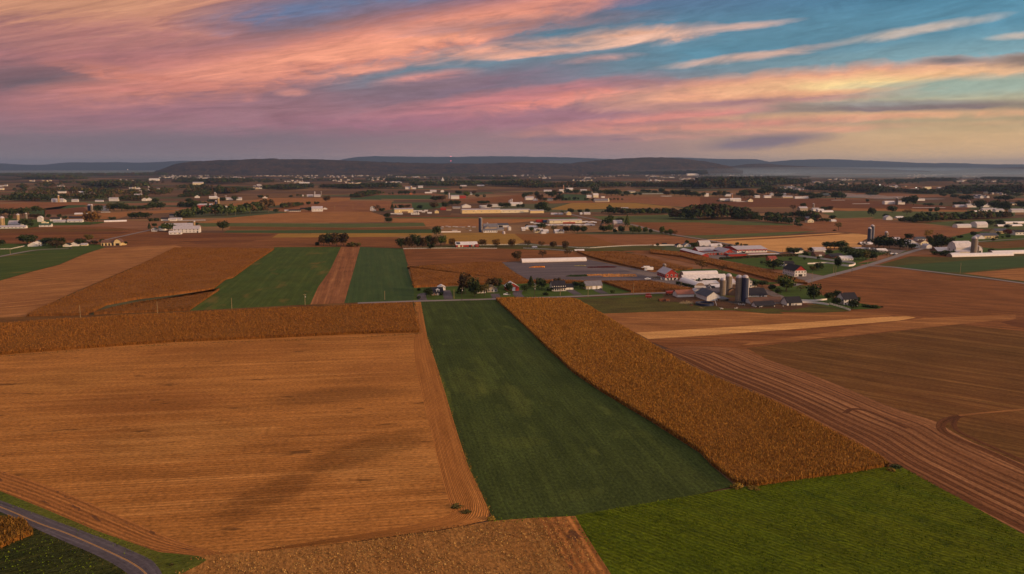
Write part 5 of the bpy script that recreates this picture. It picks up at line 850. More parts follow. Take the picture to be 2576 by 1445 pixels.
woods('low bushes below the left farm hedge', [[('A2', 0, 690, 55), ('A2', 100, 690, 60)], [('A2', 150, 690, 70), ('A2', 400, 650, 75), ('A2', 500, 645, 45)]], 30)
bel = [('woods below the left far houses', [[('A0', 0, 750, 85), ('A0', 700, 750, 70)], [('A0', 970, 735, 80), ('A0', 1150, 740, 70)], [('A0', 1680, 740, 50), ('A0', 2060, 735, 60)]]),
       ('dark woods across the left distance', [[('A0', 1150, 520, 45), ('A0', 1500, 550, 80), ('A0', 2050, 550, 60)], [('A0', 340, 430, 40), ('A0', 900, 440, 50), ('A0', 1300, 430, 35)], [('A0', 0, 390, 35), ('A0', 2400, 380, 40)], [('A0', 1450, 590, 30), ('A0', 1550, 590, 30)]]),
       ('belt of woods in front of the ridge town', [[('A1', 530, 500, 65), ('A1', 1150, 480, 60)], [('A1', 180, 480, 40), ('A1', 450, 470, 40)], [('A1', 1600, 585, 60), ('A1', 2000, 560, 60)], [('A1', 2100, 560, 50), ('A2', 0, 570, 60), ('A2', 750, 560, 70)], [('A1', 0, 440, 35), ('A1', 250, 440, 35)]]),
       ('dark belt of woods across the centre distance', [[('A2', 880, 530, 60), ('A2', 1400, 530, 60), ('A2', 1900, 520, 60), ('A2', 2529, 545, 90)], [('A2', 1700, 430, 40), ('A2', 2300, 440, 40)], [('A2', 500, 460, 45), ('A2', 800, 470, 45)], [('A3', 0, 560, 60), ('A3', 800, 560, 80), ('A3', 1500, 550, 70), ('A3', 2529, 565, 70)]]),
       ('dark belt of woods right of centre in the distance', [[('A4', 0, 570, 110), ('A4', 600, 560, 120), ('A4', 1100, 520, 90), ('A4', 1600, 490, 50)], [('A4', 1500, 600, 70), ('A4', 2000, 610, 60), ('A4', 2529, 630, 80)], [('A4', 100, 450, 50), ('A4', 900, 440, 40)], [('A3', 1000, 370, 40), ('A3', 1700, 360, 40), ('A3', 2529, 370, 60)]]),
       ('hazy belts of woods on the right plain', [[('A5', 0, 600, 80), ('A5', 700, 620, 40), ('A5', 1100, 640, 50)], [('A5', 1350, 610, 70), ('A5', 1900, 630, 80), ('A5', 2529, 650, 110)], [('A5', 950, 450, 35), ('A5', 1400, 460, 40)], [('A5', 1900, 430, 30), ('A5', 2529, 440, 30)], [('A5', 500, 460, 30), ('A5', 900, 470, 30)]])]
for lb, sg in bel: woods(lb, [[(a, x, y, h * 1.3) for a, x, y, h in q] for q in sg], 110, .8, nq=34, ww=1.3, cols=('dark', 'brown', 'green'))
woods('dark woods on the low ground before the ridge', [[('A0', 0, 352, 16), ('A0', 900, 340, 20), ('A0', 1700, 330, 22), ('A0', 2400, 350, 26)], [('A0', 500, 400, 26), ('A0', 1300, 390, 24)], [('A2', 0, 470, 30), ('A2', 220, 470, 30)], [('A2', 900, 390, 26), ('A2', 1700, 370, 26), ('A2', 2529, 350, 26)], [('A3', 0, 360, 24), ('A3', 1200, 350, 26), ('A3', 2529, 330, 24)], [('A4', 0, 330, 26), ('A4', 1200, 330, 24), ('A4', 2529, 330, 20)], [('A4', 1000, 420, 30), ('A4', 1600, 400, 24)], [('A5', 300, 340, 14), ('A5', 1300, 350, 16)]], 260, .7, nq=24, ww=2.0)

# ------------------------------------------------------------------ hills
def vnoise(x, y, seed=0):
    xi, yi = np.floor(x).astype(int), np.floor(y).astype(int); fx, fy = x - xi, y - yi; fx = fx * fx * (3 - 2 * fx); fy = fy * fy * (3 - 2 * fy)
    def h(a, b): q = np.sin(a * 127.1 + b * 311.7 + seed * 74.7) * 43758.5453; return q - np.floor(q)
    return (h(xi, yi) * (1 - fx) + h(xi + 1, yi) * fx) * (1 - fy) + (h(xi, yi + 1) * (1 - fx) + h(xi + 1, yi + 1) * fx) * fy
def hillmat(name, c1, c2, c3, s):
    m, g, b = newmat(name); t = g.t; pos = t.nodes.new('ShaderNodeNewGeometry').outputs['Position']
    n1 = g.noise(pos, s, 5, .7); n2 = g.noise(pos, s * 6, 2, .6)
    c = g.mix(g.mr(n1, .38, .6), c1, c2); c = g.mix(g.mr(n2, .56, .66), c, c3); g.put(b.inputs['Base Color'], c); b.inputs['Roughness'].default_value = 1; b.inputs['Specular IOR Level'].default_value = 0
    return m
HM = hillmat('wooded_hill', (.010, .010, .009), (.045, .027, .016), (.095, .052, .026), .0045)
HF = hillmat('far_forest_haze_tint', (.012, .022, .030), (.018, .028, .036), (.022, .03, .034), .0015)  # distance haze is put into these bluish forest colours
def hill(label, prof, d0, d1, d2, mat, step=18, rows=46, bump=6, nsc=45, ybase=None, slope=1.25):
    xs = np.array([q[0] for q in prof], float); ys = np.array([q[1] for q in prof], float)
    xa, xb = xs[0], xs[-1]; n = max(20, int((xb - xa) / F * d1 / step)); X = np.linspace(xa, xb, n); Y = np.interp(X, xs, ys)
    Y = np.convolve(np.r_[[Y[0]] * 4, Y, [Y[-1]] * 4], np.ones(9) / 9, 'valid')
    crest = np.array([H + (d1 * ((-(y - 722.5) / F) * math.cos(R(PITCH)) - math.sin(R(PITCH))) / (math.cos(R(PITCH)) + (-(y - 722.5) / F) * math.sin(R(PITCH)))) for y in Y])
    fw = math.cos(R(PITCH)) + (-(Y - 722.5) / F) * math.sin(R(PITCH)); wx = (X - 1288) / F / fw
    T = np.linspace(0, 1, rows); V = []
    for t_ in T:
        d = d0 + (d2 - d0) * t_; tc = (d1 - d0) / (d2 - d0)
        s = (t_ / tc) if t_ < tc else max(0, 1 - (t_ - tc) / (1 - tc)); s = min(1, s); f_ = (s * s * (3 - 2 * s)) ** (1 / slope) if s > 0 else 0
        gx = wx * d; z = crest * f_
        z = z * (1 - .22 * (1 - f_) * vnoise(gx / 500, np.full(n, d / 700), 3)) + bump * (vnoise(gx / nsc, np.full(n, d / nsc), 1) + .6 * vnoise(gx / nsc * 2.3, np.full(n, d / nsc * 2.3), 2) - .8) * min(1, f_ * 3) - (4 if t_ in (0, 1) else 0)
        V.append(np.c_[gx, np.full(n, d), z])
    V = np.concatenate(V); i, j = np.meshgrid(np.arange(rows - 1), np.arange(n - 1), indexing='ij'); a = (i * n + j).ravel()
    tag(link('hill', fastmesh('hill', V, np.stack([a, a + 1, a + n + 1, a + n], 1), [mat], smooth=False)), label, kind='structure')
hill('long wooded ridge left of centre', [(370, 440), (400, 429), (440, 414), (480, 408), (520, 405), (600, 403), (680, 400), (760, 402), (860, 404), (920, 407), (1000, 410), (1080, 412), (1200, 413), (1300, 410), (1400, 412), (1460, 413), (1540, 420), (1600, 432)], 9700, 11400, 13500, HM, rows=90, bump=17, nsc=70)
hill('rounded wooded hill right of centre', [(1400, 425), (1440, 411), (1500, 405), (1560, 400), (1620, 397), (1680, 397), (1730, 401), (1780, 408), (1830, 418), (1870, 430)], 10500, 12000, 14000, HM, rows=80, bump=15, nsc=70)
hill('low dark hill in the right distance', [(1780, 430), (1830, 420), (1880, 413), (1930, 412), (1970, 416), (2050, 420), (2130, 422), (2250, 427), (2330, 434)], 13000, 14500, 16500, HM, bump=7)
hill('dark wooded rise at the right edge', [(2120, 434), (2200, 430), (2300, 430), (2400, 429), (2450, 426), (2500, 423), (2576, 421), (2750, 420), (2900, 424)], 13200, 14600, 16500, HM, bump=7)
hill('low dark rise in the left distance', [(-300, 432), (0, 434), (120, 432), (220, 433), (330, 436), (420, 434), (470, 440)], 12500, 13500, 15000, HM, bump=5)
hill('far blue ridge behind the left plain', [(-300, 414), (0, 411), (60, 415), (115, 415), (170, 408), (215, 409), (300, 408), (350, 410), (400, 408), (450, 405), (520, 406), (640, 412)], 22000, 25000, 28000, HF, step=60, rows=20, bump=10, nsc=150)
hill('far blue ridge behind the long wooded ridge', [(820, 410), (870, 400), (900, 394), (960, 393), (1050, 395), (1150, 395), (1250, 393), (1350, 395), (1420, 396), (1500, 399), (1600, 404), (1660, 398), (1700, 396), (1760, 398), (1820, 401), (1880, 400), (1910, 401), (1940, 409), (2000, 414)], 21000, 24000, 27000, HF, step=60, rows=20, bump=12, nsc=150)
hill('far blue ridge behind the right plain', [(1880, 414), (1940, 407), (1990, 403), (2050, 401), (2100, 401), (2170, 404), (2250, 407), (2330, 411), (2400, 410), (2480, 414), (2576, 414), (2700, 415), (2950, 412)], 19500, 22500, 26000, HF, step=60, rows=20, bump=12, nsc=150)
def tufts(label, pts, h=.5, wd=.9, mat='weedleaf', dens=9, size=.4):
    P = np.array([tuple(W(*q)) for q in pts]); L_ = np.sum(np.hypot(*(P[1:, :2] - P[:-1, :2]).T)); k = int(L_ * dens); Q, _ = resample(smoothline(P, 1), k); f_ = .5 + .5 * np.sin(np.arange(k) * .013 + 2 * np.sin(np.arange(k) * .0031)); keep = rng.random(k) < .25 + .75 * f_
    Q = np.c_[Q[:, 0] + rng.normal(0, wd, k), Q[:, 1] + rng.normal(0, wd, k), rng.random(k) * h][keep]; k = len(Q)
    tag(link('weeds', cards(Q, size * (.5 + rng.random(k)), size * (.6 + rng.random(k)), rng.random(k) * 3.14, rng.normal(0, .7, k), [M[mat]], 'weeds')), label, kind='stuff')
D_ = lambda *q: [('D', *p) for p in q]
tufts('yellowing weeds along the left edge of the green strip', D_((1076, 850), (1100, 925), (1121, 990), (1151, 1090), (1181, 1180), (1211, 1240), (1236, 1300)), mat='leaf_gold', dens=5, wd=.5)
tufts('ragged weeds between the green strip and the fallow', D_((1240, 1313), (1340, 1307), (1447, 1301), (1640, 1272), (1850, 1237)), mat='beanleaf', wd=.8)
tufts('weeds between the stubble and the bottom fallow', D_((480, 1410), (700, 1388), (900, 1365), (1100, 1338), (1236, 1314)), wd=1.0)
tufts('ragged edge of the bright green beans against the furrows', D_((2262, 1176), (2330, 1215), (2400, 1255), (2480, 1305), (2600, 1380)), mat='beanleaf', wd=.8)
tufts('ragged edge of the bright green beans against the wheel rows', D_((1447, 1301), (1476, 1350), (1502, 1395), (1540, 1450)), mat='beanleaf', wd=.7)
tufts('grass tufts along the upper side of the near road', D_((0, 1256), (98, 1292), (215, 1336), (352, 1392), (400, 1425)), mat='beanleaf', wd=.9, size=.3)
tufts('dry grass along the lower side of the near road', D_((0, 1294), (98, 1341), (215, 1393), (312, 1446)), mat='leaf_olive', wd=.7, size=.3)
tufts('grass along the left end of the corn strip', D_((1040, 760), (1058, 838), (1050, 842), (800, 856), (434, 867), (0, 898)), mat='leaf_olive', wd=.8)

# ------------------------------------------------------------------ buildings
C_ = {'white': (.58, .545, .525), 'cream': (.62, .54, .38), 'tan': (.42, .34, .24), 'yellow': (.60, .46, .24), 'red': (.30, .030, .022), 'brick': (.20, .085, .05), 'orange': (.36, .12, .05), 'grey': (.30, .29, .29), 'stone': (.33, .26, .20), 'brown': (.16, .09, .055), 'lightgrey': (.48, .46, .47), 'blue': (.03, .05, .12)}
RF = {'dark': (.020, .018, .025), 'grey': (.15, .14, .16), 'light': (.36, .325, .36), 'white': (.52, .48, .49), 'brown': (.12, .062, .045), 'rust': (.24, .095, .070), 'green': (.03, .07, .05), 'red': (.22, .05, .04), 'olive': (.12, .095, .055), 'slate': (.065, .07, .095)}
for k, q in C_.items(): M['w_' + k] = plain('wall_' + k, q, .8, .10, .5, vary=.06, streaky=.10)
for k, q in RF.items(): M['r_' + k] = plain('roof_' + k, q, .8, .16, .35, vary=.10, streaky=.22, spec=.15)
M['glass'] = plain('dark_window_glass', (.018, .020, .026), .15, .1, 1, spec=.5)
M['trim'] = plain('white_trim', (.66, .62, .60), .7, .05)
M['doorw'] = plain('white_door', (.70, .66, .64), .6, .05)
M['doord'] = plain('dark_door_opening', (.022, .018, .018), .8, .1)
M['plastic'] = plain('greenhouse_film', (.57, .52, .52), .5, .08, .4, spec=.4)
M['plasticend'] = plain('greenhouse_end', (.22, .15, .11), .7, .2, .8)
M['solar'] = plain('solar_panel', (.02, .025, .045), .25, .1, spec=.5)
WINM = {}
def boxmesh(name, x0, x1, y0, y1, z0, z1, m):
    me = MB().box(x0, x1, y0, y1, z0, z1).mesh(name); me.materials.append(m); return me
def winmesh():
    if 'w' not in WINM:
        WINM['w'] = boxmesh('window', -.62, .62, -.05, .03, -.85, .85, M['trim']); WINM['p'] = boxmesh('pane', -.50, .50, -.075, -.04, -.72, .72, M['glass'])
    return WINM['w'], WINM['p']
def roofprof(kind, hw, rise, zt):
    """cross-section half-width hw: list of (a, z) from left eave over the ridge to right eave"""
    if kind == 'g': return [(-hw, zt), (0, zt + rise), (hw, zt)]
    if kind == 'm': return [(-hw, zt), (-hw * .62, zt + rise * .68), (0, zt + rise), (hw * .62, zt + rise * .68), (hw, zt)]
    if kind == 'h': return [(-hw * math.cos(math.pi * i / 12), zt + rise * math.sin(math.pi * i / 12)) for i in range(13)]
    if kind == 'f': return [(-hw, zt), (0, zt + .35), (hw, zt)]
def bld(t, x, y, w, hw, dep, kind='g', wall='white', roof='dark', label=None, name='house', rot=None, win=0, wrows=1, sidewin=0, doors=(), rise=None, base=None, far=False, group=None, chim=False, porch=False, gablewall=None, cat=None, hm=None, wm=None, panels=None, dormer=False, dxy=(0, 0)):
    """(x, y): middle of the front wall's foot; w, hw: its width and eave height in tile px; kind g ridge along the front, e gable to the front, h / he hoop, f flat, m / me gambrel"""
    p = W(t, x, y); m = mpx(t, x, y); a = math.atan2(p.x, p.y); r = ROT if rot is None else R(rot)
    wd = wm or w * m / max(.35, math.cos(r + a)); ht = hm or hw * m
    along = kind in ('g', 'h', 'm', 'f'); kk = kind[0] if kind[0] != 'e' else 'g'
    span, length = (dep, wd) if along else (wd, dep)
    rs = rise if rise is not None else {'g': .27 * span, 'm': .48 * span, 'h': .36 * span, 'f': .35}[kk]
    if kk == 'h' and rise is None: rs = min(rs, 3.6)
    root = empty(name, (p.x + dxy[0], p.y + dxy[1], 0), r); tag(root, label, cat or name.replace('_', ' '), group)
    ov = .12 if kk == 'h' else .45
    def T(a_, l_, z): return (l_, a_ + dep / 2, z) if along else (a_, l_ + dep / 2, z)    # a across the span, l along the ridge
    # walls with their gable ends
    prof = [(-span / 2, -.15)] + roofprof(kk, span / 2, rs, ht) + [(span / 2, -.15)]
    wb = MB(); n = len(prof); V = [T(q[0], -length / 2, q[1]) for q in prof] + [T(q[0], length / 2, q[1]) for q in prof]
    ends = [tuple(range(n)), tuple(range(2 * n - 1, n - 1, -1))]
    sides = [(0, n, n + 1, 1), (n - 2, 2 * n - 2, 2 * n - 1, n - 1)]
    wb.solid(V, ends + sides); wob = wb.build('wall', M['plasticend'] if (kk == 'h' and wall == 'plastic') else M['w_' + wall], root)
    # roof shell
    pr = roofprof(kk, span / 2 + ov, rs * (span / 2 + ov) / (span / 2) if kk != 'h' else rs + .12, ht - (rs * ov / (span / 2) if kk != 'h' else 0) + .06)
    rb = MB(); L2 = length / 2 + (ov if kk != 'h' else .05); th = .16; k = len(pr)
    V = [T(q[0], -L2, q[1]) for q in pr] + [T(q[0], L2, q[1]) for q in pr] + [T(q[0], -L2, q[1] - th) for q in pr] + [T(q[0], L2, q[1] - th) for q in pr]
    Fs = [(i, i + k, i + k + 1, i + 1) for i in range(k - 1)] + [(2 * k + i, 2 * k + i + 1, 3 * k + i + 1, 3 * k + i) for i in range(k - 1)]
    Fs += [(i, i + 1, 2 * k + i + 1, 2 * k + i) for i in range(k - 1)] + [(k + i, 3 * k + i, 3 * k + i + 1, k + i + 1) for i in range(k - 1)] + [(0, 2 * k, 3 * k, k), (k - 1, 2 * k - 1, 4 * k - 1, 3 * k - 1)]
    rb.solid(V, Fs); rob = rb.build('roof' if kk != 'h' else 'cover', M['plastic'] if roof == 'plastic' else M['r_' + roof], root)
    if far: return root
    if base:                                              # lower storey of another colour, 3 mm proud of the wall
        bb = MB(); e = .03; bb.box(-wd / 2 - e, wd / 2 + e, -e, dep + e, -.1, ht * base[0]); bb.build('lower_wall', M['w_' + base[1]], root)
    if gablewall:                                         # coloured gable triangle
        g_ = MB(); e = .05; yy = -e
        if not along: g_.solid([(-span / 2, yy, ht), (span / 2, yy, ht), (0, yy, ht + rs), (-span / 2, 0, ht), (span / 2, 0, ht), (0, 0, ht + rs)], [(0, 1, 2), (5, 4, 3), (0, 3, 4, 1)]); g_.build('gable', M['w_' + gablewall], root)
    wm_, pm_ = winmesh()
    def addwin(px_, py_, pz_, rz):
        o = link('window', wm_, parent=root); o.location = (px_, py_, pz_); o.rotation_euler = (0, 0, rz); s_ = min(1.15, ht / wrows / 2.6); o.scale = (s_, 1, s_)
        q = link('pane', pm_, parent=o)
    e_ = .05 if not base else .09
    for rr in range(wrows if win else 0):
        for i in range(win): addwin(-wd / 2 + wd * (i + .5) / win, -e_, ht * (rr + .55) / wrows, 0)
    sd = -1 if p.x > -40 else 1                           # the side wall the photo sees
    for rr in range(wrows if sidewin else 0):
        for i in range(sidewin): addwin(sd * (wd / 2 + e_), dep * (i + .5) / sidewin, ht * (rr + .55) / wrows, sd * math.pi / 2)
    for (fx, fw, hh, cc) in doors:
        xx = fx * wd / 2; ww = fw * wd / 2; d_ = MB().box(xx - ww, xx + ww, -.14, .02, -.05, min(hh, ht * .96)); d_.build('door', M['doorw'] if cc == 'w' else (M['doord'] if cc == 'd' else M['w_' + cc]), root)
    if chim:
        c = MB().box(-.45, .45, -.45, .45, ht * .7, ht + rs + 1.2); o = c.build('chimney', M['w_brick'], root); o.location = (-wd / 2 + 1.2, dep / 2, 0)
    if dormer:
        d_ = MB(); d_.box(-1.3, 1.3, -.0, 2.6, ht + .3, ht + 1.9); d_.solid([(-1.6, -.2, ht + 1.85), (1.6, -.2, ht + 1.85), (0, -.2, ht + 2.7), (-1.6, 3.2, ht + 1.85), (1.6, 3.2, ht + 1.85), (0, 3.2, ht + 2.7)], [(0, 1, 2), (5, 4, 3), (0, 2, 5, 3), (2, 1, 4, 5), (1, 0, 3, 4)])
        o = d_.build('dormer', M['w_white'], root); q = boxmesh('pane', -.7, .7, -.06, -.01, ht + .6, ht + 1.5, M['glass']); link('pane', q, parent=o); o.location = (wd * .05, .6, 0)
    if porch:
        pb = MB(); pb.solid([(-wd * .42, -2.6, 2.7), (wd * .5, -2.6, 2.7), (wd * .5, -.08, 3.5), (-wd * .42, -.08, 3.5), (-wd * .42, -2.6, 2.55), (wd * .5, -2.6, 2.55), (wd * .5, -.08, 3.35), (-wd * .42, -.08, 3.35)], [(0, 1, 2, 3), (7, 6, 5, 4), (0, 4, 5, 1), (1, 5, 6, 2), (3, 7, 4, 0)])
        pb.build('porch_roof', M['r_' + roof], root)
        for i in range(6):
            xx = -wd * .40 + wd * .88 * i / 5; MB().box(xx - .09, xx + .09, -2.5, -2.32, .3, 2.6).build('porch_post', M['trim'], root)
        MB().box(-wd * .42, wd * .5, -2.6, -.1, -.05, .3).build('porch_floor', M['w_grey'], root)
    if panels and along:
        sl = math.atan2(rs, span / 2)
        for fx, fw in panels:
            q = MB(); x0, x1 = wd / 2 * (fx - fw), wd / 2 * (fx + fw); q.box(x0, x1, 0, span / 2 * .7 / math.cos(sl), .02, .10)
            o = q.build('solar_panel', M['solar'], root); o.rotation_euler = (sl, 0, 0); o.location = (0, span * .07, ht + rs * .14 + .12)
    return root
B = bld
GR = 'houses along the country road'
B('b0', 540, 1022, 165, 48, 9, 'g', 'brick', 'dark', 'small brick house with dark roof and one white dormer', win=4, sidewin=2, doors=[(.1, .07, 2.2, 'w')], dormer=True, chim=False, rise=3.4)
B('b0', 608, 952, 100, 48, 9, 'e', 'white', 'white', 'white garage with white roof behind the brick house', name='garage', doors=[(0, .6, 2.6, 'w')])
B('b0', 1175, 992, 130, 50, 9, 'g', 'white', 'olive', 'low white house wing half hidden behind the roadside trees', win=3, rise=2.2)
B('b0', 1335, 978, 150, 55, 9, 'e', 'stone', 'olive', 'tan stone house with olive roof behind the roadside trees', win=3, doors=[(.3, .1, 2.1, 'w')])
B('b0', 1632, 958, 176, 62, 12, 'e', 'red', 'white', 'bright red garage with white roof and white door', name='garage', doors=[(.12, .26, 3.2, 'w')], rise=3.2)
B('b1', 850, 958, 195, 88, 8.5, 'g', 'white', 'dark', 'white two storey farmhouse with dark roof and long front porch', win=6, wrows=2, sidewin=2, chim=True, porch=True, rise=3.2)
B('b1', 1002, 940, 118, 40, 8.5, 'g', 'white', 'dark', 'white double garage wing of the two storey farmhouse', name='garage', doors=[(-.45, .36, 2.5, 'w'), (.45, .36, 2.5, 'w')])
B('b1', 1360, 934, 235, 60, 10, 'g', 'tan', 'grey', 'tan garage building with grey roof and two white doors', name='garage', doors=[(-.55, .05, 2.2, 'w'), (-.02, .2, 3.3, 'w'), (.6, .2, 3.3, 'w')], base=(.28, 'grey'), rise=3.2)
B('b1', 515, 884, 28, 24, 2.5, 'e', 'lightgrey', 'light', 'tiny pale garden shed beside the dark conifer', name='shed')
B('b1', 790, 545, 940, 8, 9, 'h', 'plastic', 'plastic', 'very long white hoop greenhouse at the head of the nursery yard', name='greenhouse', rot=12, rise=3.4, hm=.9)
B('b1', 1150, 379, 130, 10, 4, 'g', 'red', 'white', 'narrow red shed with white roof by the white fence', name='shed')
B('b1', 503, 336, 64, 14, 4, 'g', 'brown', 'white', 'small dark shelter with white roof in the paddock', name='shed')
B('b0', 965, 322, 310, 36, 12, 'g', 'red', 'white', 'long red horse barn with white roof and solar panels', name='barn', doors=[(-.72, .1, 3, 'cream'), (-.4, .05, 2.5, 'cream'), (.3, .1, 3.2, 'd'), (.62, .09, 2.6, 'cream')], panels=[(-.78, .18)])
B('b0', 1115, 322, 44, 22, 6, 'g', 'red', 'red', 'small red lean-to at the end of the horse barn', name='shed')
B('b0', 425, 300, 130, 20, 7, 'g', 'brown', 'red', 'low red roofed shed hidden in the tree clump', name='shed')
B('b2', 310, 803, 175, 95, 20, 'e', 'red', 'light', 'big red and white bank barn facing the nursery yard', name='barn', base=(.38, 'white'), doors=[(-.05, .13, 2.6, 'd'), (-.5, .09, 2.4, 'd'), (.5, .14, 2.0, 'd')], win=3, wrows=2, sidewin=5, rise=4.2)
B('b2', 100, 778, 90, 22, 3, 'f', 'tan', 'olive', 'low lean-to against the side of the bank barn', name='shed')
B('b2', 735, 742, 480, 12, 9, 'h', 'plastic', 'plastic', 'rear white hoop greenhouse behind the bank barn', name='greenhouse', rise=3.4)
B('b2', 800, 800, 590, 20, 10, 'g', 'white', 'white', 'front white greenhouse with ribbed roof behind the bank barn', name='greenhouse', rise=3.3, win=0)
B('b2', 722, 905, 130, 12, 34, 'he', 'plastic', 'plastic', 'short hoop greenhouse pointing at the silos', name='greenhouse', doors=[(0, .3, 1.5, 'w')], rise=3.2)
for i_, (x, y, w__) in enumerate([(760, 868, 170), (900, 850, 180), (1000, 905, 150)]): B('b2', x, y, w__, 6, 14, 'g', 'white', 'white', f'low pale plant house roof, {ordn(i_ + 1)} from the left before the silos', name='greenhouse', rise=1.6, group='low plant houses before the silos')
B('b2', 1190, 860, 90, 26, 9, 'g', 'lightgrey', 'light', 'pale grey shed between the concrete silos', name='shed')
B('b2', 515, 1047, 235, 50, 9, 'g', 'white', 'rust', 'long white shed with rusty red roof beside the road', name='shed', rise=2.6)
B('b2', 690, 1010, 90, 58, 6, 'e', 'lightgrey', 'light', 'pale grey feed shed beside the green wagon', name='shed')
B('b2', 918, 1102, 185, 70, 20, 'e', 'white', 'slate', 'big white shed with grey roof left of the silos', name='shed', rise=3.6)
B('b2', 1072, 1108, 125, 36, 14, 'f', 'brown', 'slate', 'open lean-to on the right of the big white shed', name='shed', doors=[(0, .9, 2.0, 'd')])
B('b2', 1190, 1020, 100, 75, 16, 'e', 'brown', 'dark', 'dark barn tucked between the two pairs of silos', name='barn')
B('b2', 1438, 908, 64, 92, 9, 'e', 'white', 'light', 'white two storey house just behind the blue silo', win=2, wrows=2)
B('b2', 1500, 900, 70, 45, 7, 'g', 'white', 'light', 'white annex right of the house behind the blue silo')
B('b2', 1545, 1042, 270, 30, 13, 'g', 'white', 'dark', 'long dark roofed cow barn right of the blue silo', name='barn', doors=[(.3, .06, 1.8, 'd'), (.6, .06, 1.8, 'd')], rise=4.4)
B('b2', 1695, 1145, 425, 26, 11, 'g', 'white', 'brown', 'long low shed with brown roof in the barnyard', name='shed', rise=3.0)
B('b2', 1665, 1190, 255, 30, 6, 'g', 'white', 'dark', 'low front shed with black roof in the barnyard', name='shed', doors=[(0, .9, 1.5, 'd')], rise=2.4)
B('b2', 2088, 1168, 190, 46, 8.5, 'g', 'white', 'dark', 'small white barn with black roof beside the pasture wall', name='barn', doors=[(-.62, .16, 2.4, 'd'), (-.2, .12, 2.3, 'grey'), (.2, .06, 1.4, 'd')], rise=3.6)
B('b3', 366, 748, 150, 82, 21, 'e', 'white', 'dark', 'large white inn with red gable and dark roof', name='inn', win=4, wrows=2, sidewin=7, gablewall='red', rise=4.6, doors=[(0, .3, 2.2, 'd')])
B('b3', 215, 602, 120, 40, 9, 'g', 'white', 'dark', 'white house with dark roof just behind the inn', sidewin=2, win=2)
B('b3', 130, 600, 70, 45, 11, 'e', 'white', 'dark', 'white gabled wing behind the inn', win=2)
B('b3', 1092, 1158, 168, 82, 10, 'g', 'white', 'dark', 'white two storey farmhouse with dark roof at the field edge', win=4, wrows=2, sidewin=3, chim=True, rise=4.0)
B('b3', 1150, 1178, 100, 38, 4.5, 'g', 'white', 'dark', 'single storey porch wing of the field edge farmhouse', win=2)
B('b2', 1780, 525, 100, 40, 8, 'g', 'orange', 'red', 'orange brick house on the lawn beside the red sheds', win=3)
B('b3', 350, 412, 120, 40, 9, 'g', 'white', 'dark', 'white gabled house with dark roof at the wall end', rot=30, sidewin=2)
B('b3', 655, 398, 150, 32, 11, 'g', 'white', 'light', 'pale roofed white house in the belt of trees')
B('b3', 655, 458, 120, 30, 10, 'g', 'brown', 'brown', 'dark brown barn behind the looped white wall', name='barn', doors=[(0, .3, 2, 'w')])
B('b3', 900, 480, 150, 28, 9, 'g', 'brick', 'dark', 'low brick house with dark roof behind the looped wall', rot=35, win=3)
B('b3', 1045, 515, 145, 28, 9, 'g', 'white', 'white', 'small white house inside the curve of the looped wall', win=4)
B('b3', 1335, 292, 140, 12, 9, 'g', 'brown', 'white', 'open shed with white roof below the blue silos', name='shed')
B('b3', 1745, 248, 140, 26, 12, 'g', 'brown', 'light', 'low brown barn with pale roof behind the trees', name='barn')
B('b3', 1985, 315, 120, 45, 12, 'e', 'white', 'white', 'white barn with bright white roof by the far crossroads', name='barn', win=2)
B('b3', 2060, 330, 70, 30, 9, 'e', 'white', 'light', 'small white annex of the barn by the far crossroads')
B('b3', 2120, 232, 95, 28, 9, 'g', 'lightgrey', 'slate', 'grey house with slate roof behind the far crossroads', win=3)
B('b3', 2160, 300, 90, 40, 9, 'e', 'cream', 'brown', 'cream house close to the far crossroads', win=2)
B('b3', 2225, 345, 60, 40, 9, 'e', 'white', 'light', 'white house half hidden beside the dense trees')
B('b3', 1240, 350, 130, 12, 9, 'f', 'lightgrey', 'light', 'flat pale shed at the gravel yard', name='shed')
B('b3', 1560, 395, 110, 18, 9, 'g', 'lightgrey', 'white', 'low white building at the gravel yard', name='shed')
B('b4', 1190, 668, 190, 12, 14, 'g', 'brown', 'white', 'low barn with bright white roof among the dark trees', name='barn')
B('b4', 1510, 690, 210, 85, 14, 'm', 'white', 'white', 'white dairy barn beside the tall thin silos', name='barn', sidewin=2, win=0)
B('b4', 1370, 640, 70, 50, 8, 'e', 'white', 'white', 'small white milk house left of the dairy barn')
B('b4', 1500, 700, 180, 28, 6, 'g', 'white', 'light', 'white lean-to along the dairy barn', name='shed')
B('b4', 1772, 700, 78, 60, 16, 'me', 'white', 'white', 'white round topped barn right of the silos', name='barn', doors=[(0, .5, 3.2, 'd')])
B('b4', 1840, 755, 780, 8, 9, 'h', 'plastic', 'plastic', 'long white hoop greenhouse in front of the dairy barn', name='greenhouse', rise=3.2)
B('b4', 2400, 712, 560, 8, 9, 'h', 'plastic', 'plastic', 'long white hoop greenhouse running off the right edge', name='greenhouse', rise=3.4)
B('b4', 1400, 752, 110, 8, 9, 'h', 'plastic', 'plastic', 'short hoop greenhouse end beside the dark hedge', name='greenhouse', rise=3.2)
B('b4', 1960, 450, 200, 48, 12, 'g', 'yellow', 'slate', 'pale yellow hall with slate roof near the right edge', name='hall', win=5)
B('b4', 1810, 455, 80, 32, 9, 'e', 'white', 'light', 'white annex of the pale yellow hall')
B('b4', 2165, 360, 160, 38, 12, 'g', 'yellow', 'slate', 'second yellow hall behind the red leaved tree', name='hall', win=4)
B('b4', 2470, 388, 120, 45, 10, 'g', 'white', 'dark', 'white house with black roof near the right edge', win=3)
B('b4', 1520, 262, 180, 20, 12, 'h', 'white', 'white', 'low white hoop barn at the small right farm', name='barn')
B('b4', 1825, 260, 140, 30, 16, 'h', 'white', 'white', 'tall white hoop barn at the small right farm', name='barn', rise=6)
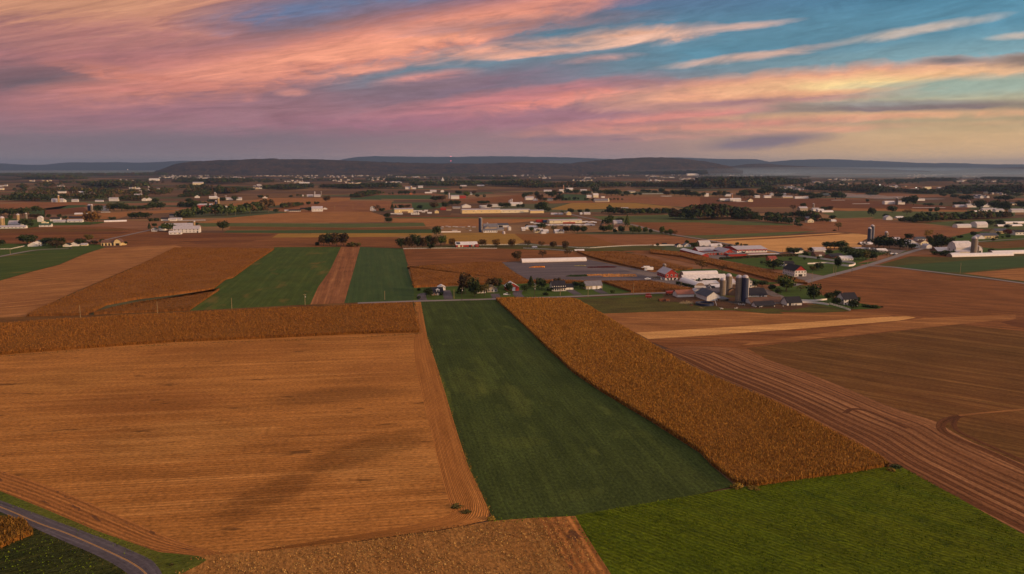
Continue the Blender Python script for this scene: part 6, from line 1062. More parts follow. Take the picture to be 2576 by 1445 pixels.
B('b4', 2400, 200, 260, 10, 9, 'h', 'plastic', 'plastic', 'upper white greenhouse at the right edge', name='greenhouse', rise=3)
B('b4', 2300, 242, 300, 8, 9, 'h', 'plastic', 'plastic', 'lower white greenhouse at the right edge', name='greenhouse', rise=2.5)
B('b4', 242, 130, 90, 38, 10, 'e', 'lightgrey', 'light', 'small pale grey barn by the hedge at right', name='barn')
B('b4', 435, 105, 100, 14, 10, 'g', 'white', 'white', 'small white shed by the hedge at right', name='shed')
# red sheds complex
B('b2', 800, 468, 92, 34, 62, 'e', 'red', 'white', 'long red shed running away with a white roof', name='shed', rise=1.6)
B('b2', 830, 385, 250, 14, 18, 'g', 'red', 'light', 'wide pale roofed red workshop at the back', name='barn', rise=3.6)
B('b2', 935, 437, 262, 34, 12, 'f', 'red', 'grey', 'low red workshop with white framed windows', name='shed', win=7, doors=[(.32, .1, 2.6, 'd')])
B('b2', 1150, 425, 130, 34, 30, 'e', 'red', 'light', 'red gabled workshop beside the paved yard', name='barn', win=3)
B('b2', 1262, 455, 240, 32, 11, 'f', 'red', 'grey', 'low red shed with flat grey roof before the store', name='shed')
B('b2', 1475, 402, 400, 48, 34, 'g', 'red', 'light', 'very wide red and white store with pale roof', name='store', base=(.55, 'white'), win=9, rise=2.6)
B('b2', 800, 325, 150, 26, 12, 'm', 'brown', 'white', 'barn with pale curved roof behind the red sheds', name='barn')
B('b2', 965, 325, 150, 22, 9, 'g', 'lightgrey', 'white', 'white roofed house behind the red sheds')
B('b2', 430, 322, 76, 26, 8, 'e', 'white', 'dark', 'white gabled cottage at the end of the white fence', win=2)
B('b2', 545, 318, 90, 26, 8, 'e', 'white', 'grey', 'white house left of the red sheds', win=2)
B('b2', 218, 292, 52, 12, 5, 'g', 'brown', 'dark', 'tiny dark open shelter by the white fence', name='shed')
B('b2', 1650, 430, 400, 5, 7, 'f', 'white', 'white', 'long low row of white display sheds before the store', name='shed')
B('b2', 1600, 418, 260, 5, 6, 'f', 'white', 'red', 'second low row of display sheds before the store', name='shed')
# middle distance, centre
B('A2', 780, 912, 268, 52, 30, 'g', 'yellow', 'light', 'pale yellow warehouse with shallow roof and two floodlights', name='warehouse', rise=1.6, doors=[(.1, .32, 3.5, 'brown')])
B('A2', 640, 930, 100, 14, 3, 'f', 'lightgrey', 'white', 'long white trailer left of the yellow warehouse', name='trailer')
B('A2', 720, 934, 85, 20, 3, 'f', 'lightgrey', 'light', 'grey box trailer before the yellow warehouse', name='trailer')
for i_, x in enumerate((895, 928, 958, 990)): B('A2', x, 938, 26, 22, 6, 'he', 'white', 'white', f'small white hooped tank shed, {ordn(i_ + 1)} from the left', name='shed', group='white hooped sheds by the warehouse')
for i_, (x, y, w__) in enumerate([(945, 895, 55), (1010, 895, 60), (1060, 905, 50), (1100, 890, 50), (1150, 922, 60)]): B('A2', x, y, w__, 16, 3, 'g', 'lightgrey', 'white', f'white camper trailer, {ordn(i_ + 1)} from the left beside the warehouse', name='trailer', group='white trailers beside the warehouse')
B('A2', 1255, 917, 58, 32, 9, 'e', 'yellow', 'light', 'small yellow gabled shed right of the trailers', name='shed')
B('A2', 1350, 872, 80, 24, 9, 'g', 'red', 'red', 'small dark red barn behind the yellow shed', name='barn')
B('A2', 1430, 876, 70, 16, 8, 'g', 'tan', 'brown', 'low tan shed beside the small red barn', name='shed')
B('A2', 1685, 838, 130, 28, 16, 'e', 'white', 'light', 'white gabled hall behind the long warehouse', name='hall', rise=4.5)
B('A2', 1540, 848, 110, 14, 10, 'g', 'lightgrey', 'grey', 'low grey building left of the white gabled hall', name='shed')
B('A2', 1900, 918, 560, 52, 26, 'g', 'yellow', 'light', 'very long pale yellow warehouse with floodlights', name='warehouse', rise=1.6, win=5)
B('A2', 2345, 912, 330, 44, 24, 'g', 'cream', 'light', 'right hand continuation of the long pale warehouse', name='warehouse', rise=1.4, win=4)
B('A3', 20, 905, 100, 40, 20, 'g', 'cream', 'light', 'end bay of the long pale warehouse', name='warehouse', rise=1.4)
B('A2', 1960, 840, 150, 34, 20, 'f', 'lightgrey', 'white', 'flat white factory block behind the long warehouse', name='factory')
B('A2', 2100, 830, 210, 40, 24, 'f', 'lightgrey', 'white', 'larger flat white factory block behind the long warehouse', name='factory')
B('A2', 2390, 810, 130, 30, 14, 'g', 'white', 'white', 'white mill building by the grain bins', name='factory')
B('A2', 2478, 800, 36, 40, 8, 'e', 'white', 'white', 'tiny white gabled house right of the mill')
B('A2', 325, 880, 66, 50, 9, 'e', 'white', 'dark', 'white farmhouse standing alone in the tan field', win=2, wrows=2)
B('A2', 345, 886, 60, 16, 5, 'g', 'white', 'light', 'low wing of the lone white farmhouse')
# farm with dark silo
B('A2', 2030, 1196, 200, 34, 8, 'g', 'white', 'grey', 'white front barn of the dark silo farm', name='barn', win=6, rise=2)
B('A2', 2035, 1158, 200, 45, 12, 'g', 'stone', 'grey', 'tall stone barn with grey roof beside the dark silo', name='barn', rise=5)
B('A2', 1990, 1165, 85, 40, 14, 'e', 'stone', 'grey', 'gabled cross wing of the stone barn', name='barn')
B('A2', 2215, 1120, 150, 34, 10, 'g', 'lightgrey', 'slate', 'grey roofed open shed right of the stone barn', name='shed', doors=[(-.5, .4, 3, 'd')])
B('A2', 2180, 1165, 90, 18, 9, 'g', 'grey', 'grey', 'low grey shed right of the stone barn', name='shed')
B('A2', 2310, 1165, 40, 50, 9, 'e', 'white', 'white', 'narrow white house beside the red leaved trees')
B('A2', 2510, 1170, 50, 30, 8, 'g', 'lightgrey', 'white', 'pale shed right of the red leaved trees', name='shed')
for i_, (x, y, w__) in enumerate([(1300, 1140, 50), (1340, 1118, 36), (1330, 1145, 40), (1400, 1112, 40), (1440, 1118, 46), (1500, 1112, 40), (1540, 1120, 50), (1590, 1124, 46), (1640, 1120, 66), (1720, 1114, 40), (1790, 1122, 66), (1690, 1150, 34), (1740, 1172, 30), (1515, 1170, 90)]):
    B('A2', x, y, w__ * .8, 9, 2.6, 'f', ['lightgrey', 'white', 'grey', 'brown'][i_ % 4], ['white', 'light', 'grey'][i_ % 3], f'parked trailer in the junk lot, {ordn(i_ + 1)} counted through the lot', name='trailer', far=True, group='trailers parked in the junk lot')
B('A3', 590, 1062, 470, 44, 20, 'g', 'cream', 'light', 'long cream dealership hall with shallow roof', name='hall', rise=1.5, win=4, doors=[(.2, .38, 2.0, 'red')])
B('A3', 210, 1050, 92, 40, 6, 'f', 'red', 'red', 'dark red shipping container stack left of the hall', name='container')
B('A3', 290, 1050, 50, 36, 6, 'f', 'blue', 'slate', 'blue shipping container beside the cream hall', name='container')
B('A3', 334, 1050, 30, 38, 5, 'f', 'white', 'white', 'white shipping container beside the cream hall', name='container')
sh = [(100, 1060), (150, 1072), (200, 1078), (250, 1085)] + [(310 + 44 * k, 1096) for k in range(16)] + [(850, 1052), (890, 1048), (930, 1056), (975, 1052), (1015, 1060), (900, 1080), (950, 1088), (990, 1096)]
for i_, (x, y) in enumerate(sh): B('A3', x, y, 40 + 6 * (i_ % 3), 10, 4, 'g', ['white', 'lightgrey', 'white', 'tan', 'blue'][i_ % 5], ['white', 'light', 'white'][i_ % 3], f'small white display shed in the lot, {ordn(i_ + 1)} counting from the left', name='shed', far=True, group='display sheds in front of the cream hall')
B('A3', 635, 943, 66, 34, 8, 'e', 'yellow', 'light', 'yellow lit house with white roof by the lane', win=2)
B('A3', 425, 938, 90, 12, 8, 'g', 'lightgrey', 'light', 'low pale house left of the yellow lit house')
B('A3', 520, 940, 60, 14, 8, 'g', 'lightgrey', 'light', 'small pale garage left of the yellow lit house', name='garage')
B('A3', 175, 915, 200, 36, 18, 'g', 'yellow', 'light', 'square yellow warehouse at the end of the long row', name='warehouse', rise=1.5)
B('A3', 815, 936, 30, 14, 8, 'g', 'white', 'white', 'tiny white cottage right of the lane')
B('A3', 900, 934, 90, 18, 8, 'g', 'white', 'light', 'white ranch house in the hedgerow')
B('A3', 1430, 870, 140, 12, 14, 'g', 'brown', 'light', 'pale roofed shed hidden behind the hedgerow', name='shed')
B('A3', 1150, 1122, 90, 36, 9, 'e', 'brown', 'brown', 'brown gabled house among the lane trees', win=2)
B('A3', 1345, 1108, 120, 50, 10, 'm', 'stone', 'light', 'stone barn with pale roof by the lane', name='barn')
B('A3', 1380, 1120, 130, 20, 9, 'g', 'brown', 'brown', 'brown roofed wing before the stone barn')
B('A3', 1325, 1156, 62, 40, 8, 'g', 'stone', 'brown', 'small stone house under the lane trees', win=2)
B('A3', 110, 1140, 160, 22, 9, 'g', 'white', 'white', 'white roofed house at the left of the shed lot')
B('A3', 40, 1150, 60, 30, 9, 'e', 'white', 'white', 'white gabled house beside the red tree')
B('A3', 200, 1198, 120, 36, 9, 'g', 'cream', 'white', 'cream house with white roof before the shed lot', win=2)
B('A3', 305, 1200, 74, 26, 9, 'g', 'white', 'white', 'small white house before the shed lot')
B('A3', 270, 1215, 66, 6, 7, 'h', 'white', 'white', 'tiny white hoop tunnel at the field edge', name='greenhouse')
B('A3', 500, 1204, 130, 26, 10, 'g', 'lightgrey', 'white', 'pale house with white roof behind the brown field')
B('A3', 68, 725, 118, 34, 12, 'g', 'white', 'light', 'larger white barn of the pair left of the village', name='barn')
B('A3', 152, 737, 56, 20, 9, 'g', 'white', 'light', 'smaller white barn of the pair left of the village', name='barn')
B('A3', 362, 737, 72, 28, 9, 'g', 'cream', 'grey', 'cream house behind the dark trees', win=2)
B('A3', 1105, 756, 195, 22, 16, 'g', 'stone', 'grey', 'long low grey roofed church hall', name='church', rise=5, doors=[])
B('A3', 930, 692, 70, 26, 10, 'g', 'white', 'white', 'white barn left of the slim silo', name='barn')
B('A3', 1025, 692, 72, 36, 12, 'm', 'cream', 'white', 'cream barn right of the slim silo', name='barn')
B('A3', 1128, 695, 50, 26, 8, 'g', 'white', 'brown', 'white house behind the church hall')
B('A3', 540, 616, 84, 34, 10, 'g', 'white', 'white', 'white farm building in the centre distance', name='barn')
B('A3', 650, 612, 90, 40, 12, 'm', 'white', 'white', 'tall white barn in the centre distance', name='barn')
B('A3', 330, 606, 110, 16, 12, 'g', 'lightgrey', 'light', 'long pale building in the centre distance', name='barn')
B('A3', 850, 600, 90, 18, 12, 'g', 'lightgrey', 'light', 'pale barn right of the tall white barn', name='barn')
B('A3', 1540, 622, 110, 20, 12, 'g', 'cream', 'grey', 'cream farm building in the village distance', name='barn')
B('A3', 1840, 638, 320, 4, 6, 'f', 'white', 'white', 'very long thin white shed on the plain', name='shed')
B('A3', 2045, 672, 140, 5, 8, 'f', 'white', 'white', 'thin white greenhouse on the plain', name='greenhouse')
# quonset farm and others centre-left
B('A2', 1520, 712, 118, 40, 16, 'h', 'white', 'light', 'white quonset barn beside the pale silo', name='barn')
B('A2', 1630, 700, 90, 28, 10, 'g', 'red', 'red', 'dark red barn behind the quonset barn', name='barn')
B('A2', 1135, 628, 105, 8, 8, 'h', 'white', 'white', 'thin white hoop shed in the green distance', name='greenhouse')
B('A2', 1205, 612, 90, 20, 12, 'g', 'lightgrey', 'light', 'pale barn behind the thin hoop shed', name='barn')
B('A2', 1335, 612, 50, 22, 9, 'e', 'white', 'brown', 'white gabled house right of the pale barn')
B('A2', 1020, 552, 70, 24, 12, 'g', 'lightgrey', 'light', 'pale barn right of the tan silo', name='barn')
B('A2', 850, 570, 100, 26, 14, 'g', 'white', 'light', 'white barn cluster around the tan silo', name='barn')
B('A2', 930, 568, 50, 14, 9, 'g', 'white', 'white', 'low white shed right of the tan silo', name='shed')
B('A2', 880, 645, 40, 16, 9, 'e', 'orange', 'brown', 'small orange lit house in the trees')
B('A2', 1750, 650, 36, 30, 9, 'e', 'white', 'light', 'narrow white house right of the quonset barn')
B('A2', 1640, 528, 90, 10, 12, 'g', 'lightgrey', 'light', 'long pale barn on the green rise', name='barn')
B('A2', 1890, 524, 100, 8, 12, 'g', 'lightgrey', 'white', 'thin white barn on the green rise', name='barn')
# left side
B('A1', 165, 1200, 330, 52, 13, 'g', 'white', 'light', 'great white barn with pale roof in the tan fields', name='barn', win=7, wrows=2, rise=4.5, doors=[(.85, .05, 2.6, 'd')])
B('A1', 60, 1150, 360, 40, 14, 'g', 'white', 'light', 'rear wing of the great white barn', name='barn', rise=5)
B('A1', 38, 1222, 90, 26, 8, 'g', 'white', 'white', 'small white annex before the great white barn', win=2)
B('A1', 40, 1020, 90, 16, 10, 'g', 'white', 'light', 'white shed behind the great white barn', name='shed')
B('A1', 240, 1022, 340, 4, 5, 'f', 'lightgrey', 'white', 'thin pale feed bunk behind the great white barn', name='shed')
B('A0', 2225, 1182, 62, 36, 9, 'e', 'white', 'green', 'white gabled farmhouse left of the great white barn', win=2, wrows=2)
B('A0', 2340, 1168, 80, 40, 9, 'g', 'white', 'green', 'white cottage between the farmhouse and the barn')
B('A0', 2500, 1225, 100, 30, 8, 'g', 'white', 'white', 'low white shed before the great white barn at left', name='shed', win=2)
B('A0', 2380, 1025, 90, 24, 9, 'g', 'white', 'dark', 'white house with dark roof by the upper lane')
B('A0', 2500, 1030, 80, 26, 9, 'g', 'white', 'light', 'white garage by the upper lane', name='garage')
B('A0', 2490, 965, 70, 18, 9, 'g', 'white', 'dark', 'dark roofed house above the upper lane')
B('A1', 2055, 892, 150, 44, 12, 'g', 'white', 'light', 'large white barn below the long ridge', name='barn', win=4, rise=4.6)
B('A1', 1730, 892, 160, 14, 9, 'g', 'white', 'dark', 'long white stable with dark roof below the ridge', name='barn', win=6)
B('A1', 1880, 880, 130, 24, 10, 'g', 'brown', 'dark', 'dark barn between the stable and the white barn', name='barn')
B('A1', 1610, 892, 50, 12, 8, 'g', 'cream', 'light', 'tiny cream house left of the stable')
B('A1', 2170, 862, 56, 16, 8, 'e', 'white', 'dark', 'small dark roofed shed right of the large white barn', name='shed')
B('A1', 430, 835, 195, 34, 12, 'g', 'red', 'light', 'long red barn at the edge of the dark hedge', name='barn', rise=3.4)
B('A1', 378, 845, 60, 16, 8, 'g', 'red', 'red', 'small red shed before the long red barn', name='shed')
B('A1', 735, 832, 26, 16, 6, 'e', 'white', 'white', 'tiny white shed right of the yellow silo', name='shed')
B('A1', 550, 706, 100, 22, 10, 'g', 'white', 'white', 'white barn beside the pale slender silo', name='barn')
B('A1', 318, 696, 60, 18, 8, 'e', 'white', 'white', 'small white barn left of the slender silo', name='barn')
B('A1', 785, 725, 90, 22, 10, 'g', 'white', 'light', 'white barn by the twin grey silos', name='barn')
B('A1', 925, 728, 66, 26, 12, 'g', 'white', 'light', 'white house right of the twin grey silos')
B('A1', 1300, 700, 60, 12, 8, 'e', 'white', 'brown', 'small white house at the golden field edge')
B('A1', 1950, 678, 84, 18, 12, 'g', 'lightgrey', 'light', 'left white barn of the pair below the ridge', name='barn')
B('A1', 2055, 680, 88, 22, 12, 'g', 'lightgrey', 'light', 'right white barn of the pair below the ridge', name='barn')
B('A1', 1845, 672, 22, 18, 8, 'e', 'white', 'light', 'tiny white house left of the barn pair')
B('A1', 330, 504, 130, 24, 20, 'g', 'cream', 'light', 'cream warehouse before the ridge town', name='warehouse')
B('A1', 1870, 492, 140, 14, 16, 'g', 'lightgrey', 'white', 'long white barn on the far green slope', name='barn')
B('A0', 205, 1098, 130, 20, 14, 'g', 'white', 'light', 'white barn with pale roof between the left silos', name='barn', rise=6)
B('A0', 150, 1138, 320, 22, 9, 'g', 'white', 'light', 'long low white poultry house at the left edge', name='barn', win=8, rise=2)
B('A0', 650, 1114, 130, 26, 9, 'g', 'white', 'green', 'white farmhouse with green roof at left', win=3)
B('A0', 640, 1080, 60, 32, 9, 'e', 'cream', 'green', 'cream gabled house with green roof at left')
B('A0', 575, 1042, 50, 46, 9, 'me', 'white', 'white', 'bright white gambrel barn at left', name='barn')
B('A0', 795, 1032, 110, 30, 9, 'g', 'white', 'dark', 'white house with dark roof right of the left farm', win=2)
B('A0', 855, 1050, 130, 16, 9, 'g', 'white', 'light', 'low white shed before the dark roofed house', name='shed')
B('A0', 1080, 1048, 170, 20, 9, 'g', 'white', 'light', 'white stable with pale roof at left', name='barn', win=3)
B('A0', 1090, 1008, 150, 24, 9, 'g', 'brown', 'dark', 'dark roofed house above the white stable')
B('A0', 1670, 1045, 265, 6, 8, 'h', 'plastic', 'plastic', 'slanting white hoop house at left', name='greenhouse', rot=26, rise=2.4)
B('A0', 1190, 935, 180, 8, 10, 'g', 'lightgrey', 'white', 'low wide pale shed left of the dark silo', name='shed', rise=2.2)
B('A0', 1505, 882, 80, 22, 10, 'me', 'white', 'light', 'white round roofed barn right of the dark silo', name='barn')
B('A0', 1520, 905, 100, 6, 6, 'f', 'white', 'white', 'thin white shed before the round roofed barn', name='shed')
B('A0', 830, 758, 130, 22, 12, 'm', 'lightgrey', 'light', 'pale barn behind the tan silo at far left', name='barn')
B('A0', 905, 756, 60, 24, 10, 'e', 'white', 'white', 'white gabled barn right of the tan silo', name='barn')
B('A0', 1080, 752, 70, 22, 10, 'g', 'lightgrey', 'light', 'pale house with a small steeple at far left')
B('A0', 1640, 742, 105, 30, 14, 'h', 'lightgrey', 'light', 'pale round topped barn at far left', name='barn')
B('A0', 1430, 752, 90, 12, 9, 'g', 'lightgrey', 'light', 'low pale shed left of the round topped barn', name='shed')
B('A0', 890, 626, 90, 22, 9, 'g', 'white', 'slate', 'white house with slate roof at far left')
B('A0', 1165, 618, 185, 6, 9, 'h', 'white', 'white', 'long thin white hoop at far left', name='greenhouse', rot=25)
B('A0', 1240, 660, 70, 14, 9, 'g', 'white', 'light', 'white barn below the long thin hoop', name='barn')
B('A0', 1330, 664, 55, 26, 10, 'h', 'cream', 'light', 'cream arched barn below the long thin hoop', name='barn')
B('A0', 2082, 738, 56, 22, 10, 'e', 'white', 'white', 'left of two white barns near the lane trees', name='barn')
B('A0', 2148, 736, 56, 22, 10, 'e', 'white', 'white', 'right of two white barns near the lane trees', name='barn')
B('A0', 2225, 446, 120, 18, 24, 'g', 'white', 'white', 'large white hall with cupola before the ridge', name='hall')
B('A0', 2120, 600, 70, 16, 12, 'g', 'white', 'white', 'white barn beside the far pale silo', name='barn')
B('A0', 1990, 668, 90, 16, 12, 'g', 'lightgrey', 'light', 'pale barn under the three far silos', name='barn')
B('b5', 545, 310, 75, 50, 10, 'e', 'white', 'slate', 'white gabled house beside the big round tree', win=2, wrows=2)
B('b5', 470, 318, 100, 26, 8, 'e', 'white', 'white', 'white garage left of the gabled house', name='garage')
B('b5', 960, 322, 80, 26, 8, 'e', 'white', 'dark', 'left of two small white houses with dark roofs')
B('b5', 1070, 312, 100, 30, 8, 'e', 'white', 'dark', 'right of two small white houses with dark roofs')
B('b5', 1245, 290, 80, 36, 8, 'e', 'brick', 'brown', 'brick gabled house among the left trees')
B('b5', 1330, 262, 70, 20, 8, 'g', 'orange', 'brown', 'orange brick house behind the left trees')
B('b5', 1213, 306, 72, 18, 6, 'g', 'cream', 'light', 'small cream shed before the brick house', name='shed')
B('b5', 1580, 300, 190, 40, 11, 'g', 'yellow', 'brown', 'long tan barn with dark open bays', name='barn', doors=[(-.82, .1, 3, 'd'), (-.4, .1, 3, 'd'), (0, .1, 3, 'd'), (.42, .1, 3, 'd'), (.8, .1, 3, 'd')], rise=3)
B('b5', 1700, 300, 90, 40, 11, 'me', 'yellow', 'brown', 'round fronted end of the tan barn', name='barn', doors=[(0, .5, 3, 'd')])
B('b5', 1770, 294, 60, 28, 8, 'e', 'yellow', 'brown', 'small tan shed right of the tan barn', name='shed')
# right distance
B('A4', 370, 745, 150, 22, 10, 'h', 'white', 'white', 'white hooped barn half behind a dark hedge', name='barn')
B('A4', 515, 746, 145, 30, 12, 'g', 'white', 'white', 'white barn right of the orange silo', name='barn', win=3)
B('A4', 600, 752, 140, 8, 7, 'f', 'lightgrey', 'light', 'low pale shed before the white barn', name='shed')
B('A4', 730, 752, 66, 26, 9, 'e', 'cream', 'dark', 'cream gabled house with a dark roof on the plain', win=2)
B('A4', 95, 675, 60, 36, 9, 'g', 'white', 'white', 'white house near the left of the right plain')
B('A4', 410, 672, 90, 22, 9, 'g', 'lightgrey', 'light', 'pale house behind the orange silo')
B('A4', 830, 694, 66, 26, 9, 'g', 'lightgrey', 'light', 'pale barn left in the smoky village', name='barn')
B('A4', 980, 694, 90, 24, 9, 'g', 'white', 'light', 'white house in the smoky village')
B('A4', 1045, 660, 46, 20, 8, 'e', 'white', 'white', 'small white house behind the smoky village')
B('A4', 1210, 660, 60, 24, 8, 'g', 'white', 'white', 'bright white house among dark trees')
B('A4', 1270, 696, 130, 18, 10, 'g', 'tan', 'light', 'tan barn in the smoky village', name='barn')
B('A4', 1470, 706, 170, 14, 9, 'h', 'white', 'white', 'long white hoop at the smoky village', name='greenhouse')
B('A4', 1500, 884, 100, 40, 12, 'g', 'stone', 'light', 'stone barn with pale roof left of the slim silo', name='barn')
B('A4', 1680, 884, 80, 26, 10, 'g', 'white', 'light', 'white barn behind the slim silo', name='barn')
B('A4', 1750, 894, 76, 22, 9, 'g', 'white', 'white', 'white house right of the slim silo')
B('A4', 1845, 908, 145, 8, 9, 'h', 'plastic', 'plastic', 'white hoop greenhouse right of the slim silo farm', name='greenhouse')
B('A4', 1345, 1032, 130, 26, 9, 'g', 'tan', 'brown', 'tan ranch house in the hedgerow', win=3)
B('A4', 1600, 1052, 80, 32, 9, 'e', 'cream', 'brown', 'cream gabled house in the hedgerow', win=2)
B('A4', 1620, 1012, 150, 24, 10, 'g', 'red', 'grey', 'red barn with grey roof in the hedgerow', name='barn')
B('A4', 1935, 1040, 60, 14, 8, 'g', 'white', 'white', 'tiny white house at the end of the hedgerow')
B('A4', 2000, 730, 160, 3, 5, 'f', 'white', 'white', 'thin white tunnel below the smoke', name='greenhouse')
B('A5', 180, 782, 200, 3, 5, 'f', 'white', 'white', 'thin white tunnel across the dark field', name='greenhouse')
B('A5', 1160, 838, 370, 3, 5, 'f', 'white', 'white', 'longest thin white tunnel across the dark field', name='greenhouse', rot=2)
B('A5', 590, 788, 120, 26, 12, 'h', 'white', 'white', 'white hooped barn left of the round silo', name='barn')
B('A5', 750, 790, 95, 32, 12, 'g', 'white', 'light', 'white barn right of the round silo', name='barn')
B('A5', 1035, 736, 100, 12, 9, 'h', 'white', 'white', 'small white hoop right of the dark trees', name='greenhouse')
B('A5', 1635, 830, 150, 18, 10, 'g', 'lightgrey', 'light', 'pale long shed on the right plain', name='shed')
B('A5', 1775, 832, 100, 30, 10, 'g', 'white', 'light', 'white house by the mushroom shaped tower')
B('A5', 2010, 830, 110, 30, 10, 'g', 'white', 'light', 'white house left of the far right trees')
B('A5', 2350, 796, 140, 16, 10, 'g', 'cream', 'slate', 'cream building near the right edge', name='hall')
B('A5', 2040, 885, 150, 22, 10, 'g', 'white', 'light', 'white barn before the far right trees', name='barn')
B('A5', 1910, 905, 150, 6, 8, 'h', 'plastic', 'plastic', 'short bright hoop near the far right farms', name='greenhouse')
B('A5', 2180, 905, 90, 30, 10, 'g', 'white', 'light', 'white farmhouse before the far right trees')
B('A5', 2440, 905, 130, 30, 10, 'g', 'lightgrey', 'light', 'pale barn at the right edge of the plain', name='barn')
B('A5', 1140, 572, 76, 34, 14, 'f', 'cream', 'light', 'square cream tower block on the misty plain', name='hall')
B('A5', 960, 590, 80, 16, 12, 'g', 'cream', 'light', 'cream hall beside the floodlights', name='hall')
B('A4', 2420, 370 + 0, 160, 16, 30, 'h', 'white', 'white', 'bright white domed hall on the far plain', name='hall') if False else None
B('A3', 2430, 370, 160, 22, 40, 'h', 'white', 'white', 'bright white domed hall on the far plain', name='hall')

# ------------------------------------------------------------------ silos, tanks, steeples
M['concrete'] = plain('silo_concrete', (.20, .155, .12), .9, .14, .4, streaky=.25); M['bluesteel'] = plain('blue_steel', (.016, .024, .062), .35, .12, .4, spec=.5, streaky=.15); M['dome'] = plain('silo_dome', (.38, .33, .35), .4, .1, .5, spec=.5)
M['band'] = plain('silo_hoop', (.10, .08, .065), .7, .1); M['tansilo'] = plain('tan_silo_tile', (.38, .26, .13), .9, .12, .5); M['orangesilo'] = plain('orange_tile', (.40, .20, .10), .9, .1); M['metal'] = plain('galvanised', (.45, .42, .43), .4, .1, metal=.3)
def silo(t, x, y, w, h, mat='concrete', label=None, dome='dome', chute=True, name='silo', flat=False):
    p = W(t, x, y); m = mpx(t, x, y); r = w * m / 2; ht = h * m; hb = ht - (0 if flat else r * .85)
    root = empty(name, (p.x, p.y, 0), ROT); tag(root, label, name.replace('_', ' '))
    MB().lathe([(r, -.1), (r, hb)], 24).build('body', M[mat], root)
    dr = r * 1.03; db = MB()
    if flat: db.lathe([(dr, hb - .1), (dr, hb + .3)], 24)
    else: db.lathe([(dr, hb - .15), (dr, hb + .1)] + [(dr * math.cos(q), hb + .1 + r * .85 * math.sin(q)) for q in (.35, .7, 1.05, 1.35)] + [(dr * .06, hb + r * .9)], 24)
    d = db.build('dome' if not flat else 'lid', M[dome], root)
    for sh_ in d.data.polygons: sh_.use_smooth = True
    if h * (1 / 5.745) > 9:
        nb = max(4, int(hb / 1.3)); k = MB()
        for i in range(nb): z = .6 + (hb - .8) * i / (nb - 1); k.lathe([(r + .03, z), (r + .07, z + .04), (r + .07, z + .10), (r + .03, z + .14)], 24)
        k.build('hoop_bands' if False else 'banding', M['band'] if mat != 'bluesteel' else M['bluesteel'], root)
    if chute:
        a = -.55; MB().tube((r * 1.08 * math.cos(a), r * 1.08 * math.sin(a), .1), (r * 1.08 * math.cos(a), r * 1.08 * math.sin(a), hb - .2), min(.42, r * .16), 8).build('chute', M['metal'] if mat in ('concrete', 'bluesteel') else M['concrete'], root)
    return root
silo('b2', 1043, 1018, 78, 250, label='leftmost and shortest concrete silo of the farm group')
silo('b2', 1127, 1012, 84, 302, label='tall concrete silo standing behind the leftmost one')
silo('b2', 1273, 1112, 92, 380, label='front concrete silo beside the blue one')
silo('b2', 1362, 1118, 86, 385, 'bluesteel', 'dark blue steel silo at the right of the farm group')
silo('b2', 205, 642, 42, 72, 'concrete', 'short open silo behind the big red bank barn', flat=True)
silo('b3', 1356, 245, 46, 195, 'bluesteel', 'front dark blue silo of the twin pair on the golden field')
silo('b3', 1396, 215, 46, 200, 'bluesteel', 'rear dark blue silo of the twin pair on the golden field')
silo('b3', 1605, 180, 40, 80, label='small grey silo behind the trees near the twin blue silos')
silo('b4', 1668, 720, 78, 275, label='tall concrete silo with white dome at the right dairy farm')
silo('b4', 1715, 718, 26, 210, label='thin concrete silo beside the right dairy farm silo')
silo('b4', 1745, 715, 26, 130, label='lowest of the three dairy farm silos')
silo('A2', 1883, 1188, 46, 205, 'bluesteel', 'dark flat topped silo beside the stone barn', flat=True)
silo('A2', 1432, 704, 24, 82, 'dome', 'pale white silo beside the quonset barn')
silo('A2', 882, 570, 26, 48, 'tansilo', 'short tan silo in the centre left distance')
silo('A2', 2318, 770, 26, 50, 'dome', 'left pale grain bin of the mill')
silo('A2', 2340, 775, 22, 66, 'dome', 'right taller grain bin of the mill')
silo('A2', 2300, 770, 20, 40, 'dome', 'smallest grain bin of the mill')
silo('A2', 2222, 1216, 44, 40, 'dome', 'squat pale tank before the stone barn', flat=False, chute=False, name='tank')
silo('A2', 1985, 1100, 24, 48, label='small silo behind the stone barn roof')
silo('A3', 965, 668, 18, 60, 'concrete', 'slim silo between two barns in the village')
silo('A3', 555, 600, 15, 92, 'orangesilo', 'slim reddish silo in the centre distance')
silo('A3', 630, 590, 12, 70, 'concrete', 'slim grey silo by the tall white barn')
silo('A3', 275, 412, 16, 38, 'concrete', 'stubby grey silo on the far brown plain')
silo('A3', 1795, 462, 14, 66, 'bluesteel', 'dark far silo on the brown plain')
silo('A3', 1775, 462, 12, 60, 'concrete', 'grey far silo beside the dark one')
silo('A4', 460, 700, 26, 66, 'orangesilo', 'orange lit silo between the white barns')
silo('A4', 1635, 872, 22, 92, 'concrete', 'slim reddish silo at the farm with the long hoop')
silo('A4', 680, 530, 14, 60, 'dome', 'left grain bin of the misty mill'); silo('A4', 712, 534, 22, 70, 'dome', 'middle large grain bin of the misty mill'); silo('A4', 735, 534, 12, 62, 'dome', 'right grain bin of the misty mill')
silo('A5', 685, 795, 32, 100, 'concrete', 'dark domed silo on the right plain')
silo('A5', 1735, 790, 26, 48, 'concrete', 'mushroom shaped grey tank on the right plain')
silo('A1', 285, 1160, 30, 125, 'tansilo', 'cream silo at the end of the great white barn')
silo('A1', 633, 820, 33, 125, 'tansilo', 'tall yellow silo at the red barn farm')
silo('A1', 598, 820, 34, 85, 'bluesteel', 'dark blue silo beside the tall yellow one', chute=False)
silo('A1', 580, 690, 20, 74, 'dome', 'pale slender silo above the hedge farm')
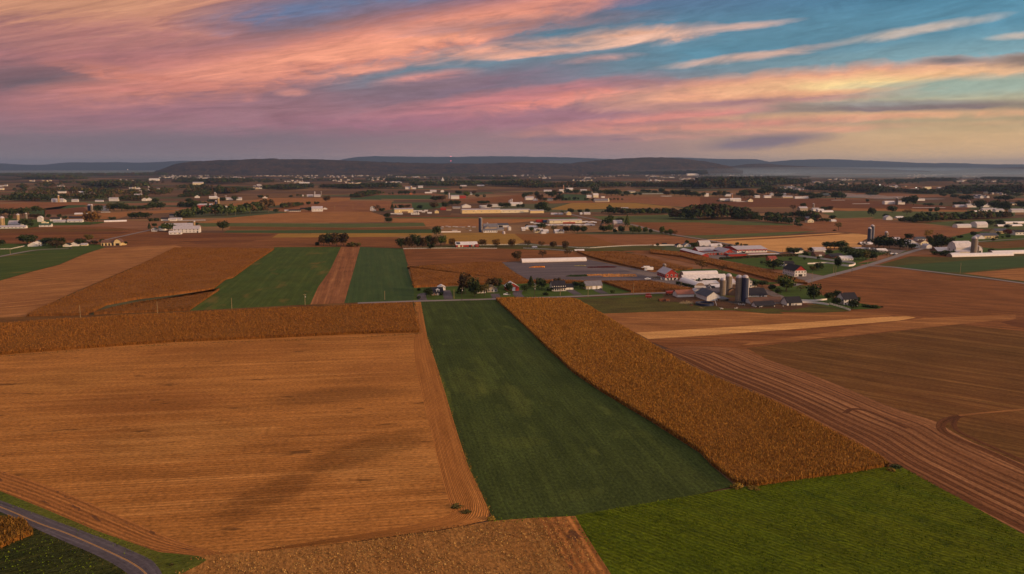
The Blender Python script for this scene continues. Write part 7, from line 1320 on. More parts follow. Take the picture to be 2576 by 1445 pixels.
silo('A1', 601, 690, 8, 60, 'dome', 'needle thin silo beside the pale slender one')
silo('A1', 728, 712, 11, 48, 'concrete', 'left of the twin small grey silos'); silo('A1', 744, 712, 11, 48, 'concrete', 'right of the twin small grey silos')
silo('A1', 2020, 655, 20, 50, 'dome', 'pale silo between the pair of ridge barns'); silo('A1', 2113, 665, 12, 62, 'concrete', 'thin dark silo right of the ridge barns')
silo('A1', 1843, 490, 8, 55, 'dome', 'needle thin pale silo on the far green slope')
silo('A0', 38, 1108, 54, 125, 'tansilo', 'stout tan silo at the left edge of the photo')
silo('A0', 265, 1030, 38, 92, 'tansilo', 'tan silo behind the white left barn')
silo('A0', 382, 1010, 26, 85, 'concrete', 'grey silo half hidden by the left farm trees')
silo('A0', 1295, 890, 44, 92, 'bluesteel', 'dark blue silo at the left hedge farm'); silo('A0', 1328, 892, 34, 95, 'concrete', 'grey silo behind the dark blue one at left')
silo('A0', 850, 760, 22, 92, 'tansilo', 'tan silo of the far left barns')
silo('A0', 1068, 712, 14, 40, 'concrete', 'small pointed grey silo at far left')
silo('A0', 2150, 592, 22, 58, 'concrete', 'pale silo in the left distance')
for i_, x in enumerate((1995, 2015, 2040)): silo('A0', x, 640, 15, 52, 'concrete', f'{ordn(i_ + 1)} from the left of three grey silos in the left distance')
def steeple(t, x, y, w, h, label, body='white'):
    p = W(t, x, y); m = mpx(t, x, y); r = w * m / 2; ht = h * m; root = empty('steeple', (p.x, p.y, 0), ROT); tag(root, label, 'steeple')
    MB().box(-r, r, -r, r, -.1, ht * .35).build('tower', M['w_' + body], root)
    MB().solid([(-r * 1.05, -r * 1.05, ht * .35), (r * 1.05, -r * 1.05, ht * .35), (r * 1.05, r * 1.05, ht * .35), (-r * 1.05, r * 1.05, ht * .35), (0, 0, ht)], [(0, 1, 4), (1, 2, 4), (2, 3, 4), (3, 0, 4), (3, 2, 1, 0)]).build('spire', M['w_' + body], root)
steeple('A3', 1205, 750, 22, 58, 'pointed cream steeple at the end of the low church hall', 'cream')
steeple('A2', 1340, 470, 36, 78, 'pale church steeple in the centre distance', 'lightgrey')
steeple('A3', 685, 325, 14, 50, 'tiny grey church steeple before the wooded rise', 'lightgrey')
def ring_tank():
    p = W('b2', 790, 1160); m = mpx('b2', 790, 1160); r = 128 * m; root = empty('manure_tank', (p.x, p.y, 0)); tag(root, 'round open dark blue manure tank in the barnyard', 'tank')
    o = MB(); n = 40; h = 1.9
    o.lathe([(r, -.1), (r, h), (r - .25, h), (r - .25, .3)], n); o.v = o.v; o.f = o.f[:-1]
    o.build('wall', M['bluesteel'], root); MB().lathe([(r - .26, .5), (r - .26, .62)], n).build('slurry', M['dirt2'], root)
M['dirt2'] = plain('slurry', (.04, .022, .014), .8, .2); ring_tank()
# ------------------------------------------------------------------ far villages: small copied houses and barns
HP = {}
def far_house(wall, roof, big):
    k = (wall, roof, big)
    if k not in HP:
        w2, d2, h, rs = (5.5, 4.2, 4.8, 2.6) if not big else (11, 6, 5, 3)
        a = MB().solid([(-w2, -d2, -1), (w2, -d2, -1), (w2, d2, -1), (-w2, d2, -1), (-w2, -d2, h), (w2, -d2, h), (w2, d2, h), (-w2, d2, h), (-w2, 0, h + rs), (w2, 0, h + rs)], [(0, 1, 5, 4), (1, 2, 6, 9, 5), (2, 3, 7, 6), (3, 0, 4, 8, 7)]).mesh('wall'); a.materials.append(M['w_' + wall])
        e = .4; b = MB().solid([(-w2 - e, -d2 - e, h - .2), (w2 + e, -d2 - e, h - .2), (w2 + e, 0, h + rs + .1), (-w2 - e, 0, h + rs + .1), (w2 + e, d2 + e, h - .2), (-w2 - e, d2 + e, h - .2)], [(0, 1, 2, 3), (3, 2, 4, 5), (5, 4, 1, 0)]).mesh('roof'); b.materials.append(M['r_' + roof])
        HP[k] = (a, b)
    return HP[k]
VR = []                                            # the smallest far houses, merged into one mass
def village(where, group, spots, n, keep=.26):
    """spots: (tile, x, y, sx, sy) centres; n houses scattered round them"""
    L_ = []; n = int(n * 1.6)
    for i in range(n):
        t, x, y, sx, sy = spots[i % len(spots)]; X, Y = dpx(t, x + rng.normal() * sx, y + (rng.random() - .5) * 2 * sy); r_ = rng.random(); L_.append([X, Y, r_, .85 + .5 * rng.random(), (Y - 420) * (2.2 if r_ < .12 else 1)])
    cut = sorted(q[4] for q in L_)[int(n * (1 - keep))]; kept = 0
    for X, Y, r_, s, k_ in sorted(L_):
        big = r_ < .12; wl = ['white', 'tan', 'lightgrey', 'cream', 'lightgrey', 'tan'][int(r_ * 997) % 6]; rf = ['light', 'grey', 'slate', 'dark', 'brown'][int(r_ * 7919) % 5]
        a, b = far_house(wl, rf, big); p = up(X, Y); rz = ROT + (rng.random() - .5) * .5 + (math.pi / 2 if rng.random() < .3 else 0)
        if k_ < cut: VR.append((a, b, Matrix.Translation(p) @ Matrix.Rotation(rz, 4, 'Z') @ Matrix.Scale(s, 4))); continue
        kept += 1; o = empty('barn' if big else 'house', (p.x, p.y, 0), rz); o.scale = (s, s, s); link('wall', a, parent=o); link('roof', b, parent=o)
        tag(o, f'tiny pale {"barn" if big else "house"}, {ordn(kept)} larger one from left {where}', 'barn' if big else 'house', group)
def flush_village():
    V, Fs, mi, ms = [], [], [], []
    for a, b, mx in VR:
        for me in (a, b):
            if me.materials[0] not in ms: ms.append(me.materials[0])
            o = len(V); V += [tuple(mx @ q.co) for q in me.vertices]
            for f in me.polygons: Fs.append(tuple(o + i for i in f.vertices)); mi.append(ms.index(me.materials[0]))
    me = bpy.data.meshes.new('distant_houses'); me.from_pydata(V, [], Fs)
    for q in ms: me.materials.append(q)
    me.polygons.foreach_set('material_index', mi); me.update(); tag(link('distant_houses', me), 'specks of the smallest and farthest village houses across the plain', kind='stuff')
    VV = []; mi = []; ks = list(REST)
    for i, k in enumerate(ks): q = np.concatenate(REST[k]); VV.append(q); mi += [i] * (len(q) // 4)
    V = np.concatenate(VV); n = len(V) // 4; tag(link('distant_trees', fastmesh('distant_trees', V, np.arange(4 * n).reshape(n, 4), [M['leaf_' + k] for k in ks], mi=mi)), 'the smallest far trees dotted between the fields and farms', kind='stuff')
village('in the ridge foot town', 'buildings of the town below the wooded ridge', [('A1', 100, 385, 100, 20), ('A1', 400, 375, 70, 28), ('A1', 350, 410, 120, 10), ('A1', 650, 400, 120, 20), ('A1', 900, 405, 60, 10), ('A1', 150, 410, 80, 14), ('A1', 1450, 378, 160, 5), ('A0', 2450, 380, 60, 30)], 150)
village('in the right ridge foot hamlet', 'buildings right of the ridge town', [('A1', 1940, 375, 60, 14), ('A1', 2320, 390, 90, 20), ('A1', 2380, 450, 90, 15), ('A1', 1900, 410, 80, 8), ('A1', 1750, 470, 90, 16), ('A1', 1200, 540, 40, 30)], 60)
village('in the scattered centre left hamlets', 'buildings of the centre left hamlets', [('A2', 150, 378, 60, 8), ('A2', 420, 405, 60, 12), ('A2', 380, 440, 90, 14), ('A2', 600, 372, 50, 10), ('A2', 730, 390, 40, 8), ('A2', 640, 470, 50, 8), ('A2', 70, 485, 60, 6), ('A2', 960, 395, 50, 5), ('A2', 1340, 475, 40, 10)], 80)
village('in the hamlets below the centre woods', 'buildings below the centre woods', [('A2', 1220, 322, 90, 10), ('A2', 1480, 325, 90, 12), ('A2', 1060, 370, 50, 8), ('A2', 1700, 335, 70, 20), ('A2', 1980, 385, 70, 14), ('A2', 2100, 400, 60, 8), ('A2', 2450, 500, 60, 20), ('A2', 2420, 375, 60, 10)], 70)
village('on the centre right plain', 'buildings of the centre right plain', [('A3', 140, 360, 90, 14), ('A3', 330, 290, 70, 16), ('A3', 550, 345, 90, 10), ('A3', 900, 360, 60, 10), ('A3', 880, 410, 70, 10), ('A3', 800, 450, 90, 12), ('A3', 1200, 385, 70, 12), ('A3', 1400, 370, 70, 14), ('A3', 310, 410, 60, 12), ('A3', 1450, 500, 60, 14)], 90)
village('on the plain below the rounded hill', 'buildings below the rounded hill', [('A3', 1900, 350, 90, 14), ('A3', 1850, 385, 60, 8), ('A3', 1880, 445, 60, 10), ('A3', 2380, 420, 80, 14), ('A3', 2200, 360, 70, 14), ('A3', 2450, 370, 50, 14), ('A3', 2000, 400, 80, 5), ('A3', 2380, 520, 70, 16), ('A4', 330, 345, 50, 12), ('A4', 480, 370, 60, 6)], 90)
village('on the misty right plain', 'buildings of the misty right plain', [('A4', 540, 312, 60, 8), ('A4', 790, 385, 100, 12), ('A4', 1050, 395, 60, 6), ('A4', 1500, 262, 60, 10), ('A4', 1730, 480, 60, 8), ('A4', 1000, 500, 120, 20), ('A4', 2000, 430, 70, 8), ('A4', 2150, 440, 60, 5), ('A4', 2090, 500, 60, 5), ('A4', 2280, 540, 40, 14), ('A4', 1280, 560, 60, 14), ('A4', 1420, 575, 40, 8)], 90)
village('at the far right of the plain', 'buildings at the far right of the plain', [('A5', 1100, 375, 120, 12), ('A5', 1250, 370, 60, 10), ('A5', 1000, 402, 60, 5), ('A5', 1600, 455, 60, 10), ('A5', 2000, 458, 90, 5), ('A5', 1300, 580, 70, 12), ('A5', 600, 545, 120, 12), ('A5', 1700, 385, 60, 8), ('A5', 2200, 640, 120, 14), ('A5', 1900, 690, 60, 10)], 90)
village('in the faint left distance', 'buildings in the faint left distance', [('A0', 600, 455, 80, 8), ('A0', 200, 350, 120, 8), ('A0', 430, 388, 20, 4), ('A0', 850, 308, 60, 6), ('A0', 1380, 292, 110, 6), ('A0', 1780, 345, 60, 8), ('A0', 1770, 445, 60, 8), ('A0', 1500, 525, 30, 12), ('A0', 1900, 565, 50, 8), ('A0', 2250, 580, 60, 8), ('A0', 30, 550, 40, 30), ('A0', 890, 530, 20, 3)], 58)
def fartrees(spots, n):
    for i in range(n):
        t, x, y, sx, sy = spots[i % len(spots)]; p = up(*dpx(t, x + rng.normal() * sx, y + (rng.random() - .5) * 2 * sy)); h = 10 + 9 * rng.random(); rest_tree(['dark', 'brown', 'dark', 'olive'][i % 4], p.x, p.y, h * 1.2, h)
fartrees([('A0', 330, 550, 30, 10), ('A0', 700, 520, 90, 20), ('A0', 1000, 610, 200, 30), ('A0', 1350, 620, 120, 30), ('A0', 1500, 640, 120, 30), ('A0', 600, 620, 200, 30), ('A0', 2000, 640, 150, 30), ('A0', 2300, 620, 90, 30), ('A0', 1100, 480, 200, 10), ('A0', 1900, 490, 200, 20), ('A0', 2000, 470, 200, 10)], 330)
fartrees([('A1', 700, 460, 200, 20), ('A1', 1300, 460, 60, 20), ('A1', 2000, 440, 200, 20), ('A1', 500, 400, 300, 15), ('A2', 400, 420, 200, 30), ('A2', 1200, 370, 300, 20), ('A2', 1500, 430, 200, 20), ('A2', 2000, 380, 200, 20), ('A1', 300, 560, 120, 20)], 460)
fartrees([('A3', 500, 340, 300, 20), ('A3', 1100, 390, 200, 20), ('A3', 1500, 350, 200, 14), ('A3', 2000, 360, 200, 20), ('A4', 500, 380, 250, 20), ('A4', 1200, 400, 250, 25), ('A4', 1900, 520, 250, 30), ('A4', 800, 480, 200, 20), ('A5', 600, 480, 300, 25), ('A5', 1300, 440, 300, 20), ('A5', 2000, 480, 300, 30), ('A5', 1500, 600, 300, 20)], 560)
flush_village()

# ------------------------------------------------------------------ poles, fences, vehicles, yard things
M['pole'] = plain('weathered_pole', (.26, .19, .10), .9, .15, 2); M['iron'] = plain('dark_iron', (.05, .05, .055), .6, .1); M['fence'] = plain('white_fence', (.66, .60, .56), .7, .08, 1)
def pole(t, x, y, h, label, arm=False, dark=False, lamp=False):
    p = W(t, x, y); m = mpx(t, x, y); ht = h * m; root = empty('utility_pole', (p.x, p.y, 0), ROT); tag(root, label, 'utility pole', 'utility poles')
    MB().tube((0, 0, -.2), (.04, 0, ht), .19, 8, .12).build('post', M['bark'] if dark else M['pole'], root)
    if arm:
        o = MB(); o.box(-1.2, 1.2, -.07, .07, ht - .7, ht - .55).build('crossarm', M['pole'], root)
        for k in (-1.05, 0.35, 1.05): MB().lathe([(.05, ht - .55), (.06, ht - .4), (.02, ht - .3)], 8, k, 0).build('insulator', M['trim'], root)
    if lamp or arm: MB().lathe([(.2, ht - 2.6), (.24, ht - 2.5), (.24, ht - 1.75), (.18, ht - 1.65)], 10, .38, 0).build('transformer', M['w_lightgrey'], root)
PL = [('b6', 822, 1222, 162, 'pole at the left side of the green winter crop'), ('b6', 1880, 1166, 166, 'pole with transformer at the right corner of the green winter crop'), ('b5', 1163, 1348, 165, 'leftmost pole along the corn hillside'), ('b5', 2278, 1284, 162, 'pole before the lower corn wedge'),
      ('b0', 780, 1074, 142, 'pale short pole right of the brick house drive'), ('b0', 894, 1098, 195, 'dark pole before the tall roadside trees'), ('b0', 1943, 1050, 170, 'dark pole before the conifer near the farmhouse'), ('b0', 2314, 1030, 130, 'thin pole before the farmhouse porch'),
      ('b1', 1271, 1045, 155, 'thin pole before the tan garage'), ('b1', 1928, 1014, 175, 'thin pole at the corn wedge'), ('b2', 445, 942, 122, 'thin pole behind the rusty roofed shed'), ('b2', 2337, 845, 155, 'thin pole at the inn yard'), ('b3', 873, 755, 155, 'right pole of the pair on the inn lawn'), ('b3', 844, 705, 120, 'left pole of the pair on the inn lawn'),
      ('b3', 1110, 695, 90, 'short dark pole beside the climbing road'), ('b3', 1335, 605, 155, 'yellow lit pole at the far crossroads'), ('b3', 1483, 540, 95, 'pole just past the far crossroads'), ('b3', 1638, 470, 80, 'thin pole by the gravel yard'), ('b4', 1446, 1044, 168, 'tall pole in the green crop at right'), ('b4', 548, 655, 90, 'lamp pole by the gravel yard entrance'), ('b5', 150, 430, 70, 'thin pole by the left lane'),
      ('c1', 0 - 640, 1, 28, 'x') if False else ('D', 968, 756, 24, 'thin pole in the second green strip'), ('A1', 755, 955, 60, 'leftmost thin pole before the great hedgerow'), ('A1', 875, 950, 85, 'second thin pole before the great hedgerow'), ('A1', 1086, 930, 70, 'third thin pole before the great hedgerow'), ('A1', 1350, 910, 70, 'rightmost thin pole before the great hedgerow'), ('A1', 1990, 910, 95, 'thin pole left of the large white barn'), ('A1', 2308, 876, 66, 'lamp pole right of the large white barn'),
      ('b2', 963, 250, 72, 'thin pole behind the red sheds'), ('b2', 1912, 405, 60, 'thin pole beside the golden field lane'), ('A2', 45, 855, 66, 'far left thin pole in the tan field'), ('A2', 542, 840, 60, 'thin pole above the pair of trees'), ('A2', 1740, 1160, 66, 'thin pole in the junk lot'), ('A4', 240, 1330, 72, 'thin pole at the golden field corner')]
for i_, (t, x, y, h, lb) in enumerate(PL): pole(t, x, y, h, lb, arm=('transformer' in lb or 'dark pole' in lb), dark='dark' in lb, lamp='lamp' in lb)
def fence(label, pts, h=1.3, style='rail', sp=2.6, rails=3, z=0.0):
    P = np.array([tuple(W(*q)) for q in pts]); P, s = resample(P, max(3, int(np.sum(np.hypot(*(P[1:, :2] - P[:-1, :2]).T)) / sp)))
    if len(P) > 99: P, s = resample(P, 99)
    nm = 'fence' if style == 'rail' else 'wall'
    root = empty('fence' if style == 'rail' else 'garden_wall', tuple(P[0])); tag(root, label, 'fence' if style == 'rail' else 'wall')
    Q = P - P[0]
    if style == 'rail':
        pm = MB().box(-.10, .10, -.10, .10, -.1, h + .12).mesh('post'); pm.materials.append(M['fence'])
        for q in Q: o = link('post', pm, parent=root); o.location = tuple(q)
        for k in range(rails):
            zz = h * (k + .8) / rails; b = MB()
            for a, c in zip(Q[:-1], Q[1:]): b.tube((a[0], a[1], zz), (c[0], c[1], zz), .11, 4)
            b.build('rail', M['fence'], root)
    else:
        b = MB(); c_ = MB()
        for a, c in zip(Q[:-1], Q[1:]):
            d = np.array([c[1] - a[1], a[0] - c[0]]); d = d / np.linalg.norm(d) * .12
            for bb, e, z0, z1 in ((b, 1, -.1, h), (c_, 1.5, h, h + .09)):
                d2 = d * e; bb.solid([(a[0] - d2[0], a[1] - d2[1], z0), (c[0] - d2[0], c[1] - d2[1], z0), (c[0] + d2[0], c[1] + d2[1], z0), (a[0] + d2[0], a[1] + d2[1], z0), (a[0] - d2[0], a[1] - d2[1], z1), (c[0] - d2[0], c[1] - d2[1], z1), (c[0] + d2[0], c[1] + d2[1], z1), (a[0] + d2[0], a[1] + d2[1], z1)], [(0, 3, 2, 1), (4, 5, 6, 7), (0, 1, 5, 4), (1, 2, 6, 5), (2, 3, 7, 6), (3, 0, 4, 7)])
        b.build('panel', M['fence'], root); c_.build('cap', M['fence'], root)
fence('near white rail fence left of the horse barn paddock', [('b0', 50, 352), ('b0', 700, 343), ('b0', 1400, 348)], sp=3)
fence('near white rail fence curving to the red shed', [('b1', 340, 344), ('b1', 700, 360), ('b1', 1050, 388)], sp=3)
fence('upper white rail fence behind the autumn trees', [('b0', 1130, 300), ('b0', 1700, 290), ('b0', 2100, 305)], sp=3)
fence('upper white rail fence sweeping right to the corner', [('b1', 640, 300), ('b1', 900, 312), ('b1', 1120, 338), ('b1', 1300, 342)], sp=3)
fence('white rail fence running to the gabled cottage', [('b1', 1300, 342), ('b1', 1600, 320), ('b1', 1900, 305), ('b1', 2200, 300)], sp=3)
fence('white board fence before the gabled cottage', [('b1', 2220, 302), ('b1', 2420, 300), ('b2', 380, 300)], style='wall', h=1.5)
fence('long white wall along the inn lawn', [('b3', 340, 460), ('b3', 600, 490), ('b3', 860, 528), ('b3', 1000, 540), ('b3', 1110, 555), ('b3', 1165, 575), ('b3', 1130, 597), ('b3', 1050, 606), ('b3', 950, 592)], style='wall', h=1.8, sp=5)
fence('inner white wall on the inn lawn', [('b3', 880, 578), ('b3', 790, 560), ('b3', 700, 555), ('b3', 560, 568), ('b3', 470, 570)], style='wall', h=1.4, sp=5)
fence('upper white wall beside the small black roofed barn', [('b3', 382, 1106), ('b3', 560, 1108), ('b3', 700, 1096), ('b3', 750, 1090)], style='wall', h=1.3, sp=4)
fence('lower white wall from the barn to the farmhouse', [('b3', 380, 1132), ('b3', 560, 1136), ('b3', 690, 1152), ('b3', 770, 1166)], style='wall', h=1.5, sp=4)
fence('white rail fence dropping to the field below the farmhouse', [('b3', 790, 1155), ('b3', 900, 1185), ('b3', 1000, 1215), ('b3', 1085, 1246)], sp=2.4, h=1.5, rails=4)
fence('white rail fence by the left lane', [('b5', -60, 358), ('b5', 160, 355), ('b5', 360, 312)], sp=3)
fence('pale fence before the junk lot', [('A2', 1315, 1195), ('A2', 1600, 1192)], style='wall', h=1.8, sp=6)
fence('white wall of the small greenhouse by the silos', [('b2', 640, 912), ('b2', 805, 915)], style='wall', h=1.8, sp=6)
def hedge(label, pts, h, wd, col='dark', name='hedge'):
    P = np.array([tuple(W(*q)) for q in pts]); L_ = np.sum(np.hypot(*(P[1:, :2] - P[:-1, :2]).T)); k = int(L_ * 22); Q, _ = resample(P, k); off = (rng.random(k) - .5) * wd; Q = np.c_[Q[:, 0] + off * .2, Q[:, 1] + off, rng.random(k) ** .6 * h]
    d = rng.normal(size=(k, 3)); V = quadcloud(Q, d, .75); b = MB()
    me = fastmesh(name, V, np.arange(4 * k).reshape(k, 4), [M['leaf_' + col]]); tag(link(name, me), label, 'hedge')
hedge('clipped dark hedge before the small hoop greenhouse', [('b2', 375, 862), ('b2', 500, 890), ('b2', 640, 920)], 2.6, 2.4)
hedge('clipped hedge behind the pale plant houses', [('b2', 755, 818), ('b2', 880, 816), ('b2', 1000, 806)], 2.4, 2.4)
hedge('long dark hedge around the red sheds and store', [('b2', 1000, 505), ('b2', 1300, 488), ('b2', 1700, 464), ('b2', 2140, 455)], 2.6, 3)
hedge('tall dark hedge around the gravel yard', [('b3', 1100, 400), ('b3', 1400, 425), ('b3', 1660, 450)], 5.5, 4)
hedge('dark hedge before the hooped barn on the plain', [('A4', 235, 745), ('A4', 350, 752), ('A4', 475, 752)], 3.5, 4)

# vehicles
M['paintw'] = plain('white_paint', (.72, .70, .70), .3, .04, spec=.5); M['paintd'] = plain('dark_paint', (.03, .032, .04), .3, .05, spec=.5); M['paints'] = plain('silver_paint', (.32, .31, .33), .3, .05, spec=.5, metal=.2); M['tyre'] = plain('tyre', (.018, .017, .017), .9, .1); M['paintg'] = plain('green_paint', (.03, .12, .035), .4, .05, spec=.4); M['paintr'] = plain('red_paint', (.26, .03, .02), .45, .08, spec=.4); M['rustm'] = plain('rusty_iron', (.13, .045, .025), .85, .2, 2)
VP = {}
def vmesh(key, fn, mat):
    if key not in VP: me = fn().mesh(key.split('|')[-1]); me.materials.append(mat); VP[key] = me
    return VP[key]
def wheels(root, xs, yw, r=.38):
    wm_ = vmesh(f'{r}|wheel', lambda: MB().tube((0, -.13, r), (0, .13, r), r, 14), M['tyre']); hm_ = vmesh(f'{r}|rim', lambda: MB().tube((0, -.145, r), (0, .145, r), r * .55, 10), M['metal'])
    for x in xs:
        for s in (-1, 1): o = link('wheel', wm_, parent=root); o.location = (x, s * yw, 0); link('rim', hm_, parent=o)
def vehicle(t, x, y, kind, paint, label, rz, name=None, group=None):
    p = W(t, x, y); nm = name or {'pickup': 'pickup_truck', 'flatbed': 'flatbed_truck', 'car': 'car', 'suv': 'car', 'box': 'box_truck'}[kind]
    root = empty(nm, (p.x, p.y, 0.02), R(rz)); tag(root, label, nm.replace('_', ' '), group); m = M[paint]
    X = lambda prof, y0, y1: (lambda: MB().prism(prof, y0, y1))
    if kind in ('pickup', 'flatbed'):
        link('body', vmesh(f'{paint}{kind}|body', X([(-2.7, .45), (2.7, .45), (2.75, .95), (2.6, 1.12), (1.35, 1.2), (-2.7, 1.2 if kind == 'pickup' else .8)], -.95, .95), m), parent=root)
        link('cab', vmesh(f'{paint}|cab', X([(-.75, 1.18), (1.4, 1.18), (.75, 1.86), (-.65, 1.9)], -.82, .82), m), parent=root)
        link('window', vmesh('pk|window', X([(-.62, 1.24), (1.2, 1.24), (.68, 1.74), (-.55, 1.78)], -.86, .86), M['glass']), parent=root)
        if kind == 'flatbed': link('bed', vmesh('fb|bed', lambda: MB().box(-3.1, -.85, -1.15, 1.15, .85, 1.05).box(-.95, -.85, -1.1, 1.1, 1.0, 1.9), M['paintd']), parent=root)
        wheels(root, (-1.75, 1.75), .86)
    elif kind in ('car', 'suv'):
        h = 1.42 if kind == 'car' else 1.7
        link('body', vmesh(f'{paint}{kind}|body', X([(-2.2, .38), (2.2, .38), (2.25, .72), (2.0, .86), (1.1, .98), (-2.05, 1.0), (-2.25, .8)], -.88, .88), m), parent=root)
        link('cabin', vmesh(f'{paint}{kind}|cabin', X([(-1.9, .97), (1.15, .97), (.45, h), (-1.3 if kind == 'car' else -1.75, h)], -.78, .78), m), parent=root)
        link('window', vmesh(f'{kind}|window', X([(-1.7, 1.02), (1.0, 1.02), (.4, h - .1), (-1.2 if kind == 'car' else -1.6, h - .1)], -.81, .81), M['glass']), parent=root)
        wheels(root, (-1.35, 1.4), .8, .33)
    else:
        link('cargo_box', vmesh('bx|cargo_box', lambda: MB().box(-4.6, 1.5, -1.2, 1.2, .95, 3.5), m), parent=root)
        link('cab', vmesh('bx|cab', X([(1.6, .5), (3.9, .5), (3.95, 1.5), (3.3, 2.5), (1.6, 2.55)], -1.05, 1.05), m), parent=root)
        link('window', vmesh('bx|window', X([(2.2, 1.6), (3.75, 1.6), (3.3, 2.3), (2.2, 2.3)], -1.08, 1.08), M['glass']), parent=root)
        wheels(root, (-3.2, 2.8), 1.02, .48)
vehicle('b0', 1545, 1018, 'flatbed', 'paintw', 'white pickup with dark flatbed parked on the roadside lawn', 180)
vehicle('b1', 2135, 792, 'pickup', 'paintw', 'white pickup parked on the nursery yard', 178)
vehicle('b1', 2145, 664, 'box', 'paintw', 'front white box truck beside the olive corn', 186)
vehicle('b1', 2095, 648, 'box', 'paintw', 'rear white box truck beside the olive corn', 186)
vehicle('b1', 1455, 945, 'suv', 'paintd', 'dark car parked outside the tan garage', 100)
vehicle('b2', 150, 798, 'suv', 'paints', 'silver car beside the big red bank barn', 120); vehicle('b2', 845, 925, 'suv', 'paints', 'left silver car near the small greenhouse', 150); vehicle('b2', 903, 912, 'suv', 'paintd', 'dark car right of the silver one near the small greenhouse', 150)
vehicle('b2', 258, 800, 'car', 'paintd', 'dark car at the barn door', 20)
for i_, (x, y, c) in enumerate([(1690, 425, 'paintw'), (1720, 440, 'paintd'), (1750, 425, 'paintw'), (1600, 385, 'paints'), (1560, 370, 'paintw'), (1480, 372, 'paintw'), (1420, 350, 'paints'), (1350, 350, 'paintw'), (1300, 345, 'paintd')]): vehicle('b3', x, y, 'suv' if i_ % 2 else 'car', c, f'car in the crossroads gravel yard, number {["one", "two", "three", "four", "five", "six", "seven", "eight", "nine"][i_]} from the road inwards', 20 + 13 * i_, group='cars in the crossroads gravel yard')
vehicle('b2', 1125, 462, 'car', 'paintd', 'dark car on the paved yard of the red sheds', 40); vehicle('b5', 1020, 345, 'car', 'paintd', 'dark car outside the small white houses at left', 10)
def wagon(t, x, y, label, paint, s=1.0, rz=11):
    p = W(t, x, y); root = empty('farm_wagon', (p.x, p.y, 0), R(rz)); tag(root, label, 'wagon'); root.scale = (s, s, s)
    MB().solid([(-2.4, -1, .8), (2.4, -1, .8), (2.4, 1, .8), (-2.4, 1, .8), (-2.8, -1.3, 2.4), (2.8, -1.3, 2.4), (2.8, 1.3, 2.4), (-2.8, 1.3, 2.4)], [(0, 3, 2, 1), (0, 1, 5, 4), (1, 2, 6, 5), (2, 3, 7, 6), (3, 0, 4, 7), (4, 5, 6, 7)]).build('hopper', M[paint], root)
    MB().tube((2.4, 0, .7), (4.4, 0, .5), .08, 6).build('drawbar', M['iron'], root); wheels(root, (-1.6, 1.6), .9, .45)
wagon('b2', 752, 1022, 'tall green wagon beside the pale feed shed', 'paintg', 1.5, 100); wagon('b2', 285, 1008, 'dark red wagon left of the rusty roofed shed', 'paintr', 1.2); wagon('b1', 2145, 1062, 'red harrow wagon in the roadside pasture', 'paintr', .9, -10); wagon('b1', 2140, 1022, 'small dark red implement on the verge', 'paintr', .7, 5); wagon('b1', 2330, 1105, 'left red wagon lying low in the pasture', 'rustm', .8, 15); wagon('b1', 2415, 1105, 'right red wagon lying low in the pasture', 'rustm', .7, 30)
def tractor(t, x, y, label):
    p = W(t, x, y); root = empty('tractor', (p.x, p.y, 0), R(190)); tag(root, label, 'tractor')
    MB().box(0, 2.2, -.45, .45, .8, 1.6).build('hood', M['paintg'], root); MB().box(-1.3, .1, -.7, .7, 1.1, 2.7).build('cab', M['glass'], root); MB().box(-1.4, .2, -.8, .8, 2.7, 2.85).build('roof', M['paintg'], root); wheels(root, (-.8,), .95, .85); wheels(root, (1.7,), .75, .5)
tractor('b2', 700, 812, 'green tractor beside the white greenhouse')
# barnyard litter, haystack of poles, flower beds
def pile(t, x, y, w, label, mat, n, ln, th, name):
    p = W(t, x, y); m = mpx(t, x, y); r = w * m / 2; b = MB()
    for k in range(n):
        a = rng.random() * 6.28; q = rng.random() ** .6 * r; c = Vector((p.x + math.cos(a) * q, p.y + math.sin(a) * q, th + .9 * (1 - q / r) * rng.random())); d = Vector((rng.normal(), rng.normal(), rng.normal() * .2)).normalized() * ln * (.5 + rng.random()) / 2
        b.tube(c - d, c + d, th, 5)
    tag(b.build(name, M[mat]), label, name.replace('_', ' '))
pile('b2', 525, 1135, 190, 'heap of pale cut logs in the barnyard', 'pole', 90, 2.6, .22, 'log_pile'); pile('b2', 730, 1208, 70, 'scattered pale boards before the manure tank', 'pole', 20, 1.6, .12, 'board_pile'); pile('b2', 600, 1170, 36, 'small reddish crate heap before the manure tank', 'rustm', 14, 1.4, .25, 'scrap_heap'); pile('b2', 165, 1105, 110, 'red rusty scrap lying in the pasture', 'rustm', 26, 1.8, .14, 'scrap_heap'); pile('b2', 1280, 1130, 260, 'dark clutter along the feed rail under the silos', 'iron', 70, 2.6, .16, 'scrap_heap')
def conveyor():
    a, b = W('b2', 935, 1128), W('b2', 962, 1172); o = MB(); o.tube((a.x, a.y, 2.2), (b.x, b.y, .3), .18, 6); tag(o.build('pipe', M['metal']), 'pale slanting pipe on the rim of the manure tank', 'pipe')
conveyor()
def flowers(label, pts, mat, dens, size, h=.45, name='flower_bed'):
    P = np.array([tuple(W(*q))[:2] for q in pts]); lo, hi = P.min(0), P.max(0); k = int(dens * (hi[0] - lo[0]) * (hi[1] - lo[1])); Q = rng.random((k, 2)) * (hi - lo) + lo; Q = Q[inside(Q, P)]; k = len(Q)
    C = np.c_[Q, .1 + rng.random(k) * h]; tag(link(name, fastmesh(name, quadcloud(C, np.tile([0, -.3, 1.], (k, 1)), size), np.arange(4 * k).reshape(k, 4), [M[mat]])), label, kind='stuff')
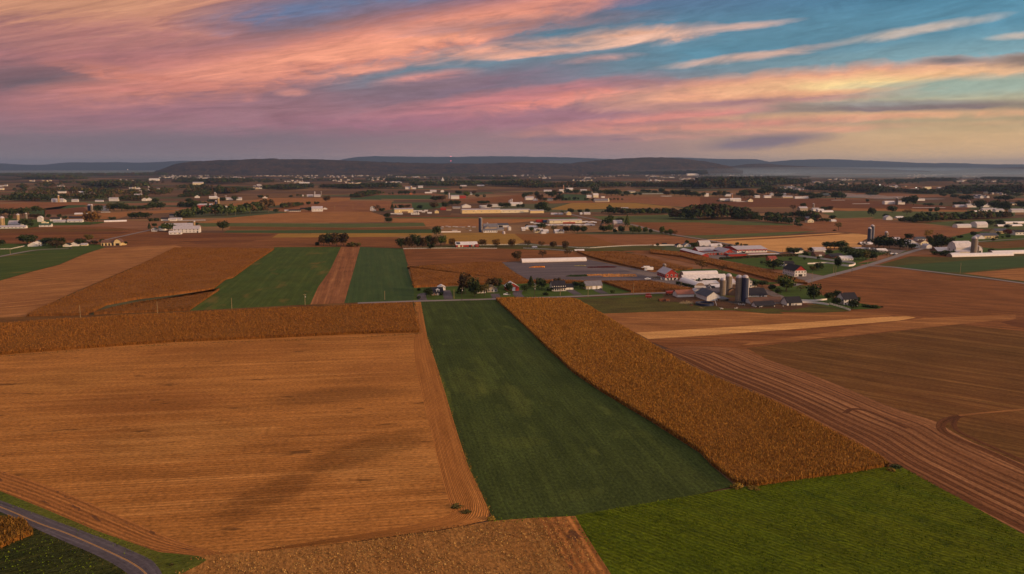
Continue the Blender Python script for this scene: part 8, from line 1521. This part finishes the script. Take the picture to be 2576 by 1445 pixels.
for k_, q_ in {'fl_yellow': [(.55, .30, .03), (.6, .22, .03), (.45, .12, .02), (.2, .08, .02)], 'fl_red': [(.10, .012, .016), (.07, .01, .016), (.14, .02, .02), (.05, .015, .01)], 'fl_pump': [(.60, .26, .05), (.55, .20, .04), (.65, .36, .14), (.30, .10, .03)], 'fl_pale': [(.30, .25, .12), (.22, .20, .09), (.2, .17, .06), (.3, .2, .1)], 'fl_green': [(.02, .035, .012), (.03, .045, .015), (.015, .03, .01), (.03, .04, .012)]}.items(): M[k_] = leafmat(k_, q_)
flowers('bed of yellow and orange potted flowers on the nursery yard', [('b1', 420, 622), ('b1', 520, 606), ('b1', 642, 606), ('b1', 642, 620)], 'fl_yellow', 12, .9)
flowers('bed of dark red potted flowers on the nursery yard', [('b1', 1265, 618), ('b1', 1540, 608), ('b1', 1680, 612), ('b1', 1660, 622), ('b1', 1270, 624)], 'fl_red', 12, .9)
flowers('bed of pale green potted flowers on the nursery yard', [('b1', 1075, 592), ('b1', 1240, 592), ('b1', 1240, 600), ('b1', 1075, 598)], 'fl_pale', 5, .7)
flowers('bed of dark green potted plants on the nursery yard', [('b1', 955, 750), ('b1', 1020, 735), ('b1', 1250, 728), ('b1', 1265, 748), ('b1', 1100, 754)], 'fl_green', 12, .9)
flowers('upper row of orange pumpkins laid out on the nursery yard', [('b1', 1245, 725), ('b1', 1600, 715), ('b1', 1960, 720), ('b1', 1960, 732), ('b1', 1440, 736), ('b1', 1260, 742)], 'fl_pump', 4, .9, .3, 'pumpkins')
flowers('lower row of orange pumpkins laid out on the nursery yard', [('b1', 1465, 742), ('b1', 1700, 738), ('b1', 1980, 740), ('b1', 1980, 750), ('b1', 1500, 756)], 'fl_pump', 4, .9, .3, 'pumpkins')
# cattle
def cow_mesh():
    me = bpy.data.meshes.new('cow'); Vs = [(0, 0, 1.05), (.75, 0, 1.08), (-.75, 0, 1.12), (1.1, 0, 1.3), (1.45, 0, 1.45), (1.78, 0, 1.25)]; E = [(0, 1), (0, 2), (1, 3), (3, 4), (4, 5)]; Rr = [.42, .36, .36, .2, .17, .10]
    for x, zz in ((.75, 1), (-.75, 2)):
        for s in (-1, 1):
            i = len(Vs); Vs += [(x, s * .22, .85), (x + (.06 if x > 0 else -.1), s * .24, .45), (x, s * .24, .03)]; E += [(zz, i), (i, i + 1), (i + 1, i + 2)]; Rr += [.17, .09, .075]
    i = len(Vs); Vs += [(-1.12, 0, 1.2), (-1.2, 0, .6)]; E += [(2, i), (i, i + 1)]; Rr += [.05, .03]
    for s in (-1, 1): j = len(Vs); Vs.append((1.42, s * .24, 1.52)); E.append((4, j)); Rr.append(.05)
    me.from_pydata(Vs, E, []); o = bpy.data.objects.new('cow_rig', me); COL.objects.link(o); md = o.modifiers.new('s', 'SKIN')
    for k_, r_ in enumerate(Rr): me.skin_vertices[0].data[k_].radius = (r_, r_)
    me.skin_vertices[0].data[0].use_root = True; o.modifiers.new('b', 'SUBSURF').levels = 1
    dg = bpy.context.evaluated_depsgraph_get(); out = bpy.data.meshes.new_from_object(o.evaluated_get(dg)); bpy.data.objects.remove(o); out.name = 'cow'; return out
mc, g_, b_s = newmat('cow_hide'); tcn = g_.t.nodes.new('ShaderNodeTexCoord').outputs['Object']; g_.put(b_s.inputs['Base Color'], g_.mix(g_.mr(g_.noise(tcn, 1.6, 1), .49, .52), (.55, .5, .46), (.02, .017, .016)))
cmesh = cow_mesh(); cmesh.materials.clear(); cmesh.materials.append(mc)
for i_, (x, y, a) in enumerate([(1240, 1222, 10), (1035, 1228, 170), (1925, 1188, 80), (1285, 1165, 95), (1312, 1167, 90), (1338, 1166, 85), (1362, 1168, 95), (1520, 1140, 30), (1600, 1200, 10)]):
    p = W('b2', x, y); o = link('cow', cmesh); o.location = (p.x, p.y, 0); o.rotation_euler = (0, 0, R(a)); tag(o, 'black and white cow ' + ['lying out before the feed rail', 'darker, left of the others by the manure tank', 'alone right of the black roofed shed', 'first from the left at the feed rail', 'second from the left at the feed rail', 'third from the left at the feed rail', 'fourth from the left at the feed rail', 'beside the long brown roofed shed', 'before the black roofed front shed'][i_], 'cow', 'cattle in the barnyard')

# masts and lamps
def lampmat(name, col, s):
    m, g, b = newmat(name); b.inputs['Base Color'].default_value = (.8, .8, .8, 1); b.inputs['Emission Color'].default_value = (*col, 1); b.inputs['Emission Strength'].default_value = s; return m
M['lampw'] = lampmat('floodlight_glow', (.85, 1, .85), 5); M['lampr'] = lampmat('beacon_glow', (1, .12, .22), 6); M['lampo'] = lampmat('warm_glow', (1, .75, .45), 3.5)
def mast(x, ybase_d, ytop, d, z0, label, lamps=()):
    a = (x - 1288) / F; fw = lambda y: math.cos(R(PITCH)) + (-(y - 722.5) / F) * math.sin(R(PITCH)); zz = lambda y: H + d * ((-(y - 722.5) / F) * math.cos(R(PITCH)) - math.sin(R(PITCH))) / fw(y)
    root = empty('radio_mast', (a / fw(ytop) * d, d, z0)); tag(root, label, 'mast', 'radio masts on the skyline'); t_ = zz(ytop) - z0; b = MB()
    for k in range(3): b.tube((math.cos(k * 2.1) * 1.8, math.sin(k * 2.1) * 1.8, 0), (math.cos(k * 2.1) * .5, math.sin(k * 2.1) * .5, t_), .45, 4, .25)
    for k in range(24): b.tube((math.cos(k * 2.1) * 1.6 * (1 - k / 34), math.sin(k * 2.1) * 1.6 * (1 - k / 34), t_ * k / 24), (math.cos(k * 2.1 + 2.1) * 1.5 * (1 - k / 34), math.sin(k * 2.1 + 2.1) * 1.5 * (1 - k / 34), t_ * (k + 1) / 24), .2, 3)
    b.build('lattice', M['iron'], root)
    for y in lamps: MB().lathe([(.5, zz(y) - z0 - 4), (3, zz(y) - z0 - 2), (3, zz(y) - z0 + 2), (.5, zz(y) - z0 + 4)], 10).build('beacon', M['lampr'], root)
mast(582, 405, 388, 11400, 150, 'lone radio mast on the wooded ridge'); mast(669, 400, 388, 11400, 150, 'left mast of three on the ridge top'); mast(677, 400, 385, 11400, 150, 'middle mast of three on the ridge top'); mast(686, 400, 384, 11400, 150, 'right mast of three on the ridge top')
mast(1134, 410, 391, 11600, 100, 'tall mast with two red beacons behind the ridge', (394, 405))
def flood(t, x, y, hpx, mat='lampw', label=None, s=1.0):
    p = W(t, x, y); m = mpx(t, x, y); h = hpx * m; root = empty('floodlight', (p.x, p.y, 0)); tag(root, label, 'floodlight', 'lit floodlights')
    MB().tube((0, 0, -.1), (0, 0, h), .15, 6, .1).build('post', M['iron'], root); r = 1.3 * m * s; MB().lathe([(r * .3, h - r), (r, h - r * .4), (r, h + r * .4), (r * .3, h + r)], 10, 0, -.3).build('lamp', M[mat], root)
for t, x, y, h, mt, lb, s_ in [('A2', 715, 918, 34, 'lampw', 'left floodlight on the yellow warehouse front', 1.6), ('A2', 850, 918, 34, 'lampw', 'right floodlight on the yellow warehouse front', 1.6), ('A2', 1820, 924, 44, 'lampo', 'left floodlight on the long warehouse', 1.5), ('A2', 2182, 922, 40, 'lampo', 'right floodlight on the long warehouse', 1.5),
                       ('A5', 445, 522, 14, 'lampw', 'leftmost greenish floodlight on the misty plain', 2.4), ('A5', 607, 538, 14, 'lampw', 'second greenish floodlight on the misty plain', 1.8), ('A5', 968, 562, 14, 'lampw', 'third greenish floodlight on the misty plain', 2.4), ('A5', 1068, 580, 14, 'lampw', 'rightmost greenish floodlight on the misty plain', 2.0), ('A0', 1845, 302, 14, 'lampo', 'bright warm light in the left distance', 2.6), ('A4', 1325, 525, 12, 'lampo', 'warm light among the misty woods', 1.4), ('b4', 530, 600, 24, 'lampo', 'warm yard lamp near the crossroads barn', 1.0), ('b3', 650, 462, 22, 'lampo', 'warm yard lamp under the belt of trees', .9)]: flood(t, x, y, h, mt, lb, s_)

# ------------------------------------------------------------------ haze, ground mist and smoke
def volume(name, label, dens, col, V=None, box=None, ell=None, aniso=0.2):
    m = bpy.data.materials.new(name); m.use_nodes = True; t = m.node_tree
    for n in list(t.nodes): t.nodes.remove(n)
    o = t.nodes.new('ShaderNodeOutputMaterial'); v_ = t.nodes.new('ShaderNodeVolumePrincipled'); t.links.new(v_.outputs[0], o.inputs[1])
    v_.inputs['Density'].default_value = dens; v_.inputs['Color'].default_value = (*col, 1); v_.inputs['Anisotropy'].default_value = aniso
    if box: me = MB().box(*box).mesh(name)
    else:
        b = MB()
        for (cx, cy, cz, rx, ry, rz, an) in ell:
            n = 24; rows = [(math.cos(q), math.sin(q)) for q in np.linspace(-1.5, 1.5, 11)]; ca, sa = math.cos(an), math.sin(an)
            VV = []
            for r_, z_ in rows:
                for k in range(n):
                    X, Y = rx * r_ * math.cos(6.2832 * k / n), ry * r_ * math.sin(6.2832 * k / n); VV.append((cx + X * ca - Y * sa, cy + X * sa + Y * ca, cz + rz * z_))
            b.solid(VV, [(j * n + k, j * n + (k + 1) % n, (j + 1) * n + (k + 1) % n, (j + 1) * n + k) for j in range(10) for k in range(n)] + [tuple(range(n - 1, -1, -1)), tuple(range(10 * n, 11 * n))])
        me = b.mesh(name)
    tag(link(name, me, m), label, kind='stuff')
volume('haze', 'thin evening haze filling the whole valley', 3.0e-5, (.30, .42, .70), box=(-40000, 40000, -3500, 45000, -2, 460))
volume('mist', 'pale blue ground mist lying on the far right plain', 1.9e-4, (.50, .68, .86), ell=[(5900, 9800, 12, 3800, 1500, 30, .1), (6500, 9400, 8, 1800, 900, 18, .1), (5000, 12000, 30, 3600, 1300, 70, 0), (3500, 11500, 25, 2600, 1200, 60, .1), (4600, 7800, 10, 3000, 1200, 30, .1), (-6200, 12000, 10, 3600, 1100, 40, 0)])
volume('smoke', 'thin bluish smoke drifting low over the right hand farm village', 5.0e-3, (.62, .76, .95), ell=[(1180, 2480, 6, 90, 30, 5, .05), (1260, 2430, 4, 60, 20, 3, .1), (1100, 2520, 9, 80, 30, 6, 0), (1215, 2470, 5, 40, 20, 4, 0), (1040, 2560, 13, 60, 30, 5, 0)])
